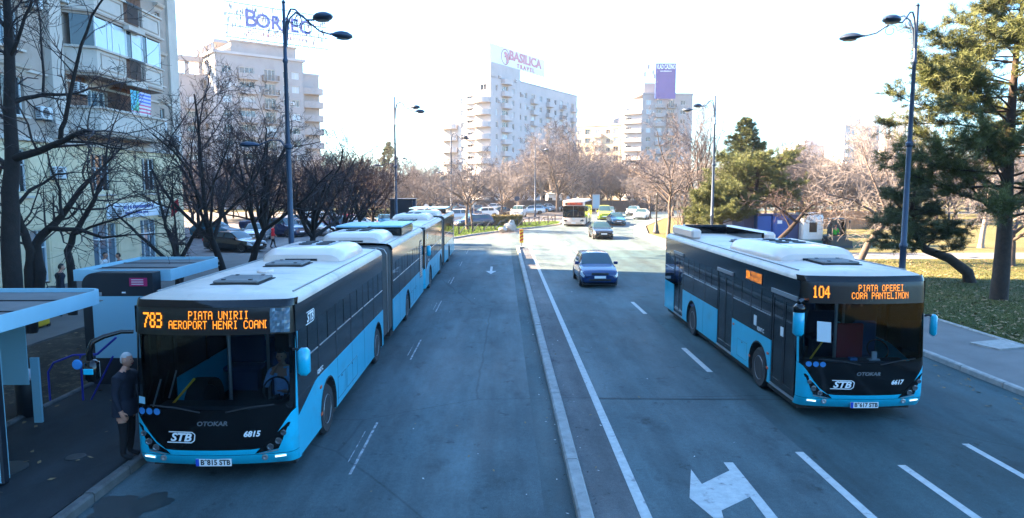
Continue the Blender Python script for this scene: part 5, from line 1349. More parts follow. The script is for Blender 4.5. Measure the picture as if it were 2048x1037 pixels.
# ================================================================== STREET LAMPS
def street_lamp(side, lower=True):
    """side +1: the twin heads reach towards +X"""
    root = thing('street_lamp', 'x', 'street lamp'); H = 10.75
    mb = MB(); mb.lathe((0,0,0), [(.19,0),(.19,.12),(.15,.18),(.13,.9),(.155,.95),(.155,1.02),(.115,1.08),(.105,2.3),(.14,2.36),(.14,2.46),(.10,2.52),(.085,5.9),(.13,5.96),(.13,6.04),(.08,6.1),(.062,8.75),(.09,8.8),(.09,8.86),(.06,8.92),(.05,H-.05),(.075,H-.02),(.02,H+.06)], 14); mb.build('post', 'post_blue', root, smooth=True, angle=35)
    for k in (-1, 1):
        ex, ey = side*1.55, k*1.3
        def q(t, z): return (ex*t, ey*t, z)
        arm = MB(); pts = [q(.03,9.3), q(.05,9.9), q(.10,10.25), q(.20,10.45), q(.32,10.40), q(.46,10.18), q(.62,9.98), q(.82,9.92)]
        # smooth the swan neck
        sm = []
        for a, b in zip(pts[:-1], pts[1:]): sm += [Vector(a).lerp(Vector(b), t) for t in (0, .5)]
        sm.append(Vector(pts[-1])); arm.tube(sm, [.034]*4 + [.03]*(len(sm)-4), 7); a_ = arm.build('arm', 'post_blue', root, smooth=True, angle=60)
        sc_ = MB(); cc = Vector(q(.40, 10.0)); dirv = Vector((ex, ey, 0)).normalized()
        sc_.tube([Vector(q(.10,10.1))] + [cc + dirv*(.22*(1-t*.55)*math.cos(PI*1.05 - 2*PI*1.15*t)) + Vector((0,0,.22*(1-t*.55)*math.sin(PI*1.05 - 2*PI*1.15*t))) for t in [i/14 for i in range(15)]], .015, 5); sc_.build('scroll', 'post_blue', a_)
        hd = MB(); rows = []
        for (t, wv, zu, zl) in ((.0,.05,.03,-.03),(.12,.10,.06,-.03),(.22,.20,.12,-.05),(.40,.27,.17,-.09),(.60,.26,.16,-.11),(.76,.18,.10,-.07),(.84,.04,.02,-.02)):
            c = Vector((ex*.80, ey*.80, 9.93)) + dirv*t*1.05; n = Vector((-dirv.y, dirv.x, 0)); ring = []
            for i in range(12):
                a = 2*PI*i/12; z = math.sin(a); ring.append(tuple(c + n*wv*math.cos(a) + Vector((0,0,(zu if z > 0 else -zl)*z))))
            rows.append(ring + [ring[0]])
        hd.grid(rows); h_ = hd.build('lamp_head', 'post_blue', root, smooth=True, angle=60)
        gl = MB(); c = Vector((ex*.80, ey*.80, 9.93-.075)) + dirv*.5; gl.add([tuple(c + dirv*.24*math.cos(2*PI*i/16) + Vector((-dirv.y,dirv.x,0))*.2*math.sin(2*PI*i/16) + Vector((0,0,-.03))) for i in range(16)] + [tuple(c + Vector((0,0,-.07)))], [(i,(i+1)%16,16) for i in range(16)]); gl.build('lamp_glass', 'lamp_glass', h_, recalc=False)
    if lower:
        arm = MB(); arm.tube([(0,0,5.3), (-side*.05,0,5.9), (-side*.25,0,6.2), (-side*.6,0,6.22), (-side*1.0,0,6.05)], .026, 7); arm.build('arm', 'post_blue', root, smooth=True, angle=60)
        hd = MB(); rows = []
        for (t, wv, zu, zl) in ((.0,.04,.03,-.03),(.2,.17,.10,-.04),(.42,.21,.13,-.07),(.62,.15,.08,-.05),(.70,.03,.02,-.02)):
            ring = [(-side*(.95+t), wv*math.cos(2*PI*i/10), 6.05 + (zu if math.sin(2*PI*i/10) > 0 else -zl)*math.sin(2*PI*i/10)) for i in range(10)]; rows.append(ring + [ring[0]])
        hd.grid(rows); hd.build('lamp_head', 'post_blue', root, smooth=True, angle=60)
    return root
lpL, uL = street_lamp(1), []
for (x, y, lab) in ((-7.25,23.9,'tall dark blue street lamp behind the front left bus'), (-7.5,49.2,'street lamp beside the dark box kiosk'), (-5.7,78.0,'third street lamp on the left at the grass island'), (4.9,105,'farthest left street lamp near the sunny car park'), (-21,140,'hazy double lamp far behind the car park trees')):
    place(lpL, uL, (x, y, 0), 0, None, lab, None, 'double-headed street lamps')
lpR, uR = street_lamp(-1, False), []
for (x, y, lab) in ((14.35,24.6,'tall dark blue street lamp behind the right bus'), (14.9,49.3,'street lamp left of the cone-shaped fir')):
    place(lpR, uR, (x, y, PZ), 0, None, lab, None, 'double-headed street lamps')
# cast-iron lantern base on the lawn tip
p = at(1312, 471); t = thing('lamp_post', 'dark cast iron lamp post with flared foot on the lawn tip', 'lamp post', (p.x, p.y, PZ))
mb = MB(); mb.lathe((0,0,0), [(.32,0),(.32,.2),(.24,.3),(.20,.75),(.12,.95),(.085,1.3),(.07,3.6),(.09,3.65),(.05,3.75),(.045,4.6)], 12); mb.build('post', 'metal_dark', t, smooth=True, angle=35)
mb = MB(); mb.lathe((0,0,4.6), [(.05,0),(.16,.1),(.22,.4),(.24,.42),(.10,.6),(.03,.72)], 10); mb.build('lantern', 'metal_dark', t)

# ================================================================== BUS SHELTERS
def shelter(label, x0, x1, y0, y1, totem_y=None):
    """x1 is the road side; roof from y0 to y1"""
    t = thing('bus_shelter', label, 'bus shelter', (0, 0, PZ)); z = 2.36
    mb = MB(); mb.box(x0+.08, x1-.06, y0+.06, y1-.06, z+.10, z+.17); rf = mb.build('roof', 'shelter_roof', t)
    n = int((y1-y0)/.9)
    for i in range(1, n):
        yy = y0 + (y1-y0)*i/n; mb = MB(); mb.box(x0+.1, x1-.1, yy-.02, yy+.02, z+.171, z+.19); mb.build('roof_rib', 'metal_dark', rf)
    def fascia(pts):
        mb = MB(); q = [Vector(p) for p in pts]; n_ = len(q)
        rows = [[(p.x, p.y, z-.02) for p in q], [(p.x, p.y, z+.24) for p in q]]; mb.grid(rows)
        c = Vector(((x0+x1)/2, (y0+y1)/2)); inn = [p + (c-p).normalized()*.07 for p in q]
        mb.grid([[(p.x, p.y, z+.24) for p in q], [(p.x, p.y, z+.24) for p in inn]]); mb.grid([[(p.x, p.y, z+.24) for p in inn], [(p.x, p.y, z+.10) for p in inn]]); mb.grid([[(p.x, p.y, z-.02) for p in inn], [(p.x, p.y, z-.02) for p in q]])
        mb.build('fascia', 'shelter_white', t, recalc=False)
    r = .35; arc = lambda cx, cy, a0: [(cx + r*math.cos(a0+PI/2*k/6), cy + r*math.sin(a0+PI/2*k/6)) for k in range(7)]
    fascia([(x0, y0), (x1, y0)] + arc(x1-r, y1-r, 0) + [(x0, y1), (x0, y0)])
    mb = MB(); mb.box(x0+.05, x1-.05, y0+.05, y1-.05, z-.0, z+.02); mb.build('soffit', 'shelter_roof', t)
    for yy in (y0+.35, (y0+y1)/2, y1-.35):
        mb = MB(); mb.box(x0+.10, x0+.20, yy-.05, yy+.05, 0, z-.001); mb.build('post', 'dark_box', t)
    ys = [y0+.41, (y0+y1)/2-.06, (y0+y1)/2+.06, y1-.41]
    for a, b in ((ys[0], ys[1]), (ys[2], ys[3])):
        mb = MB(); mb.box(x0+.14, x0+.155, a, b, .25, 2.2); mb.build('back_pane', 'clear_glass', t)
        mb = MB(); mb.box(x0+.13, x0+.17, a, b, .18, .249); mb.build('pane_rail', 'dark_box', t)
    mb = MB(); mb.box(x0+.35, x0+.8, y0+.6, y1-.6, .44, .49); s_ = mb.build('bench', 'wood_fence', t)
    for i in range(4): 
        yy = y0+.8+(y1-y0-1.6)*i/3; mb = MB(); mb.box(x0+.52, x0+.60, yy-.03, yy+.03, 0, .439); mb.build('bench_leg', 'dark_box', s_)
    return t
sh1 = shelter('near bus shelter with flat ribbed roof and white fascia at the left edge', -10.1, -7.6, 9.0, 13.3)
# near end: advertising totem under the roof, its pale face towards the camera side
mb = MB(); mb.box(-9.15, -7.6, 10.25, 10.43, .0, 2.3, 0, .04); to = mb.build('advert_case', 'dark_box', sh1)
for yy in (10.24, 10.432):
    mb = MB(); mb.box(-9.10, -7.62, yy, yy+.008, .06, 2.25); mb.build('advert_face', 'shelter_panel', to)
mb = MB(); mb.box(-9.85, -8.62, 12.45, 12.47, .95, 2.25); mb.build('notice_panel', 'shelter_panel', sh1)
mb = MB(); mb.box(-8.85, -8.70, 12.85, 12.9, .1, 1.35); mb.build('side_pane', 'shelter_panel', sh1)
mb = MB(); mb.box(-7.80, -7.742, 9.6, 9.85, 2.24, 2.33); mb.build('route_sticker', 'red', sh1)
sh2 = shelter('second bus shelter with black advert case behind the front bus', -10.0, -7.75, 16.2, 19.2)
t = thing('advert_case', 'black rounded advert case with pale poster and magenta sticker at the second shelter', 'advert case', (0,0,PZ))
mb = MB(); X0, X1, Y0 = -9.55, -7.95, 15.75; pr = []
for k in range(9): a = PI - PI/2*k/8; pr.append((X0+.28+.28*math.cos(a), 2.30+.28*math.sin(a)))
pr = [(X0, .0)] + pr + [(X1, 2.58), (X1, 0)]
mb.prism(pr, lambda p: (p[0], Y0, p[1]), lambda p: (p[0], Y0+.38, p[1])); mb.build('case', 'dark_box', t)
mb = MB(); mb.box(X0+.22, X1-.2, Y0-.012, Y0-.001, .62, 2.05); pf = mb.build('poster', 'shelter_panel', t)
mb = MB(); mb.box(X1-.52, X1-.12, Y0-.014, Y0-.001, 2.28, 2.47); st_ = mb.build('sticker', 'magenta', t)
for i in range(3):
    mb = MB(); mb.box(X1-.47, X1-.2, Y0-.018, Y0-.0145, 2.42-.05*i, 2.435-.05*i); mb.build('sticker_line', 'letter_white', st_)
mb = MB(); mb.box(X0+.9, X0+.98, Y0-.012, Y0-.001, 2.12, 2.15); mb.build('maker_mark', 'letter_white', t)
# blue tube rail and waste bin on the pavement
t = thing('guard_rail', 'bent dark blue tube rail on the pavement between the shelters', 'rail', (-8.9, 14.55, PZ))
mb = MB(); mb.tube([(-.75,0,0),(-.75,0,.62),(-.62,.0,.82),(-.2,0,.98),(.25,0,1.0)], .022, 8); mb.build('rail', 'blue_tube', t, smooth=True)
mb = MB(); mb.tube([(-.05,.0,.98),(-.05,0,0)], .022, 8); mb.build('post', 'blue_tube', t)
mb = MB(); mb.tube([(.3,.02,1.0),(.7,.05,1.35),(.05,.02,0)][:2][::-1] + [(.22,0,.98)], .025, 6); mb.tube([(.62,.03,.95),(.1,.03,.0)], .02, 6); mb.build('brace', 'blue_tube', t)
t = thing('waste_bin', 'rounded dark waste bin beside the near shelter bench', 'bin', (-9.45, 13.6, PZ))
mb = MB(); mb.lathe((0,0,0), [(.17,0),(.2,.05),(.22,.7),(.2,.74)], 16); mb.build('bin_body', 'dark_box', t, smooth=True)
mb = MB(); mb.lathe((0,0,.75), [(.23,0),(.23,.04),(.14,.16),(0,.2)], 16); mb.build('lid', 'metal_grey', t, smooth=True)
p = at(12, 592, .9); t = thing('yellow_bin', 'yellow street bin at the left edge behind the shelter', 'bin', (-15.2, 22.2, PZ))
mb = MB(); mb.box(-.45,.45,-.35,.35,.05,.95,0,.05); mb.build('bin_body','yellow',t); mb = MB(); mb.box(-.48,.48,-.38,.38,.951,1.08,0,.04); mb.build('lid','yellow',t)
for s in (-1,1): mb = MB(); mb.lathe((s*.4,.3,.06),[(.08,-.03),(.08,.03)],10,'x'); mb.build('wheel','rubber',t)

# bicycle leaning at the yellow wall
t = thing('bicycle', 'dark bicycle parked near the yellow wall at the left', 'bicycle', (-16.9, 26.0, PZ), R(95))
for y in (-.52, .52):
    mb = MB(); n=22; mb.tube([(0, y+.33*math.cos(2*PI*k/n), .34+.33*math.sin(2*PI*k/n)) for k in range(n+1)], .018, 5); w_ = mb.build('wheel', 'rubber', t)
    mb = MB()
    for k in range(8): a=PI*k/8; mb.tube([(0,y+.32*math.cos(a),.34+.32*math.sin(a)),(0,y-.32*math.cos(a),.34-.32*math.sin(a))], .003, 3)
    mb.build('spokes', 'metal_silver', w_)
mb = MB()
for a,b in (((0,-.52,.34),(0,-.38,.85)),((0,-.40,.80),(0,.12,.80)),((0,-.42,.72),(0,.02,.30)),((0,.02,.30),(0,.16,.92)),((0,.02,.30),(0,.52,.34)),((0,.52,.34),(0,.13,.78))): mb.tube([a,b], .018, 6)
mb.build('frame', 'metal_dark', t)
mb = MB(); mb.tube([(-.26,-.28,.98),(-.1,-.38,1.0),(.1,-.38,1.0),(.26,-.28,.98)], .014, 6); mb.build('handlebar','metal_grey',t)
mb = MB(); mb.box(-.07,.07,.04,.30,.93,.98,0,.02); mb.build('saddle','rubber',t)

# ================================================================== KERB-END MARKER, ISLAND, FENCE, SIGNS, KIOSKS
p = at(1043, 497); t = thing('delineator', 'red and yellow striped marker board at the end of the median kerb', 'road sign', (p.x, p.y, .0))
mb = MB(); mb.box(-.03,.03,-.02,.02,.15,.6); mb.build('post','metal_grey',t)
mb = MB(); mb.box(-.14,.14,-.045,-.021,.42,1.42,0,.02); bd = mb.build('board','yellow',t)
for i in range(4):
    z = .5+.25*i; mb = MB(); mb.add([(-.138,-.048,z),(.138,-.048,z+.14),(.138,-.048,z+.26 if i < 3 else 1.40),(-.138,-.048,z+.12)], [(0,1,2,3)]); mb.build('stripe','red',bd,recalc=False)
mb = MB(); mb.box(-.22,.22,-.2,.2,0,.149,0,.03); mb.build('foot','kerb_stone',t)

isl = [at(*q) for q in ((905,478),(950,470.5),(1000,464),(1050,458.5),(1095,453.5),(1116,450),(1121,446.5),(1108,444.5),(1060,447),(1000,450),(950,453),(905,456))]
sheet('grass_island', [(q.x, q.y) for q in isl], .13, 'lawn', .2)
kerb_run('island_kerb', [(q.x, q.y) for q in isl[:8]], 1.2, .16, .15)
t = thing('island_fence', 'low dark metal fence of posts and slanted bars along the grass island', 'fence')
fp = [at(*q, .13) for q in ((918,470),(945,466),(968,463),(990,460),(1012,457.5),(1035,455),(1058,452.5),(1078,450),(1096,448),(1110,446))]
for i, q in enumerate(fp):
    mb = MB(); mb.box(q.x-.06, q.x+.06, q.y-.05, q.y+.05, .1, 1.1); mb.build('post','metal_dark',t)
    mb = MB(); mb.lathe((q.x,q.y,1.05),[(.05,0),(.07,.05),(0,.1)],8); mb.build('finial','metal_dark',t)
    if i < len(fp)-1:
        r_ = fp[i+1]; m_ = (q+r_)/2
        mb = MB(); mb.tube([(q.x,q.y,.2),(m_.x,m_.y,.95),(r_.x,r_.y,.95)], .045, 5); mb.build('slant_bar','metal_dark',t)
        mb = MB(); mb.tube([(m_.x,m_.y,.95),((m_.x+r_.x)/2,(m_.y+r_.y)/2,.2)], .04, 5); mb.build('strut','metal_dark',t)
# hedge block and boulders on the island
def leaf_block(name, label, cat, c, sx, sy, sz, m, n, seed, leaf=.09, group=None):
    t = thing(name, label, cat, c, 0, group); rr = random.Random(seed); mb = MB(); mb.box(-sx*.46, sx*.46, -sy*.42, sy*.42, 0, sz*.93, 0, .12); mb.build('branches', 'bark_dark', t); mb = MB()
    for i in range(n):
        f = rr.randrange(5); x, y, z = rr.uniform(-.5,.5)*sx, rr.uniform(-.5,.5)*sy, rr.uniform(.02,1)*sz
        if f < 2: y = -sy*.5
        elif f == 2: z = sz
        elif f == 3: x = -sx*.5
        else: x = sx*.5
        q = Vector((x,y,z)) + Vector((rr.gauss(0,.05),rr.gauss(0,.05),rr.gauss(0,.05))); a = Vector((rr.gauss(0,1),rr.gauss(0,1),rr.gauss(0,1))).normalized()*leaf; b = a.orthogonal().normalized()*leaf*.6
        mb.add([q-a, q+b, q+a, q-b], [(0,1,2,3)])
    mb.build('foliage', m, t, recalc=False); return t
q = at(1014, 452.5, .13); leaf_block('hedge', 'clipped square olive brown hedge on the grass island', 'hedge', (q.x, q.y+.9, .1), 3.3, 1.2, 1.15, 'hedge_leaf', 5000, 1)
q = at(830, 440); leaf_block('hedge', 'long low dark hedge behind the dark box kiosk', 'hedge', (q.x-6, q.y+8, 0), 16, 1.2, 1.1, 'needles_dark', 8000, 2, .12)
q = at(870, 410); leaf_block('hedge', 'rounded olive shrub behind the dark box kiosk', 'shrub', (q.x, q.y, 0), 5, 3, 3.0, 'hedge_leaf', 5000, 3, .14)
def boulder(label, px, py, s, seed, dz=0):
    rr = random.Random(seed); bm = bmesh.new(); bmesh.ops.create_icosphere(bm, subdivisions=3, radius=1)
    offs = [(Vector((rr.gauss(0,1),rr.gauss(0,1),rr.gauss(0,1))).normalized(), rr.uniform(.6,.95)) for _ in range(14)]
    for v in bm.verts:
        for d, h in offs:
            k = v.co.dot(d)
            if k > h: v.co -= d*(k-h)
    me = bpy.data.meshes.new('boulder'); bm.to_mesh(me); bm.free(); me.materials.append(M['boulder']); me.polygons.foreach_set('use_smooth', [False]*len(me.polygons))
    o = obj('boulder', me); q = at(px, py, .13); o.location = (q.x, q.y, .13+s[2]*.6+dz); o.scale = s; o.rotation_euler = (0,0,seed); tag(o, label, 'boulder', 'boulders on the island kerb')
boulder('large pale boulder at the middle of the island kerb', 1019, 461, (.75,.6,.5), 3)
boulder('pale boulder left of the large one on the island kerb', 1006, 463, (.5,.45,.32), 5)
boulder('small boulder perched behind the large island boulder', 1022, 458, (.5,.4,.45), 8, .3)
# round traffic signs seen from behind and others
def round_sign(label, px, py, h, face='metal_grey'):
    q = at(px, py, .05); t = thing('round_sign', label, 'road sign', (q.x,q.y,0)); mb = MB(); mb.tube([(0,0,0),(0,0,h+.2)], .03, 6); mb.build('post','metal_grey',t); mb = MB(); mb.lathe((0,-.04,h),[(.33,0),(.33,-.02),(0,-.02)],20,'y'); mb.build('disc',face,t)
round_sign('round grey sign disc on a post behind the clipped hedge', 1034, 444, 3.0, 'post_blue')
round_sign('round pale sign disc by the thin island trees', 948, 446, 2.6)
round_sign('thin white post with a disc near the second lamp', 853, 447, 2.1, 'white_paint')
# white kiosk in the car park
q = at(1108, 424); q = Vector((q.x*1.12, q.y*1.12, 0)); t = thing('kiosk', 'small white rounded kiosk at the back of the sunny car park', 'kiosk', (q.x, q.y, 0))
mb = MB(); mb.box(-1.6,1.6,0,2.4,0,3.0,0,.35); mb.build('wall','white_paint',t)
for x in (-.75, .8):
    for i in range(2):
        for j in range(2): mb = MB(); mb.box(x-.36+.38*i, x-.02+.38*i, -.02, -.004, 1.25+.5*j, 1.7+.5*j); mb.build('pane','far_window',t)
mb = MB(); mb.box(-1.7,1.7,-.1,2.5,3.0,3.12,0,.05); mb.build('roof','white_paint',t)
# dark box kiosk beside the second lamp
q = at(808, 432); t = thing('box_kiosk', 'tall dark box kiosk standing behind the second articulated bus', 'kiosk', (aty(806, 410, 55.5).x, 55.5, 0), R(4))
mb = MB(); mb.box(-1.05,.75,0,1.6,0,3.55,0,.03); mb.build('wall','dark_box',t); mb = MB(); mb.box(.76,1.0,.1,1.5,0,3.55,0,.02); mb.build('side_panel','post_blue',t)
mb = MB(); mb.box(-1.1,1.04,-.05,1.65,3.551,3.64); mb.build('roof','metal_dark',t); mb = MB(); mb.box(1.001,1.5,.3,1.2,0,1.6,0,.04); mb.build('meter_box','dark_box',t)
# small bus-stop sign boards far up the road
for (px, py, w, h, lab) in ((1192,424,1.4,2.6,'framed poster stand right of the white bus'),(1345,412,1.0,2.4,'small poster stand far right up the road')):
    q = at(px, py); t = thing('poster_stand', lab, 'sign', (q.x,q.y,0)); mb = MB(); mb.box(-w/2,w/2,0,.2,.5,h+.5,0,.03); mb.build('case','metal_grey',t); mb = MB(); mb.box(-w/2+.12,w/2-.12,-.012,-.002,.65,h+.35); mb.build('poster','shelter_panel',t); mb = MB(); mb.box(-.15,.15,.02,.18,0,.499); mb.build('foot','metal_grey',t)
# footbridge-like dark screen wall behind the far trees
q = at(1000, 405); t = thing('low_wall', 'long low dark fence wall behind the sunny car park', 'wall', (0,0,0))
for i in range(12):
    mb = MB(); x = -30 + i*5.0; mb.box(x, x+4.9, 126, 126.2, .05, 2.0); mb.build('panel', 'dark_box', t)
    mb = MB(); mb.box(x+4.88, x+5.02, 125.95, 126.25, .05, 2.2); mb.build('post','metal_dark',t)

# right-hand park furniture
q = at(1520, 487, PZ); Yk = 52.0
def kx(px): return aty(px, 450, Yk).x
t = thing('container', 'navy site container standing left of the blue toilets', 'container', (0,0,PZ)); zt = aty(1480,432,Yk).z
mb = MB(); mb.box(kx(1464), kx(1487), Yk, Yk+3, 0, 2.75, 0, .03); mb.build('wall','kiosk_navy',t); mb = MB(); mb.box(kx(1462), kx(1512), Yk-.08, Yk+3.1, 2.76, 2.86); mb.build('roof','stucco_light',t)
mb = MB(); mb.box(kx(1488), kx(1512), Yk+.5, Yk+3, 0, 2.74); mb.build('side_wall','kiosk_navy',t)
for (a, b, lab) in ((1513,1541,'bright blue site cabin door unit behind the pine trunk'),(1543,1574,'bright blue portable toilet with a white label')):
    t = thing('portable_toilet', lab, 'toilet', (kx(a), Yk-.2, PZ)); w = kx(b)-kx(a)
    mb = MB(); mb.box(0,w,0,1.2,.05,2.3,0,.04); mb.build('wall','kiosk_blue',t); mb = MB(); mb.box(.1,w-.1,-.03,-.002,.15,2.1,0,.01); d = mb.build('door','kiosk_blue',t)
    mb = MB(); mb.box(w-.32,w-.18,-.06,-.031,1.05,1.1); mb.build('handle','letter_white',d)
    mb = MB(); mb.box(-.04,w+.04,-.06,1.26,2.301,2.42,0,.05); mb.build('roof','kiosk_navy',t)
    if a > 1540: mb = MB(); mb.box(w*.3,w*.6,-.035,-.0305,1.7,1.95); mb.build('label_plate','letter_white',d)
t = thing('site_hut', 'dark grey blue site hut beside the white guard booth', 'hut', (kx(1575), Yk-.1, PZ)); w = kx(1597)-kx(1575); mb = MB(); mb.box(0,w,0,2.2,0,2.35,0,.03); mb.build('wall','kiosk_navy',t); mb = MB(); mb.box(-.02,w+.02,-.04,2.24,2.351,2.42); mb.build('roof','far_grey',t)
t = thing('guard_booth', 'white guard booth with framed window and teal base', 'booth', (kx(1598), Yk-.6, PZ)); w = kx(1640)-kx(1598)
mb = MB(); mb.box(0,w,0,1.6,.45,2.35,0,.10); mb.build('wall','white_paint',t); mb = MB(); mb.box(-.06,w+.06,-.06,1.66,0,.449); mb.build('base','teal',t); mb = MB(); mb.box(.05,w-.05,.05,1.55,2.351,2.5,0,.05); mb.build('roof','white_paint',t)
mb = MB(); mb.box(w*.26,w*.74,-.04,-.002,.95,1.95,0,.01); f = mb.build('window_frame','white_paint',t); mb = MB(); mb.box(w*.32,w*.68,-.052,-.041,1.08,1.82); mb.build('pane','window_dark',f)
# compact loader with a driver in a green vest
q = at(1681, 497, PZ); t = thing('loader', 'compact black loader with glazed cab on the lawn', 'loader', (q.x, q.y, PZ))
mb = MB(); mb.box(-.55,.55,.2,1.8,.3,.85,0,.08); mb.build('body','loader_body',t)
for x in (-.5,.5):
    for y in (.3,1.1): mb = MB(); mb.tube([(x,y,.8),(x*.86,y+.05,2.05)], .045, 6); mb.build('cab_post','loader_body',t)
mb = MB(); mb.box(-.5,.5,.25,1.3,2.05,2.15,0,.04); mb.build('cab_roof','loader_body',t)
for x in (-.47,.46): mb = MB(); mb.box(x,x+.01,.36,1.05,.9,2.0); mb.build('pane','clear_glass',t)
mb = MB(); mb.box(-.44,.44,1.15,1.16,.9,2.0); mb.build('pane','window_blue',t)
mb = MB(); mb.prism([(-.25,.05),(-.05,.05),(-.0,.5),(-.1,.55),(-.12,.15)], lambda p: (-.8,p[0],p[1]), lambda p: (.8,p[0],p[1])); mb.build('bucket','loader_body',t)
for x in (-.62,.62):
    for y in (.4,1.5): mb = MB(); s_=1 if x>0 else -1; mb.lathe((x,y,.32),[(.2,-.12),(.32,-.1),(.32,.1),(.2,.12)],16,'x'); mb.build('wheel','rubber',t)
for x in (-.45,.45): mb = MB(); mb.tube([(x,.9,.95),(x*1.2,.2,.75),(x*1.2,.0,.4)], .05, 6); mb.build('lift_arm','loader_body',t)
mb = MB(); mb.tube([(.5,.3,1.9),(.68,.25,1.95)], .015, 5); mb.box(.64,.76,.2,.26,1.8,2.02,0,.02); mb.build('mirror','loader_body',t)
# brick-red site fence far across the park, park railing
t = thing('site_fence', 'reddish brown plank fence across the park lawn', 'fence')
for i in range(24):
    x = aty(1590,420,72).x + i*.42; mb = MB(); mb.box(x, x+.40, 72, 72.05, PZ, PZ+1.9+.05*math.sin(i*2.3)); mb.build('plank','wood_fence',t)
for z in (.5,1.5): mb = MB(); mb.box(aty(1590,420,72).x, aty(1590,420,72).x+24*.42, 72.06, 72.12, PZ+z, PZ+z+.1); mb.build('rail','wood_fence',t)
t = thing('park_railing', 'long low pale railing along the far side of the park', 'fence')
x0 = 46
for i in range(36):
    mb = MB(); mb.box(x0+i*2, x0+i*2+.08, 109, 109.08, PZ, 1.25); mb.build('post','metal_grey',t)
for z in (.6, 1.15): mb = MB(); mb.box(x0, x0+72, 109.02, 109.06, z, z+.06); mb.build('rail','metal_grey',t)
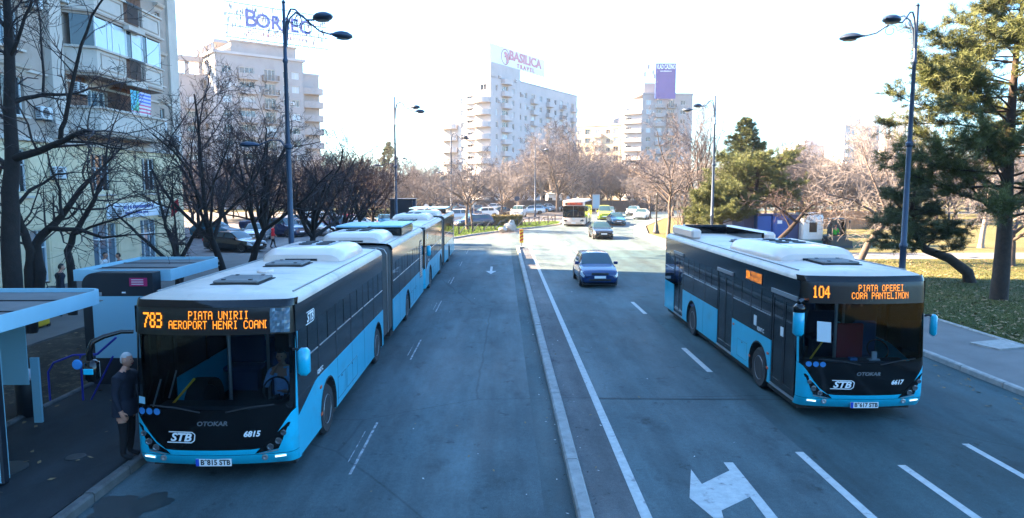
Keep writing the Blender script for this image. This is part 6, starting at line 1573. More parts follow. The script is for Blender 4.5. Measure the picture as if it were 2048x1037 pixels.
# ================================================================== PEOPLE
def person(label, loc, rz, top='cloth_navy', legs='cloth_black', hair='hair_dark', H=1.75, pose='stand', name='person', fingers=False, coat=False, bulk=1.0):
    t = thing(name, label, 'person', loc, rz)
    k = H/1.75; J = {}; E = []
    def j(n, p, r, par=None):
        if n[:2] in ('wa','ch','up','sh','el','pe','hi','kn'): r = r*bulk
        J[n] = (Vector(p)*k, r*k); 
        if par: E.append((par, n))
    sit = pose == 'sit'; zb = .95 if not sit else .52
    j('pelvis', (0,.02,zb), .145); j('waist', (0,.01,zb+.17), .135, 'pelvis'); j('chest', (0,-.01,zb+.36), .155, 'waist'); j('upper', (0,.0,zb+.50), .12, 'chest'); j('neck', (0,-.02,zb+.58), .058, 'upper'); j('skull', (0,-.045,zb+.66), .065, 'neck')
    arms = {'stand': [((.205,.0,zb+.47),(.25,.035,zb+.20),(.245,-.05,zb-.06),(.235,-.085,zb-.15))]*2,
            'walk': [((.205,.0,zb+.47),(.25,.12,zb+.22),(.25,.14,zb-.03),(.24,.13,zb-.12)), ((.205,.0,zb+.47),(.25,-.06,zb+.21),(.25,-.22,zb+.02),(.24,-.28,zb-.05))],
            'sit': [((.20,.0,zb+.47),(.27,-.10,zb+.22),(.14,-.18,zb+.46),(.07,-.15,zb+.58)), ((.20,.0,zb+.47),(.25,-.08,zb+.21),(.16,-.36,zb+.22),(.13,-.44,zb+.25))]}[pose]
    for s, a in zip((-1, 1), arms):
        q = [(s*p[0], p[1], p[2]) for p in a]; S = 'L' if s < 0 else 'R'
        j('sh'+S, q[0], .078, 'upper'); j('el'+S, q[1], .052, 'sh'+S); j('wr'+S, q[2], .036, 'el'+S); j('pa'+S, q[3], .036, 'wr'+S)
        d = (Vector(q[3])-Vector(q[2])).normalized(); side = Vector((0,1,0)) if abs(d.y) < .8 else Vector((1,0,0)); side = (side - d*side.dot(d)).normalized(); inw = Vector((-s,0,0)); inw = (inw - d*inw.dot(d)).normalized()
        if fingers:
            for f in range(4):
                b = Vector(q[3]) + side*(-.027+.018*f) + d*.02; l = (.062,.075,.07,.052)[f]
                j('f%d%s' % (f,S), b, .011, 'pa'+S); j('g%d%s' % (f,S), b + d*l*.55 + inw*.008, .0095, 'f%d%s' % (f,S)); j('h%d%s' % (f,S), b + d*l + inw*.03, .0085, 'g%d%s' % (f,S))
            b = Vector(q[2]).lerp(Vector(q[3]), .45) - side*.03; j('t0'+S, b, .013, 'pa'+S); j('t1'+S, b - side*.03 + d*.04 + inw*.01, .0105, 't0'+S); j('t2'+S, b - side*.03 + d*.07 + inw*.025, .009, 't1'+S)
        else: j('fi'+S, Vector(q[3]) + d*.08 + inw*.015, .024, 'pa'+S)
    for s in (-1, 1):
        S = 'L' if s < 0 else 'R'; st = (.0 if pose == 'stand' else s*.2) if not sit else 0
        if sit: pts = [(s*.10,0,.50),(s*.14,-.42,.52),(s*.14,-.46,.08),(s*.14,-.62,.045)]
        else: pts = [(s*.10,.02,.88),(s*.105,.0-st*.5,.49),(s*.105,.04-st,.09+(.04 if st < 0 else 0)),(s*.11,-.13-st,.045)]
        j('hi'+S, pts[0], .098, 'pelvis'); j('kn'+S, pts[1], .066, 'hi'+S); j('an'+S, pts[2], .048, 'kn'+S); j('to'+S, pts[3], .042, 'an'+S)
    names = list(J); idx = {n: i for i, n in enumerate(names)}
    me = bpy.data.meshes.new('skeleton'); me.from_pydata([J[n][0] for n in names], [(idx[a], idx[b]) for a, b in E], [])
    o = bpy.data.objects.new('skeleton', me); col.objects.link(o)
    m = o.modifiers.new('s', 'SKIN'); 
    for n in names:
        sv_ = me.skin_vertices[0].data[idx[n]]; r = J[n][1]; sv_.radius = (r*(1.18 if n in ('chest','upper','waist','pelvis') else 1), r*(.86 if n in ('chest','waist','upper') else 1)) ; sv_.use_root = n == 'pelvis'
    m.use_smooth_shade = True
    ss = o.modifiers.new('u', 'SUBSURF'); ss.levels = 2; ss.render_levels = 2
    dg = bpy.context.evaluated_depsgraph_get(); ev = o.evaluated_get(dg); bm_ = bpy.data.meshes.new_from_object(ev)
    bpy.data.objects.remove(o); bpy.data.meshes.remove(me)
    bm_.materials.clear()
    for q in (top, legs, 'skin', 'cloth_black'): bm_.materials.append(M[q])
    wr = [J['wrL'][0], J['wrR'][0]]; el = [J['elL'][0], J['elR'][0]]
    for p in bm_.polygons:
        c = p.center; mi = 0
        if c.z > J['neck'][0].z - .01*k: mi = 2
        elif any((c-w).dot((w-e).normalized()) > .0 and (c-w).length < .24*k for w, e in zip(wr, el)): mi = 2
        elif c.z < .10*k or (sit and c.z < .12*k): mi = 3
        elif (not sit and c.z < (.90 if not coat else .72)*k and abs(c.x) < .21*k) or (sit and c.z < .60*k and c.y < -.05): mi = 1
        p.material_index = mi; p.use_smooth = True
    body = obj('body', bm_, t)
    # head with face and hair
    hz = (zb+.58+.165)*k; hy = -.06*k
    bm = bmesh.new(); bmesh.ops.create_uvsphere(bm, u_segments=24, v_segments=18, radius=1)
    for v in bm.verts:
        x, y, z = v.co; v.co = Vector((x*.077*(1 - .16*max(0,-z)), y*.098*(1 - .10*max(0,-z)) - .012*max(0,-z), z*.122))*k
        u = v.co/k
        if u.y < -.06 and abs(u.x) < .02 and -.035 < u.z < .02: v.co.y -= (.024 if u.z < 0 else .010)*k*(1-abs(u.x)/.02)
        if u.y < -.05 and .012 < abs(u.x) < .05 and .005 < u.z < .035: v.co.y += .010*k
        if u.y < -.05 and abs(u.x) < .03 and -.10 < u.z < -.08: v.co.y -= .008*k
    hm = bpy.data.meshes.new('head'); bm.to_mesh(hm); bm.free(); hm.materials.append(M['skin']); hm.polygons.foreach_set('use_smooth', [True]*len(hm.polygons))
    hd = obj('head', hm, t); hd.location = (0, hy, hz)
    for s in (-1, 1):
        mb = MB(); mb.lathe((s*.03*k, -.083*k, .012*k), [(.011*k,0),(.008*k,-.006*k),(0,-.008*k)], 8, 'y'); mb.build('eye', 'letter_dark', hd)
        mb = MB(); mb.lathe((s*.075*k, .0, -.005*k), [(.03*k,-.006*s*k),(.032*k,.006*s*k),(.014*k,.010*s*k),(0,.006*s*k)], 10, 'x'); mb.build('ear', 'skin', hd)
    mb = MB(); mb.box(-.024*k,.024*k,-.096*k,-.080*k,-.062*k,-.054*k); mb.build('mouth', 'seat_red', hd)
    bm = bmesh.new(); bmesh.ops.create_uvsphere(bm, u_segments=22, v_segments=16, radius=1)
    dl = [v for v in bm.verts if (v.co.z < .30 and v.co.y < .25) or (v.co.z < .55 and v.co.y < -.5) or v.co.z < -.40]
    bmesh.ops.delete(bm, geom=dl, context='VERTS'); rr = random.Random(3)
    for v in bm.verts: v.co = Vector((v.co.x*.083, v.co.y*.104+.004, v.co.z*.128+.004))*k*(1+rr.uniform(-.015,.02))
    hm = bpy.data.meshes.new('hair'); bm.to_mesh(hm); bm.free(); hm.materials.append(M[hair]); hm.polygons.foreach_set('use_smooth', [True]*len(hm.polygons)); obj('hair', hm, hd)
    return t
q = at(252, 921, PZ)
man = person('white-haired man in dark navy jacket standing at the front bus door', (q.x, q.y+.1, PZ), R(88), 'cloth_navy', 'cloth_black', 'hair_white', 1.74, 'stand', fingers=True, bulk=1.16)
mb = MB(); mb.lathe((0,-.02,1.478), [(.062,0),(.066,.02),(.06,.035)], 14); mb.build('shirt_collar', 'cloth_white', man)
mb = MB(); mb.grid([[(r*1.25*math.cos(2*PI*i/20), .015+r*.95*math.sin(2*PI*i/20), z) for i in range(21)] for r, z in ((.185,1.04),(.202,.92),(.205,.78))]); mb.build('jacket_hem', 'cloth_navy', man, smooth=True, recalc=False)
drv = person('bus driver in light blue shirt at the wheel of the left bus', (AX[0]+.72, AX[1]+1.36, .45), 0, 'cloth_blue', 'cloth_black', 'hair_dark', 1.78, 'sit', fingers=True)
person('person in dark jacket walking past the trees at the left', (-15.4, 24.2, PZ), R(150), 'cloth_navy', 'cloth_black', 'hair_dark', 1.78, 'walk')
q = (-16.6, 29.0); person('person in light jacket standing by the shop door', (q[0], q[1], PZ), R(100), 'cloth_white', 'cloth_navy', 'hair_dark', 1.72)
person('person in brown coat standing by the shop door', (q[0]+.55, q[1]+.2, PZ), R(-80), 'cloth_brown', 'cloth_black', 'hair_dark', 1.68, coat=True)
q = at(547, 497); person('person in bright red jacket among the parked cars', (q.x, q.y, 0), R(120), 'cloth_red', 'cloth_black', 'hair_dark', 1.75, 'walk')
q = at(1681, 497, PZ); person('loader operator in bright green vest seated in the cab', (q.x, q.y+.95, PZ+.36), 0, 'cloth_green', 'cloth_black', 'hair_dark', 1.7, 'sit')
for i, (px, lab) in enumerate(((1672,'dark clad person far away at the park railing'),(1688,'second far person at the park railing in blue'))):
    q = aty(px, 395, 104); person(lab, (q.x, q.y, PZ), R(60+50*i), ('cloth_navy','cloth_blue')[i], 'cloth_black', 'hair_dark', 1.75, 'walk')

# ================================================================== TREES
def tube_fast(mb, pts, rads, n):
    o = len(mb.v); prev = None; m = len(pts)
    for i in range(m):
        a_, b_ = pts[max(i-1,0)], pts[min(i+1,m-1)]
        d = (b_ - a_)
        if d.length_squared < 1e-12: d = Vector((0,0,1))
        d.normalize()
        if prev is None: a = Vector((1,0,0)) if abs(d.x) < .7 else Vector((0,1,0))
        else: a = prev
        a = a - d*a.dot(d); a.normalize(); prev = a; b = d.cross(a); p = pts[i]; r = rads[i]
        for k in range(n):
            c, s = CS[n][k]; q = p + a*(c*r) + b*(s*r); mb.v.append((q.x, q.y, q.z))
    for i in range(m-1):
        for k in range(n):
            l = (k+1) % n; mb.f.append((o+i*n+k, o+i*n+l, o+i*n+n+l, o+i*n+n+k)); mb.m.append(0)
CS = {n: [(math.cos(2*PI*k/n), math.sin(2*PI*k/n)) for k in range(n)] for n in (3,4,5,6,8,10)}
def bare_tree(seed, H=8.0, tr=.2, fork=.3, lean=(0,0), limbs=5, levels=4, kids=(6,6,5), spread=45, up=.25, wob=.18, twig=.008, lratio=.62, droop=0.0, bend=None):
    """returns (trunk MB, crown MB): tapered trunk with limbs, fine twigs in the crown"""
    rnd = random.Random(seed); T, C = MB(), MB()
    def rv(s): return Vector((rnd.gauss(0,s), rnd.gauss(0,s), rnd.gauss(0,s)))
    def path(p, d, L, n, r0, r1, wobble, upk):
        pts = [p.copy()]; rad = [r0]; q = p.copy(); d = d.copy()
        for i in range(n):
            d = (d + rv(wobble) + Vector((0,0,upk))).normalized(); q = q + d*(L/n); pts.append(q.copy()); rad.append(r0 + (r1-r0)*(i+1)/n)
        return pts, rad, d
    def grow(p, d, L, r, lev):
        n = 5 if lev <= 1 else (4 if lev == 2 else 3)
        r1 = max(r*.35, twig*.6) if lev < levels else twig*.45
        pts, rad, dd = path(p, d, L, n, r, r1, wob, (up*.3 if lev <= 1 else up*.22) - droop*(lev >= 2))
        tube_fast(T if lev <= 1 else C, pts, rad, 6 if r > .05 else (4 if r > .016 else 3))
        if lev >= levels: return
        kn = kids[min(lev-1, len(kids)-1)]
        for i in range(kn):
            t = .22 + .78*(i + rnd.random())/kn; f = t*n; k = min(int(f), n-1); b = pts[k].lerp(pts[k+1], min(1, f-k)); seg = (pts[k+1]-pts[k]).normalized()
            ax = seg.orthogonal().normalized(); ax.rotate(Matrix.Rotation(rnd.uniform(0, 2*PI), 3, seg)); nd = seg.copy(); nd.rotate(Matrix.Rotation(R(spread)*rnd.uniform(.55,1.25), 3, ax))
            rr_ = rad[k] + (rad[k+1]-rad[k])*(f-k)
            grow(b, nd, L*lratio*rnd.uniform(.65,1.15)*(1.1-.45*t), max(min(rr_*.62, r*.5), twig), lev+1)
    hf = H*fork; p = Vector((0,0,-.15)); d0 = Vector((lean[0], lean[1], 1)).normalized()
    if bend:
        tp = [Vector(b) for b in bend]; tp = [tp[0] + Vector((0,0,-.15))] + tp[1:]; sm = []
        for a, b in zip(tp[:-1], tp[1:]): sm += [a, (a+b)/2 + rv(.03)]
        sm.append(tp[-1]); pts = sm; rad = [tr*(1-.45*i/(len(sm)-1)) for i in range(len(sm))]; rad[0] *= 1.25
    else:
        n = 6; pts = [p]; rad = [tr*1.35]; d = d0.copy(); q = p.copy()
        for i in range(n):
            d = (d + rv(.05)).normalized(); q = q + d*(hf/n); pts.append(q.copy()); rad.append(tr*(1-.35*(i+1)/n))
    tube_fast(T, pts, rad, 10)
    top = pts[-1]; LL = (H - top.z)
    for i in range(limbs):
        az = 2*PI*(i + rnd.uniform(-.25,.25))/limbs; el = R(90 - spread*rnd.uniform(.45,1.15)); nd = Vector((math.cos(az)*math.cos(el), math.sin(az)*math.cos(el), math.sin(el)))
        k = -1 if i % 2 == 0 or len(pts) < 3 else -2
        grow(pts[k], nd, LL*.60*rnd.uniform(.8,1.1), tr*.55*rnd.uniform(.7,1), 1)
    grow(top, Vector((rnd.gauss(0,.15), rnd.gauss(0,.15), 1)).normalized(), LL*.68, tr*.55, 1)
    return T, C
def limb_tree(seed, Y, base_px, paths, levels=4, kids=(4,4,3), spread=48, twig=.0065, up=.16, lsub=1.5):
    """limbs surveyed from the photograph on the plane Y, then grown out in depth with real twigs"""
    rnd = random.Random(seed); T, C = MB(), MB(); b0 = aty(base_px[0], base_px[1], Y); b0.z = PZ
    def rv(s): return Vector((rnd.gauss(0,s), rnd.gauss(0,s), rnd.gauss(0,s)))
    def grow(p, d, L, r, lev):
        n = 4 if lev <= 2 else 3; pts = [p.copy()]; rad = [r]; q = p.copy(); r1 = max(r*.3, twig*.5)
        for i in range(n): d = (d + rv(.2) + Vector((0,0,up*.25))).normalized(); q = q + d*(L/n); pts.append(q.copy()); rad.append(r + (r1-r)*(i+1)/n)
        tube_fast(C, pts, rad, 4 if r > .016 else 3)
        if lev >= levels: return
        kn = kids[min(lev-1, len(kids)-1)]
        for i in range(kn):
            t = .2 + .8*(i + rnd.random())/kn; f = t*n; k = min(int(f), n-1); b = pts[k].lerp(pts[k+1], min(1, f-k)); sg = (pts[k+1]-pts[k]).normalized(); ax = sg.orthogonal().normalized(); ax.rotate(Matrix.Rotation(rnd.uniform(0, 2*PI), 3, sg)); nd = sg.copy(); nd.rotate(Matrix.Rotation(R(spread)*rnd.uniform(.6,1.3), 3, ax))
            grow(b, nd, L*.6*rnd.uniform(.6,1.2), max(rad[k]*.6, twig), lev+1)
    for (pp, r0, r1, dep) in paths:
        pts = []
        for i, (x, y) in enumerate(pp):
            q = aty(x, y, Y + dep*i/max(1,len(pp)-1)) - Vector((b0.x, Y, PZ)); pts.append(q)
        sm = []
        for i in range(len(pts)-1):
            a, b = pts[i], pts[i+1]; sm += [a, a.lerp(b,.5) + rv(.02)]
        sm.append(pts[-1]); rad = [r0 + (r1-r0)*i/(len(sm)-1) for i in range(len(sm))]; tube_fast(T, sm, rad, 8)
        tot = sum((b-a).length for a, b in zip(sm[:-1], sm[1:])); nb = int(tot*1.7) + 2
        for i in range(nb):
            t = (.12 if r0 < .13 else .45) + (.88 if r0 < .13 else .55)*(i+rnd.random())/nb; f = t*(len(sm)-1); k = min(int(f), len(sm)-2); b = sm[k].lerp(sm[k+1], f-k); sg = (sm[k+1]-sm[k]).normalized(); ax = sg.orthogonal().normalized(); ax.rotate(Matrix.Rotation(rnd.uniform(0, 2*PI), 3, sg)); nd = sg.copy(); nd.rotate(Matrix.Rotation(R(spread)*rnd.uniform(.6,1.4), 3, ax))
            grow(b, nd, lsub*rnd.uniform(.5,1.2), max(min(rad[k]*.4,.035), twig), 2)
        grow(sm[-1], (sm[-1]-sm[-2]).normalized(), lsub, r1, 2)
    return (T, C), (b0.x, Y, PZ)
def tree_thing(label, mbs, mats, loc, rz=0, scale=1, group=None, name='bare_tree'):
    t = thing(name, label, 'tree', loc, rz, group); t.scale = (scale,)*3
    obj('trunk', mbs[0].mesh('trunk', mats[0], True), t); obj('crown', mbs[1].mesh('crown', mats[1]), t)
    return t
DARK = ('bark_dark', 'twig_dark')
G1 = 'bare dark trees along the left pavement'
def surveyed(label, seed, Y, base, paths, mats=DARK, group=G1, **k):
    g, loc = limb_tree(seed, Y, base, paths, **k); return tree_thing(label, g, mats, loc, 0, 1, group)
surveyed('big dark bare tree with tall trunk at the left edge', 1, 16.9, (30,700), [([(30,745),(24,540),(22,421),(24,345),(24,302),(19,216),(19,108),(16,43),(8,-40),(2,-140)], .23, .05, 0),
  ([(24,318),(81,302),(130,281),(162,265),(180,262)], .10, .035, -1.2), ([(124,283),(189,286),(248,299)], .035, .012, -.8), ([(121,278),(130,243),(146,162),(162,92),(184,32),(212,-10)], .06, .02, -.6),
  ([(20,208),(49,197),(92,189),(140,189),(178,178)], .07, .02, .8), ([(86,190),(84,108),(81,54),(70,-10)], .032, .012, .5), ([(24,345),(0,322),(-40,300)], .09, .04, .5), ([(19,120),(42,60),(62,10),(70,-60)], .05, .02, -.5), ([(16,60),(-20,10),(-40,-60)], .05, .02, .5), ([(22,421),(60,380),(110,350),(150,345)], .05, .015, .9)])
surveyed('dark bare tree with arching low limbs left of the walking person', 2, 18.6, (62,640), [([(62,665),(60,540),(62,502),(49,464),(38,432)], .17, .07, 0), ([(70,640),(81,545),(72,490),(97,459),(124,432),(162,378),(190,350)], .16, .05, .4), ([(100,457),(157,459),(206,476),(260,470)], .07, .02, -.8), ([(40,435),(20,400),(10,350)], .05, .02, .5), ([(124,432),(120,380),(100,330),(90,280)], .045, .015, .4)])
surveyed('slender bare tree in front of the yellow shop wall', 3, 20.8, (146,610), [([(146,630),(143,545),(135,502),(146,470),(167,437),(189,400),(195,385)], .13, .05, 0), ([(146,470),(180,455),(230,440),(280,420)], .05, .015, -.6), ([(189,400),(210,350),(215,290),(240,220)], .045, .012, .5), ([(189,400),(175,340),(180,280)], .035, .012, -.5)])
surveyed('small bare tree with fan of stems behind the second shelter', 4, 24.8, (359,575), [([(359,590),(358,522)], .16, .13, 0), ([(356,522),(345,485),(336,463),(330,445),(319,403),(314,370)], .09, .03, .3), ([(362,520),(377,491),(391,466),(410,430),(420,400)], .08, .03, -.4), ([(355,515),(352,470),(350,440),(340,380)], .06, .02, 0), ([(350,525),(330,517),(293,483),(262,454),(235,431)], .085, .03, .6), ([(330,445),(342,400),(352,360)], .035, .015, .2)], lsub=1.2)
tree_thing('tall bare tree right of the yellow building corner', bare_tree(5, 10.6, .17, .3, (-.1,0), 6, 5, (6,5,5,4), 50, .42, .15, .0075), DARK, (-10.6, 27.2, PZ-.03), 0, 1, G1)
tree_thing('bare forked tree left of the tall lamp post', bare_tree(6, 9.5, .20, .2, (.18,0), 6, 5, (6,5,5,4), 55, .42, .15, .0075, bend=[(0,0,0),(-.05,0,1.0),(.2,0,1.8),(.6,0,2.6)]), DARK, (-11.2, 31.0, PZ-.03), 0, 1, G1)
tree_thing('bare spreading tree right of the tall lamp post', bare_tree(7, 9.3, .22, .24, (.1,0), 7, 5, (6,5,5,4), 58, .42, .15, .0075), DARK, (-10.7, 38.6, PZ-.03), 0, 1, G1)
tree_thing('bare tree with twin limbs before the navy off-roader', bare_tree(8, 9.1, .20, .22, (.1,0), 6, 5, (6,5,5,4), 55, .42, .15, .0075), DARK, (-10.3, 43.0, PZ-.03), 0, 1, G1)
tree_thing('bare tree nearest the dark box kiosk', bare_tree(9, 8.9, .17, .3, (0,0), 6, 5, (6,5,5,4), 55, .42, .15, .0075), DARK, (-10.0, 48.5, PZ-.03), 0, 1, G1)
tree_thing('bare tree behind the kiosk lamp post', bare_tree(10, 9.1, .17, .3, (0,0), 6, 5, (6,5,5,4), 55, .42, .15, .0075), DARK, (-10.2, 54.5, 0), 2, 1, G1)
G2 = 'bare trees standing in the shaded car park'
for i, (px, Y, sd, lab) in enumerate(((400,62,11,'bare tree at the corner of the yellow building'), (455,66,12,'bare tree behind the black saloon'), (540,72,13,'bare tree behind the dark off-roader'), (590,80,14,'bare tree in the back of the shaded car park'), (660,76,15,'bare tree behind the white van'), (720,84,16,'bare tree behind the white saloon'))):
    q = aty(px, 440, Y); tree_thing(lab, bare_tree(sd, 8.5+i % 3, .2, .32, (0,0), 6, 4, (6,6,5), 52, .25, .18, .013), ('bark_dark','twig_pink'), (q.x, Y, 0), i, 1, G2)
# sunlit trees: prototypes shared by copies
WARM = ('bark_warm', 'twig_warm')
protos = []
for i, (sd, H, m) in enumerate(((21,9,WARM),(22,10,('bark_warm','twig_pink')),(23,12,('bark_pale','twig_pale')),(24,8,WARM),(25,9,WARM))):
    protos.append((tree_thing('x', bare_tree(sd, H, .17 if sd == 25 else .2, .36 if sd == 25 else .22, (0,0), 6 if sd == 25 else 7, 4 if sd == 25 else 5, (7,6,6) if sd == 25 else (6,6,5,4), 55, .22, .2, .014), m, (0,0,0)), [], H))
def sun_tree(k, px, Y, Ht, rz, lab, group, z=0):
    p, used, H = protos[k]; q = aty(px, 420, Y); return place(p, used, (q.x, Y, z), rz, Ht/H, lab, None, group)
GB = 'hazy sunlit trees behind the car park'; LB = 'bare grey brown tree in the hazy row behind the sunny car park'
for i, (px, Y, Ht) in enumerate(((770,96,8.5),(800,104,9.5),(828,98,8.5),(858,112,10),(885,100,8.5),(815,128,11),(850,135,12),(780,130,11),(745,112,10),(700,118,11),(650,122,12),(900,128,11),(1010,112,11),(1040,120,11),(985,128,10.5))):
    sun_tree((0,3,1,0,3,1)[i % 6], px, Y, Ht, i*1.3, LB, GB)
LP = 'large pale branched tree below the white corner tower'
for i, (px, Y, Ht) in enumerate(((1080,128,17),(1115,122,18),(1150,128,17),(1185,134,15),(1100,140,18),(1215,140,13))):
    sun_tree(2 if i % 2 == 0 else 1, px, Y, Ht, i*2.1, ('large pale tree at the left of the row below the white corner tower','largest pale branched tree below the white corner tower','large pale tree right of the largest one below the corner tower','pale tree above the far end of the white bus','pale tree hidden behind the largest one below the corner tower','smaller pale tree at the right end of the tower tree row')[i], 'large pale trees below the corner tower')
DK = [(tree_thing('x', bare_tree(51, 11, .2, .15, (0,0), 7, 4, (8,7,6), 50, .25, .18, .03), ('bark_dark','twig_pink'), (0,0,0)), [], 11)]
for i in range(16):  # dark bark puts building shade into this row's colour
    px = 1050 + i*19; Y = 146 + (i*7) % 13; q = aty(px, 420, Y); place(DK[0][0], DK[0][1], (q.x, Y, 0), i*1.9, 1.0 + .12*((i*5) % 3), 'dark bare tree in the shaded row beyond the white bus', None, 'dark tree row beyond the white bus')
for i in range(12):
    px = 385 + i*27; Y = 90 + (i*7) % 11; q = aty(px, 420, Y); place(DK[0][0], DK[0][1], (q.x, Y, 0), i*2.3, .72 + .08*((i*5) % 3), 'dark bare tree in the back row of the shaded car park', None, 'dark tree row behind the shaded car park')
for i, (px, Y, Ht, k, lab) in enumerate(((935,71.5,9.2,4,'sunlit thin bare tree on the grass island, left of the pair'), (946,73,7.2,4,'shorter bare tree on the grass island, right of the pair'), (872,84,7.5,4,'bare tree behind the end of the second bus'), (1003,100,9.5,0,'dense twigged bare tree behind the hedge'))):
    sun_tree(k, px, Y, Ht, i*1.7, lab, 'trees around the grass island', .1)
for i, (px, Y, Ht, k, lab) in enumerate(((1368,72,11,0,'warm bare tree between the two tall park trees'), (1300,100,9,0,'bare tree at the right end of the far road'), (1345,104,10,3,'dense bare tree behind the lawn tip'), (1270,128,9.5,3,'far bare tree over the road end'))):
    sun_tree(k, px, Y, Ht, i*2.3+.7, lab, 'trees at the lawn tip', PZ)
q = aty(1338,420,62); tree_thing('tall bare tree with spreading limbs at the lawn tip', bare_tree(41, 12.5, .17, .30, (0,0), 6, 4, (7,6,6), 58, .22, .16, .014), ('bark_warm','twig_pink'), (q.x, 62, PZ), 0, 1, 'trees at the lawn tip')
q = aty(1397,420,65); tree_thing('tall upright bare tree behind the street lamp', bare_tree(42, 13.5, .19, .28, (0,0), 6, 4, (7,6,6), 38, .34, .13, .014), ('bark_warm','twig_pink'), (q.x, 65, PZ), 0, 1, 'trees at the lawn tip')
LK = 'bare grey brown tree in the hazy wood across the park'
rr = random.Random(77)
for i in range(52):
    px = 1465 + i*13 + rr.uniform(-9,9); Y = rr.choice((84,92,104,118,135)); sun_tree(rr.choice((0,1,3,0,1)), px, Y, rr.uniform(9,11.5)*(1.25 if Y > 110 else 1), rr.uniform(0,6), LK, 'hazy wood across the park', PZ)
for i, (px, Y, Ht) in enumerate(((1745,86,16),(1790,82,17),(1835,88,16),(1770,95,18))):
    q = aty(px, 420, Y); tree_thing(('leftmost thin tall pale tree behind the leaning park tree','second thin tall pale tree left of the right street lamp','thin tall pale tree just right of the right street lamp','tallest and farthest thin pale tree left of the right lamp')[i], bare_tree(90+i, Ht, .14, .25, (0,0), 5, 4, (6,5,4), 24, .5, .10, .014), ('bark_pale','twig_pale'), (q.x, Y, PZ), i, 1, 'thin tall trees behind the right lamp')
surveyed('leaning bare tree with pale bent trunk behind the right bus roof', 31, 41.0, (1710,533), [([(1708,545),(1735,490),(1760,458),(1775,440)], .22, .15, 0), ([(1775,442),(1782,400),(1772,340),(1776,290)], .10, .03, 1.0), ([(1768,448),(1740,420),(1710,402),(1670,392)], .09, .03, -1.2), ([(1775,440),(1800,410),(1832,380)], .08, .03, -1), ([(1776,432),(1755,380),(1735,330),(1722,285)], .08, .025, 1.4), ([(1781,402),(1812,350),(1832,300)], .06, .02, .8), ([(1770,445),(1730,440),(1690,435)], .05, .02, 1.5)], WARM, None, kids=(6,6,5), lsub=2.0, twig=.012, spread=55)
surveyed('dark twisted low tree in front of the blue toilets', 32, 47.0, (1547,500), [([(1543,508),(1560,478),(1596,440),(1612,420),(1632,406)], .20, .07, 0), ([(1592,444),(1570,426),(1545,408),(1515,402)], .09, .03, -1.0), ([(1580,455),(1566,430),(1552,412)], .06, .03, 1.0), ([(1612,420),(1590,402),(1558,392)], .07, .025, .8), ([(1632,406),(1650,402),(1668,410)], .05, .02, -.6), ([(1605,430),(1630,428),(1655,425)], .05, .02, 1.0)], ('bark_dark','twig_dark'), None, kids=(6,5,5), lsub=1.0, twig=.012, spread=60, up=.05)  # backlit darkness put into the bark and twig colours
q = at(1961, 497, PZ); tree_thing('slim bare tree with straight pale trunk left of the big pine', bare_tree(33, 7.5, .20, .42, (.1,0), 5, 4, (6,6,5), 62, .1, .2, .012), ('bark_pale','twig_warm'), (q.x, q.y, PZ), 0, 1)
q = at(2021, 533, PZ); tree_thing('forked bare tree right behind the big pine trunk', bare_tree(34, 6.5, .24, .3, (.05,0), 5, 4, (6,6,5), 60, .15, .2, .012), ('bark_warm','twig_warm'), (q.x, q.y, PZ), 1, 1)
for i, (px, Y) in enumerate(((1352,56),(1362,58),(1440,57),(1450,55))):
    q = aty(px, 470, Y); tree_thing(('leftmost thin young bare stem at the lawn edge','second thin young bare stem at the lawn edge','thin young bare stem left of the navy container','thin young bare stem nearest the broad pine trunk')[i], bare_tree(60+i, 4.2, .05, .35, (0,0), 3, 3, (4,4), 35, .3, .1, .010), ('bark_warm','twig_warm'), (q.x, Y, PZ), i, 1, 'thin young stems under the pines')

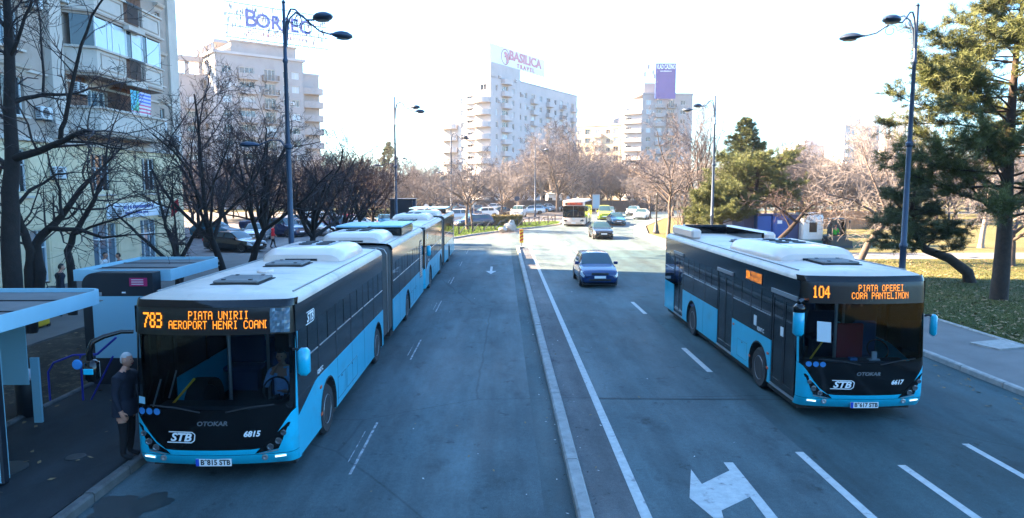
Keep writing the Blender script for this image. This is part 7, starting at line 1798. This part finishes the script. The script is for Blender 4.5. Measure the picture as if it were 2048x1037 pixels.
# ------------------------------------------------------------------ pines
def tuft(mb, p, d, rnd, n=16, L=.26, w=.010):
    for _ in range(n):
        v = (d*.55 + Vector((rnd.gauss(0,.62), rnd.gauss(0,.62), rnd.gauss(0,.5)+.12))).normalized()*L*rnd.uniform(.7,1.15)
        s = v.orthogonal().normalized(); s.rotate(Matrix.Rotation(rnd.uniform(0,6.3), 3, v.normalized())); s *= w
        b = p + Vector((rnd.gauss(0,.05), rnd.gauss(0,.05), rnd.gauss(0,.04)))
        o = len(mb.v); a = b - s; c = b + s; e = b + v
        mb.v += [(a.x,a.y,a.z),(c.x,c.y,c.z),(e.x,e.y,e.z)]; mb.f.append((o,o+1,o+2)); mb.m.append(0)
def pine(seed, H, tr, whorls, bare_to, reach, lean=(0,0), dense=1.0, tl=.26, cone=False, bend=None, sides=None, tw=.0095):
    rnd = random.Random(seed); T, C = MB(), MB()
    if bend: pts = [Vector(b) for b in bend]
    else: pts = [Vector((lean[0]*t*H + .08*math.sin(t*5+seed), lean[1]*t*H, H*t-.15)) for t in [i/9 for i in range(10)]]
    rad = [tr*(1.15-1.0*i/(len(pts)-1))+.02 for i in range(len(pts))]; tube_fast(T, pts, rad, 10)
    def on(t):
        f = t*(len(pts)-1); k = min(int(f), len(pts)-2); return pts[k].lerp(pts[k+1], f-k)
    for w_ in range(whorls):
        t = bare_to + (1-bare_to)*(w_/(whorls-1))**.9; nb = rnd.randint(4,6) if not cone else rnd.randint(6,8); az0 = rnd.uniform(0,6.3)
        prof = (1-t)**.75*1.15+.10 if cone else (.35 + .75*math.sin(min(1,(1-t)*1.35+.12)*PI*.62))*(.55 if t > .93 else 1)
        for b in range(nb):
            az = az0 + 2*PI*b/nb + rnd.uniform(-.4,.4)
            if sides and rnd.random() > sides(az): continue
            L = reach*prof*rnd.uniform(.6,1.15); d = Vector((math.cos(az), math.sin(az), rnd.uniform(-.15,.55) if not cone else rnd.uniform(-.05,.15))).normalized()
            p = on(min(1, max(0, t + rnd.uniform(-.03,.03)))); bp = [p]; q = p.copy(); dd = d.copy(); n = 6
            for i in range(n): dd = (dd + Vector((rnd.gauss(0,.13), rnd.gauss(0,.13), rnd.gauss(.02,.10)))).normalized(); q = q + dd*L/n; bp.append(q.copy())
            r0 = max(.02, tr*.28*(1-t*.6)); tube_fast(T, bp, [r0*(1-.8*i/n) for i in range(n+1)], 5)
            ns = int((5 + L*4.2)*dense)
            for s in range(ns):
                f = (.25 + .75*rnd.random()**.8)*n; k = min(int(f), n-1); bb = bp[k].lerp(bp[k+1], f-k); sd = (bp[k+1]-bp[k]).normalized()
                sd = (sd + Vector((rnd.gauss(0,.8), rnd.gauss(0,.8), rnd.gauss(.2,.6)))).normalized(); sl = rnd.uniform(.2,.75)*min(1.2,.4+L*.3); e = bb + sd*sl
                tube_fast(T, [bb, e], [.012,.006], 3)
                for u in (.55,.8,1.0): tuft(C, bb.lerp(e, u), sd, rnd, 24, tl*rnd.uniform(.8,1.1), tw)
            for u in (.85,1.0): tuft(C, bp[-2].lerp(bp[-1], u), dd, rnd, 18, tl, tw)
    return T, C
PM = ('bark_pine', 'needles')
tree_thing('big dark pine with tall straight trunk at the right edge', pine(1, 11.6, .27, 17, .30, 4.3, (.012,.0), 2.4, .25, sides=lambda a: 1 if math.cos(a) < .5 else .75), PM, (19.76, 27.2, PZ), 0, 1, 'pines in the park', 'pine_tree')
q = at(1940, 566, PZ); tree_thing('pine with bent leaning trunk and dark low foliage beside the right lamp', pine(2, 5, .24, 9, .48, 1.9, dense=1.5, tl=.24, bend=[(0,0,-.1),(-.15,0,.5),(-1.0,.1,1.15),(-2.1,.2,1.55),(-2.6,.3,2.3),(-2.8,.3,3.4),(-2.7,.3,4.6)]), ('bark_pine','needles_dark'), (q.x, q.y, PZ), 0, 1, 'pines in the park', 'pine_tree')
tree_thing('broad green pine behind the right bus with a thick dark trunk', pine(3, 6.7, .30, 12, .44, 3.7, (0,0), 1.25, .27, tw=.012), PM, (19.9, 54.5, PZ), 0, 1, 'pines in the park', 'pine_tree')
tree_thing('cone-shaped fir top rising behind the broad pine', pine(4, 10.5, .22, 14, .36, 3.2, (0,0), 1.5, .26, True, tw=.012), PM, (22.2, 64.0, PZ), 0, 1, 'pines in the park', 'pine_tree')
tree_thing('low bushy pine left of the broad pine at the lawn edge', pine(5, 4.4, .20, 9, .40, 2.5, (-.05,0), 2.4, .30, tw=.012), PM, (16.6, 52.5, PZ), 0, 1, 'pines in the park', 'pine_tree')
tree_thing('second low bushy pine behind the street lamp', pine(6, 4.6, .20, 9, .42, 2.3, (.05,0), 2.2, .30, tw=.012), PM, (18.0, 57.5, PZ), 0, 1, 'pines in the park', 'pine_tree')
q = aty(909, 410, 190); tree_thing('tiny far conifer above the hazy trees', pine(7, 16, .3, 12, .2, 4, cone=True, dense=.5, tl=.5, tw=.06), PM, (aty(779,400,190).x, 190, 0), 0, 1, 'far conifer', 'pine_tree')

# ------------------------------------------------------------------ grass, leaves, litter
def scatter_blades(name, n, region, m, h, seed, z, label, w=.012):
    rnd = random.Random(seed); mb = MB()
    for _ in range(n):
        x, y = region(rnd)
        if x is None: continue
        hh = h*rnd.uniform(.5,1.3); a = rnd.uniform(0, 2*PI); dx, dy = math.cos(a)*w, math.sin(a)*w; lx, ly = rnd.gauss(0,hh*.4), rnd.gauss(0,hh*.4)
        o = len(mb.v); mb.v += [(x-dx,y-dy,z),(x+dx,y+dy,z),(x+lx,y+ly,z+hh)]; mb.f.append((o,o+1,o+2)); mb.m.append(0)
    return tag(mb.build(name, m, recalc=False), label, 'grass', kind='stuff')
def reg_near(r):
    y = 18 + 24*r.random()**1.3; x = 14.95 + (y*.85-12)*r.random(); return x, y
scatter_blades('grass', 60000, reg_near, 'grass_blade', .055, 5, PZ+.02, 'short green grass in the shaded park lawn')
isx = [(q.x, q.y) for q in isl]
def inside(x, y, poly):
    c = False; j = len(poly)-1
    for i in range(len(poly)):
        if (poly[i][1] > y) != (poly[j][1] > y) and x < (poly[j][0]-poly[i][0])*(y-poly[i][1])/(poly[j][1]-poly[i][1])+poly[i][0]: c = not c
        j = i
    return c
ix0, ix1, iy0, iy1 = min(p[0] for p in isx), max(p[0] for p in isx), min(p[1] for p in isx), max(p[1] for p in isx)
def reg_isl(r):
    for _ in range(20):
        x, y = r.uniform(ix0,ix1), r.uniform(iy0,iy1)
        if inside(x, y, isx): return x, y
    return None, None
scatter_blades('grass', 26000, reg_isl, 'grass_lush', .10, 6, .13, 'bright green grass on the road island', .02)
def scatter_leaves(n, region, seed, z, label, s=.055):
    rnd = random.Random(seed); mb = MB()
    for _ in range(n):
        x, y = region(rnd); a = rnd.uniform(0, 2*PI); q = Vector((x, y, z + rnd.uniform(.006,.03))); u = Vector((math.cos(a), math.sin(a), rnd.gauss(0,.25)))*s*rnd.uniform(.6,1.4); v = Vector((-math.sin(a), math.cos(a), rnd.gauss(0,.35)))*s*.6
        mb.add([q-u, q+v*.9-u*.2, q+u, q-v*.9-u*.1], [(0,1,2,3)])
    return tag(mb.build('fallen_leaves', 'leaf_dry', recalc=False), label, 'leaves', kind='stuff')
scatter_leaves(2600, reg_near, 9, PZ+.05, 'dry fallen leaves strewn over the park lawn', .075)
scatter_leaves(60, lambda r: (r.uniform(10.2,11.5), r.uniform(11,22)), 10, .002, 'dry leaves along the right kerb')
scatter_leaves(120, lambda r: (r.uniform(-13.4,-6.4), r.uniform(10,24)), 11, PZ, 'dry leaves on the left pavement and earth bed')
scatter_leaves(45, lambda r: (r.uniform(-3,4.5), r.uniform(9,30)), 12, .001, 'tiny leaf litter scattered over the road', .03)
lt = scatter_leaves(90, lambda r: (r.choice((r.uniform(-2.8,1.0), r.uniform(1.3,4.5), r.gauss(1.45,.12), r.gauss(.95,.08))), r.uniform(9,34)), 13, .0015, 'pale specks of paper litter on the road', .022); lt.name = 'litter'; lt.data.materials[0] = M['litter']; lt['category'] = 'litter'
lt = scatter_leaves(300, lambda r: (r.choice((r.gauss(1.36,.06), r.gauss(-5.95,.08), r.gauss(11.5,.06), r.gauss(.98,.05))), r.uniform(9,38)), 14, .001, 'dark grit gathered along the kerbs', .022); lt.name = 'grit'; lt.data.materials[0] = M['rubber']; lt['category'] = 'grit'

# ================================================================== HAZE
mb = MB(); mb.box(-320, 320, -50, 420, -1.2, 46); hz = mb.build('haze', 'white_paint'); hz.data.materials.clear()
hm = bpy.data.materials.new('haze_air'); hm.use_nodes = True; nt = hm.node_tree; nt.nodes.remove(nt.nodes['Principled BSDF'])
pv = nt.nodes.new('ShaderNodeVolumePrincipled'); pv.inputs['Color'].default_value = (.93,.95,1.0,1); pv.inputs['Density'].default_value = .00022; pv.inputs['Anisotropy'].default_value = .35
nt.links.new(pv.outputs[0], nt.nodes['Material Output'].inputs['Volume']); hz.data.materials.append(hm)
tag(hz, 'pale winter haze in the air over the whole street', 'haze', kind='stuff')
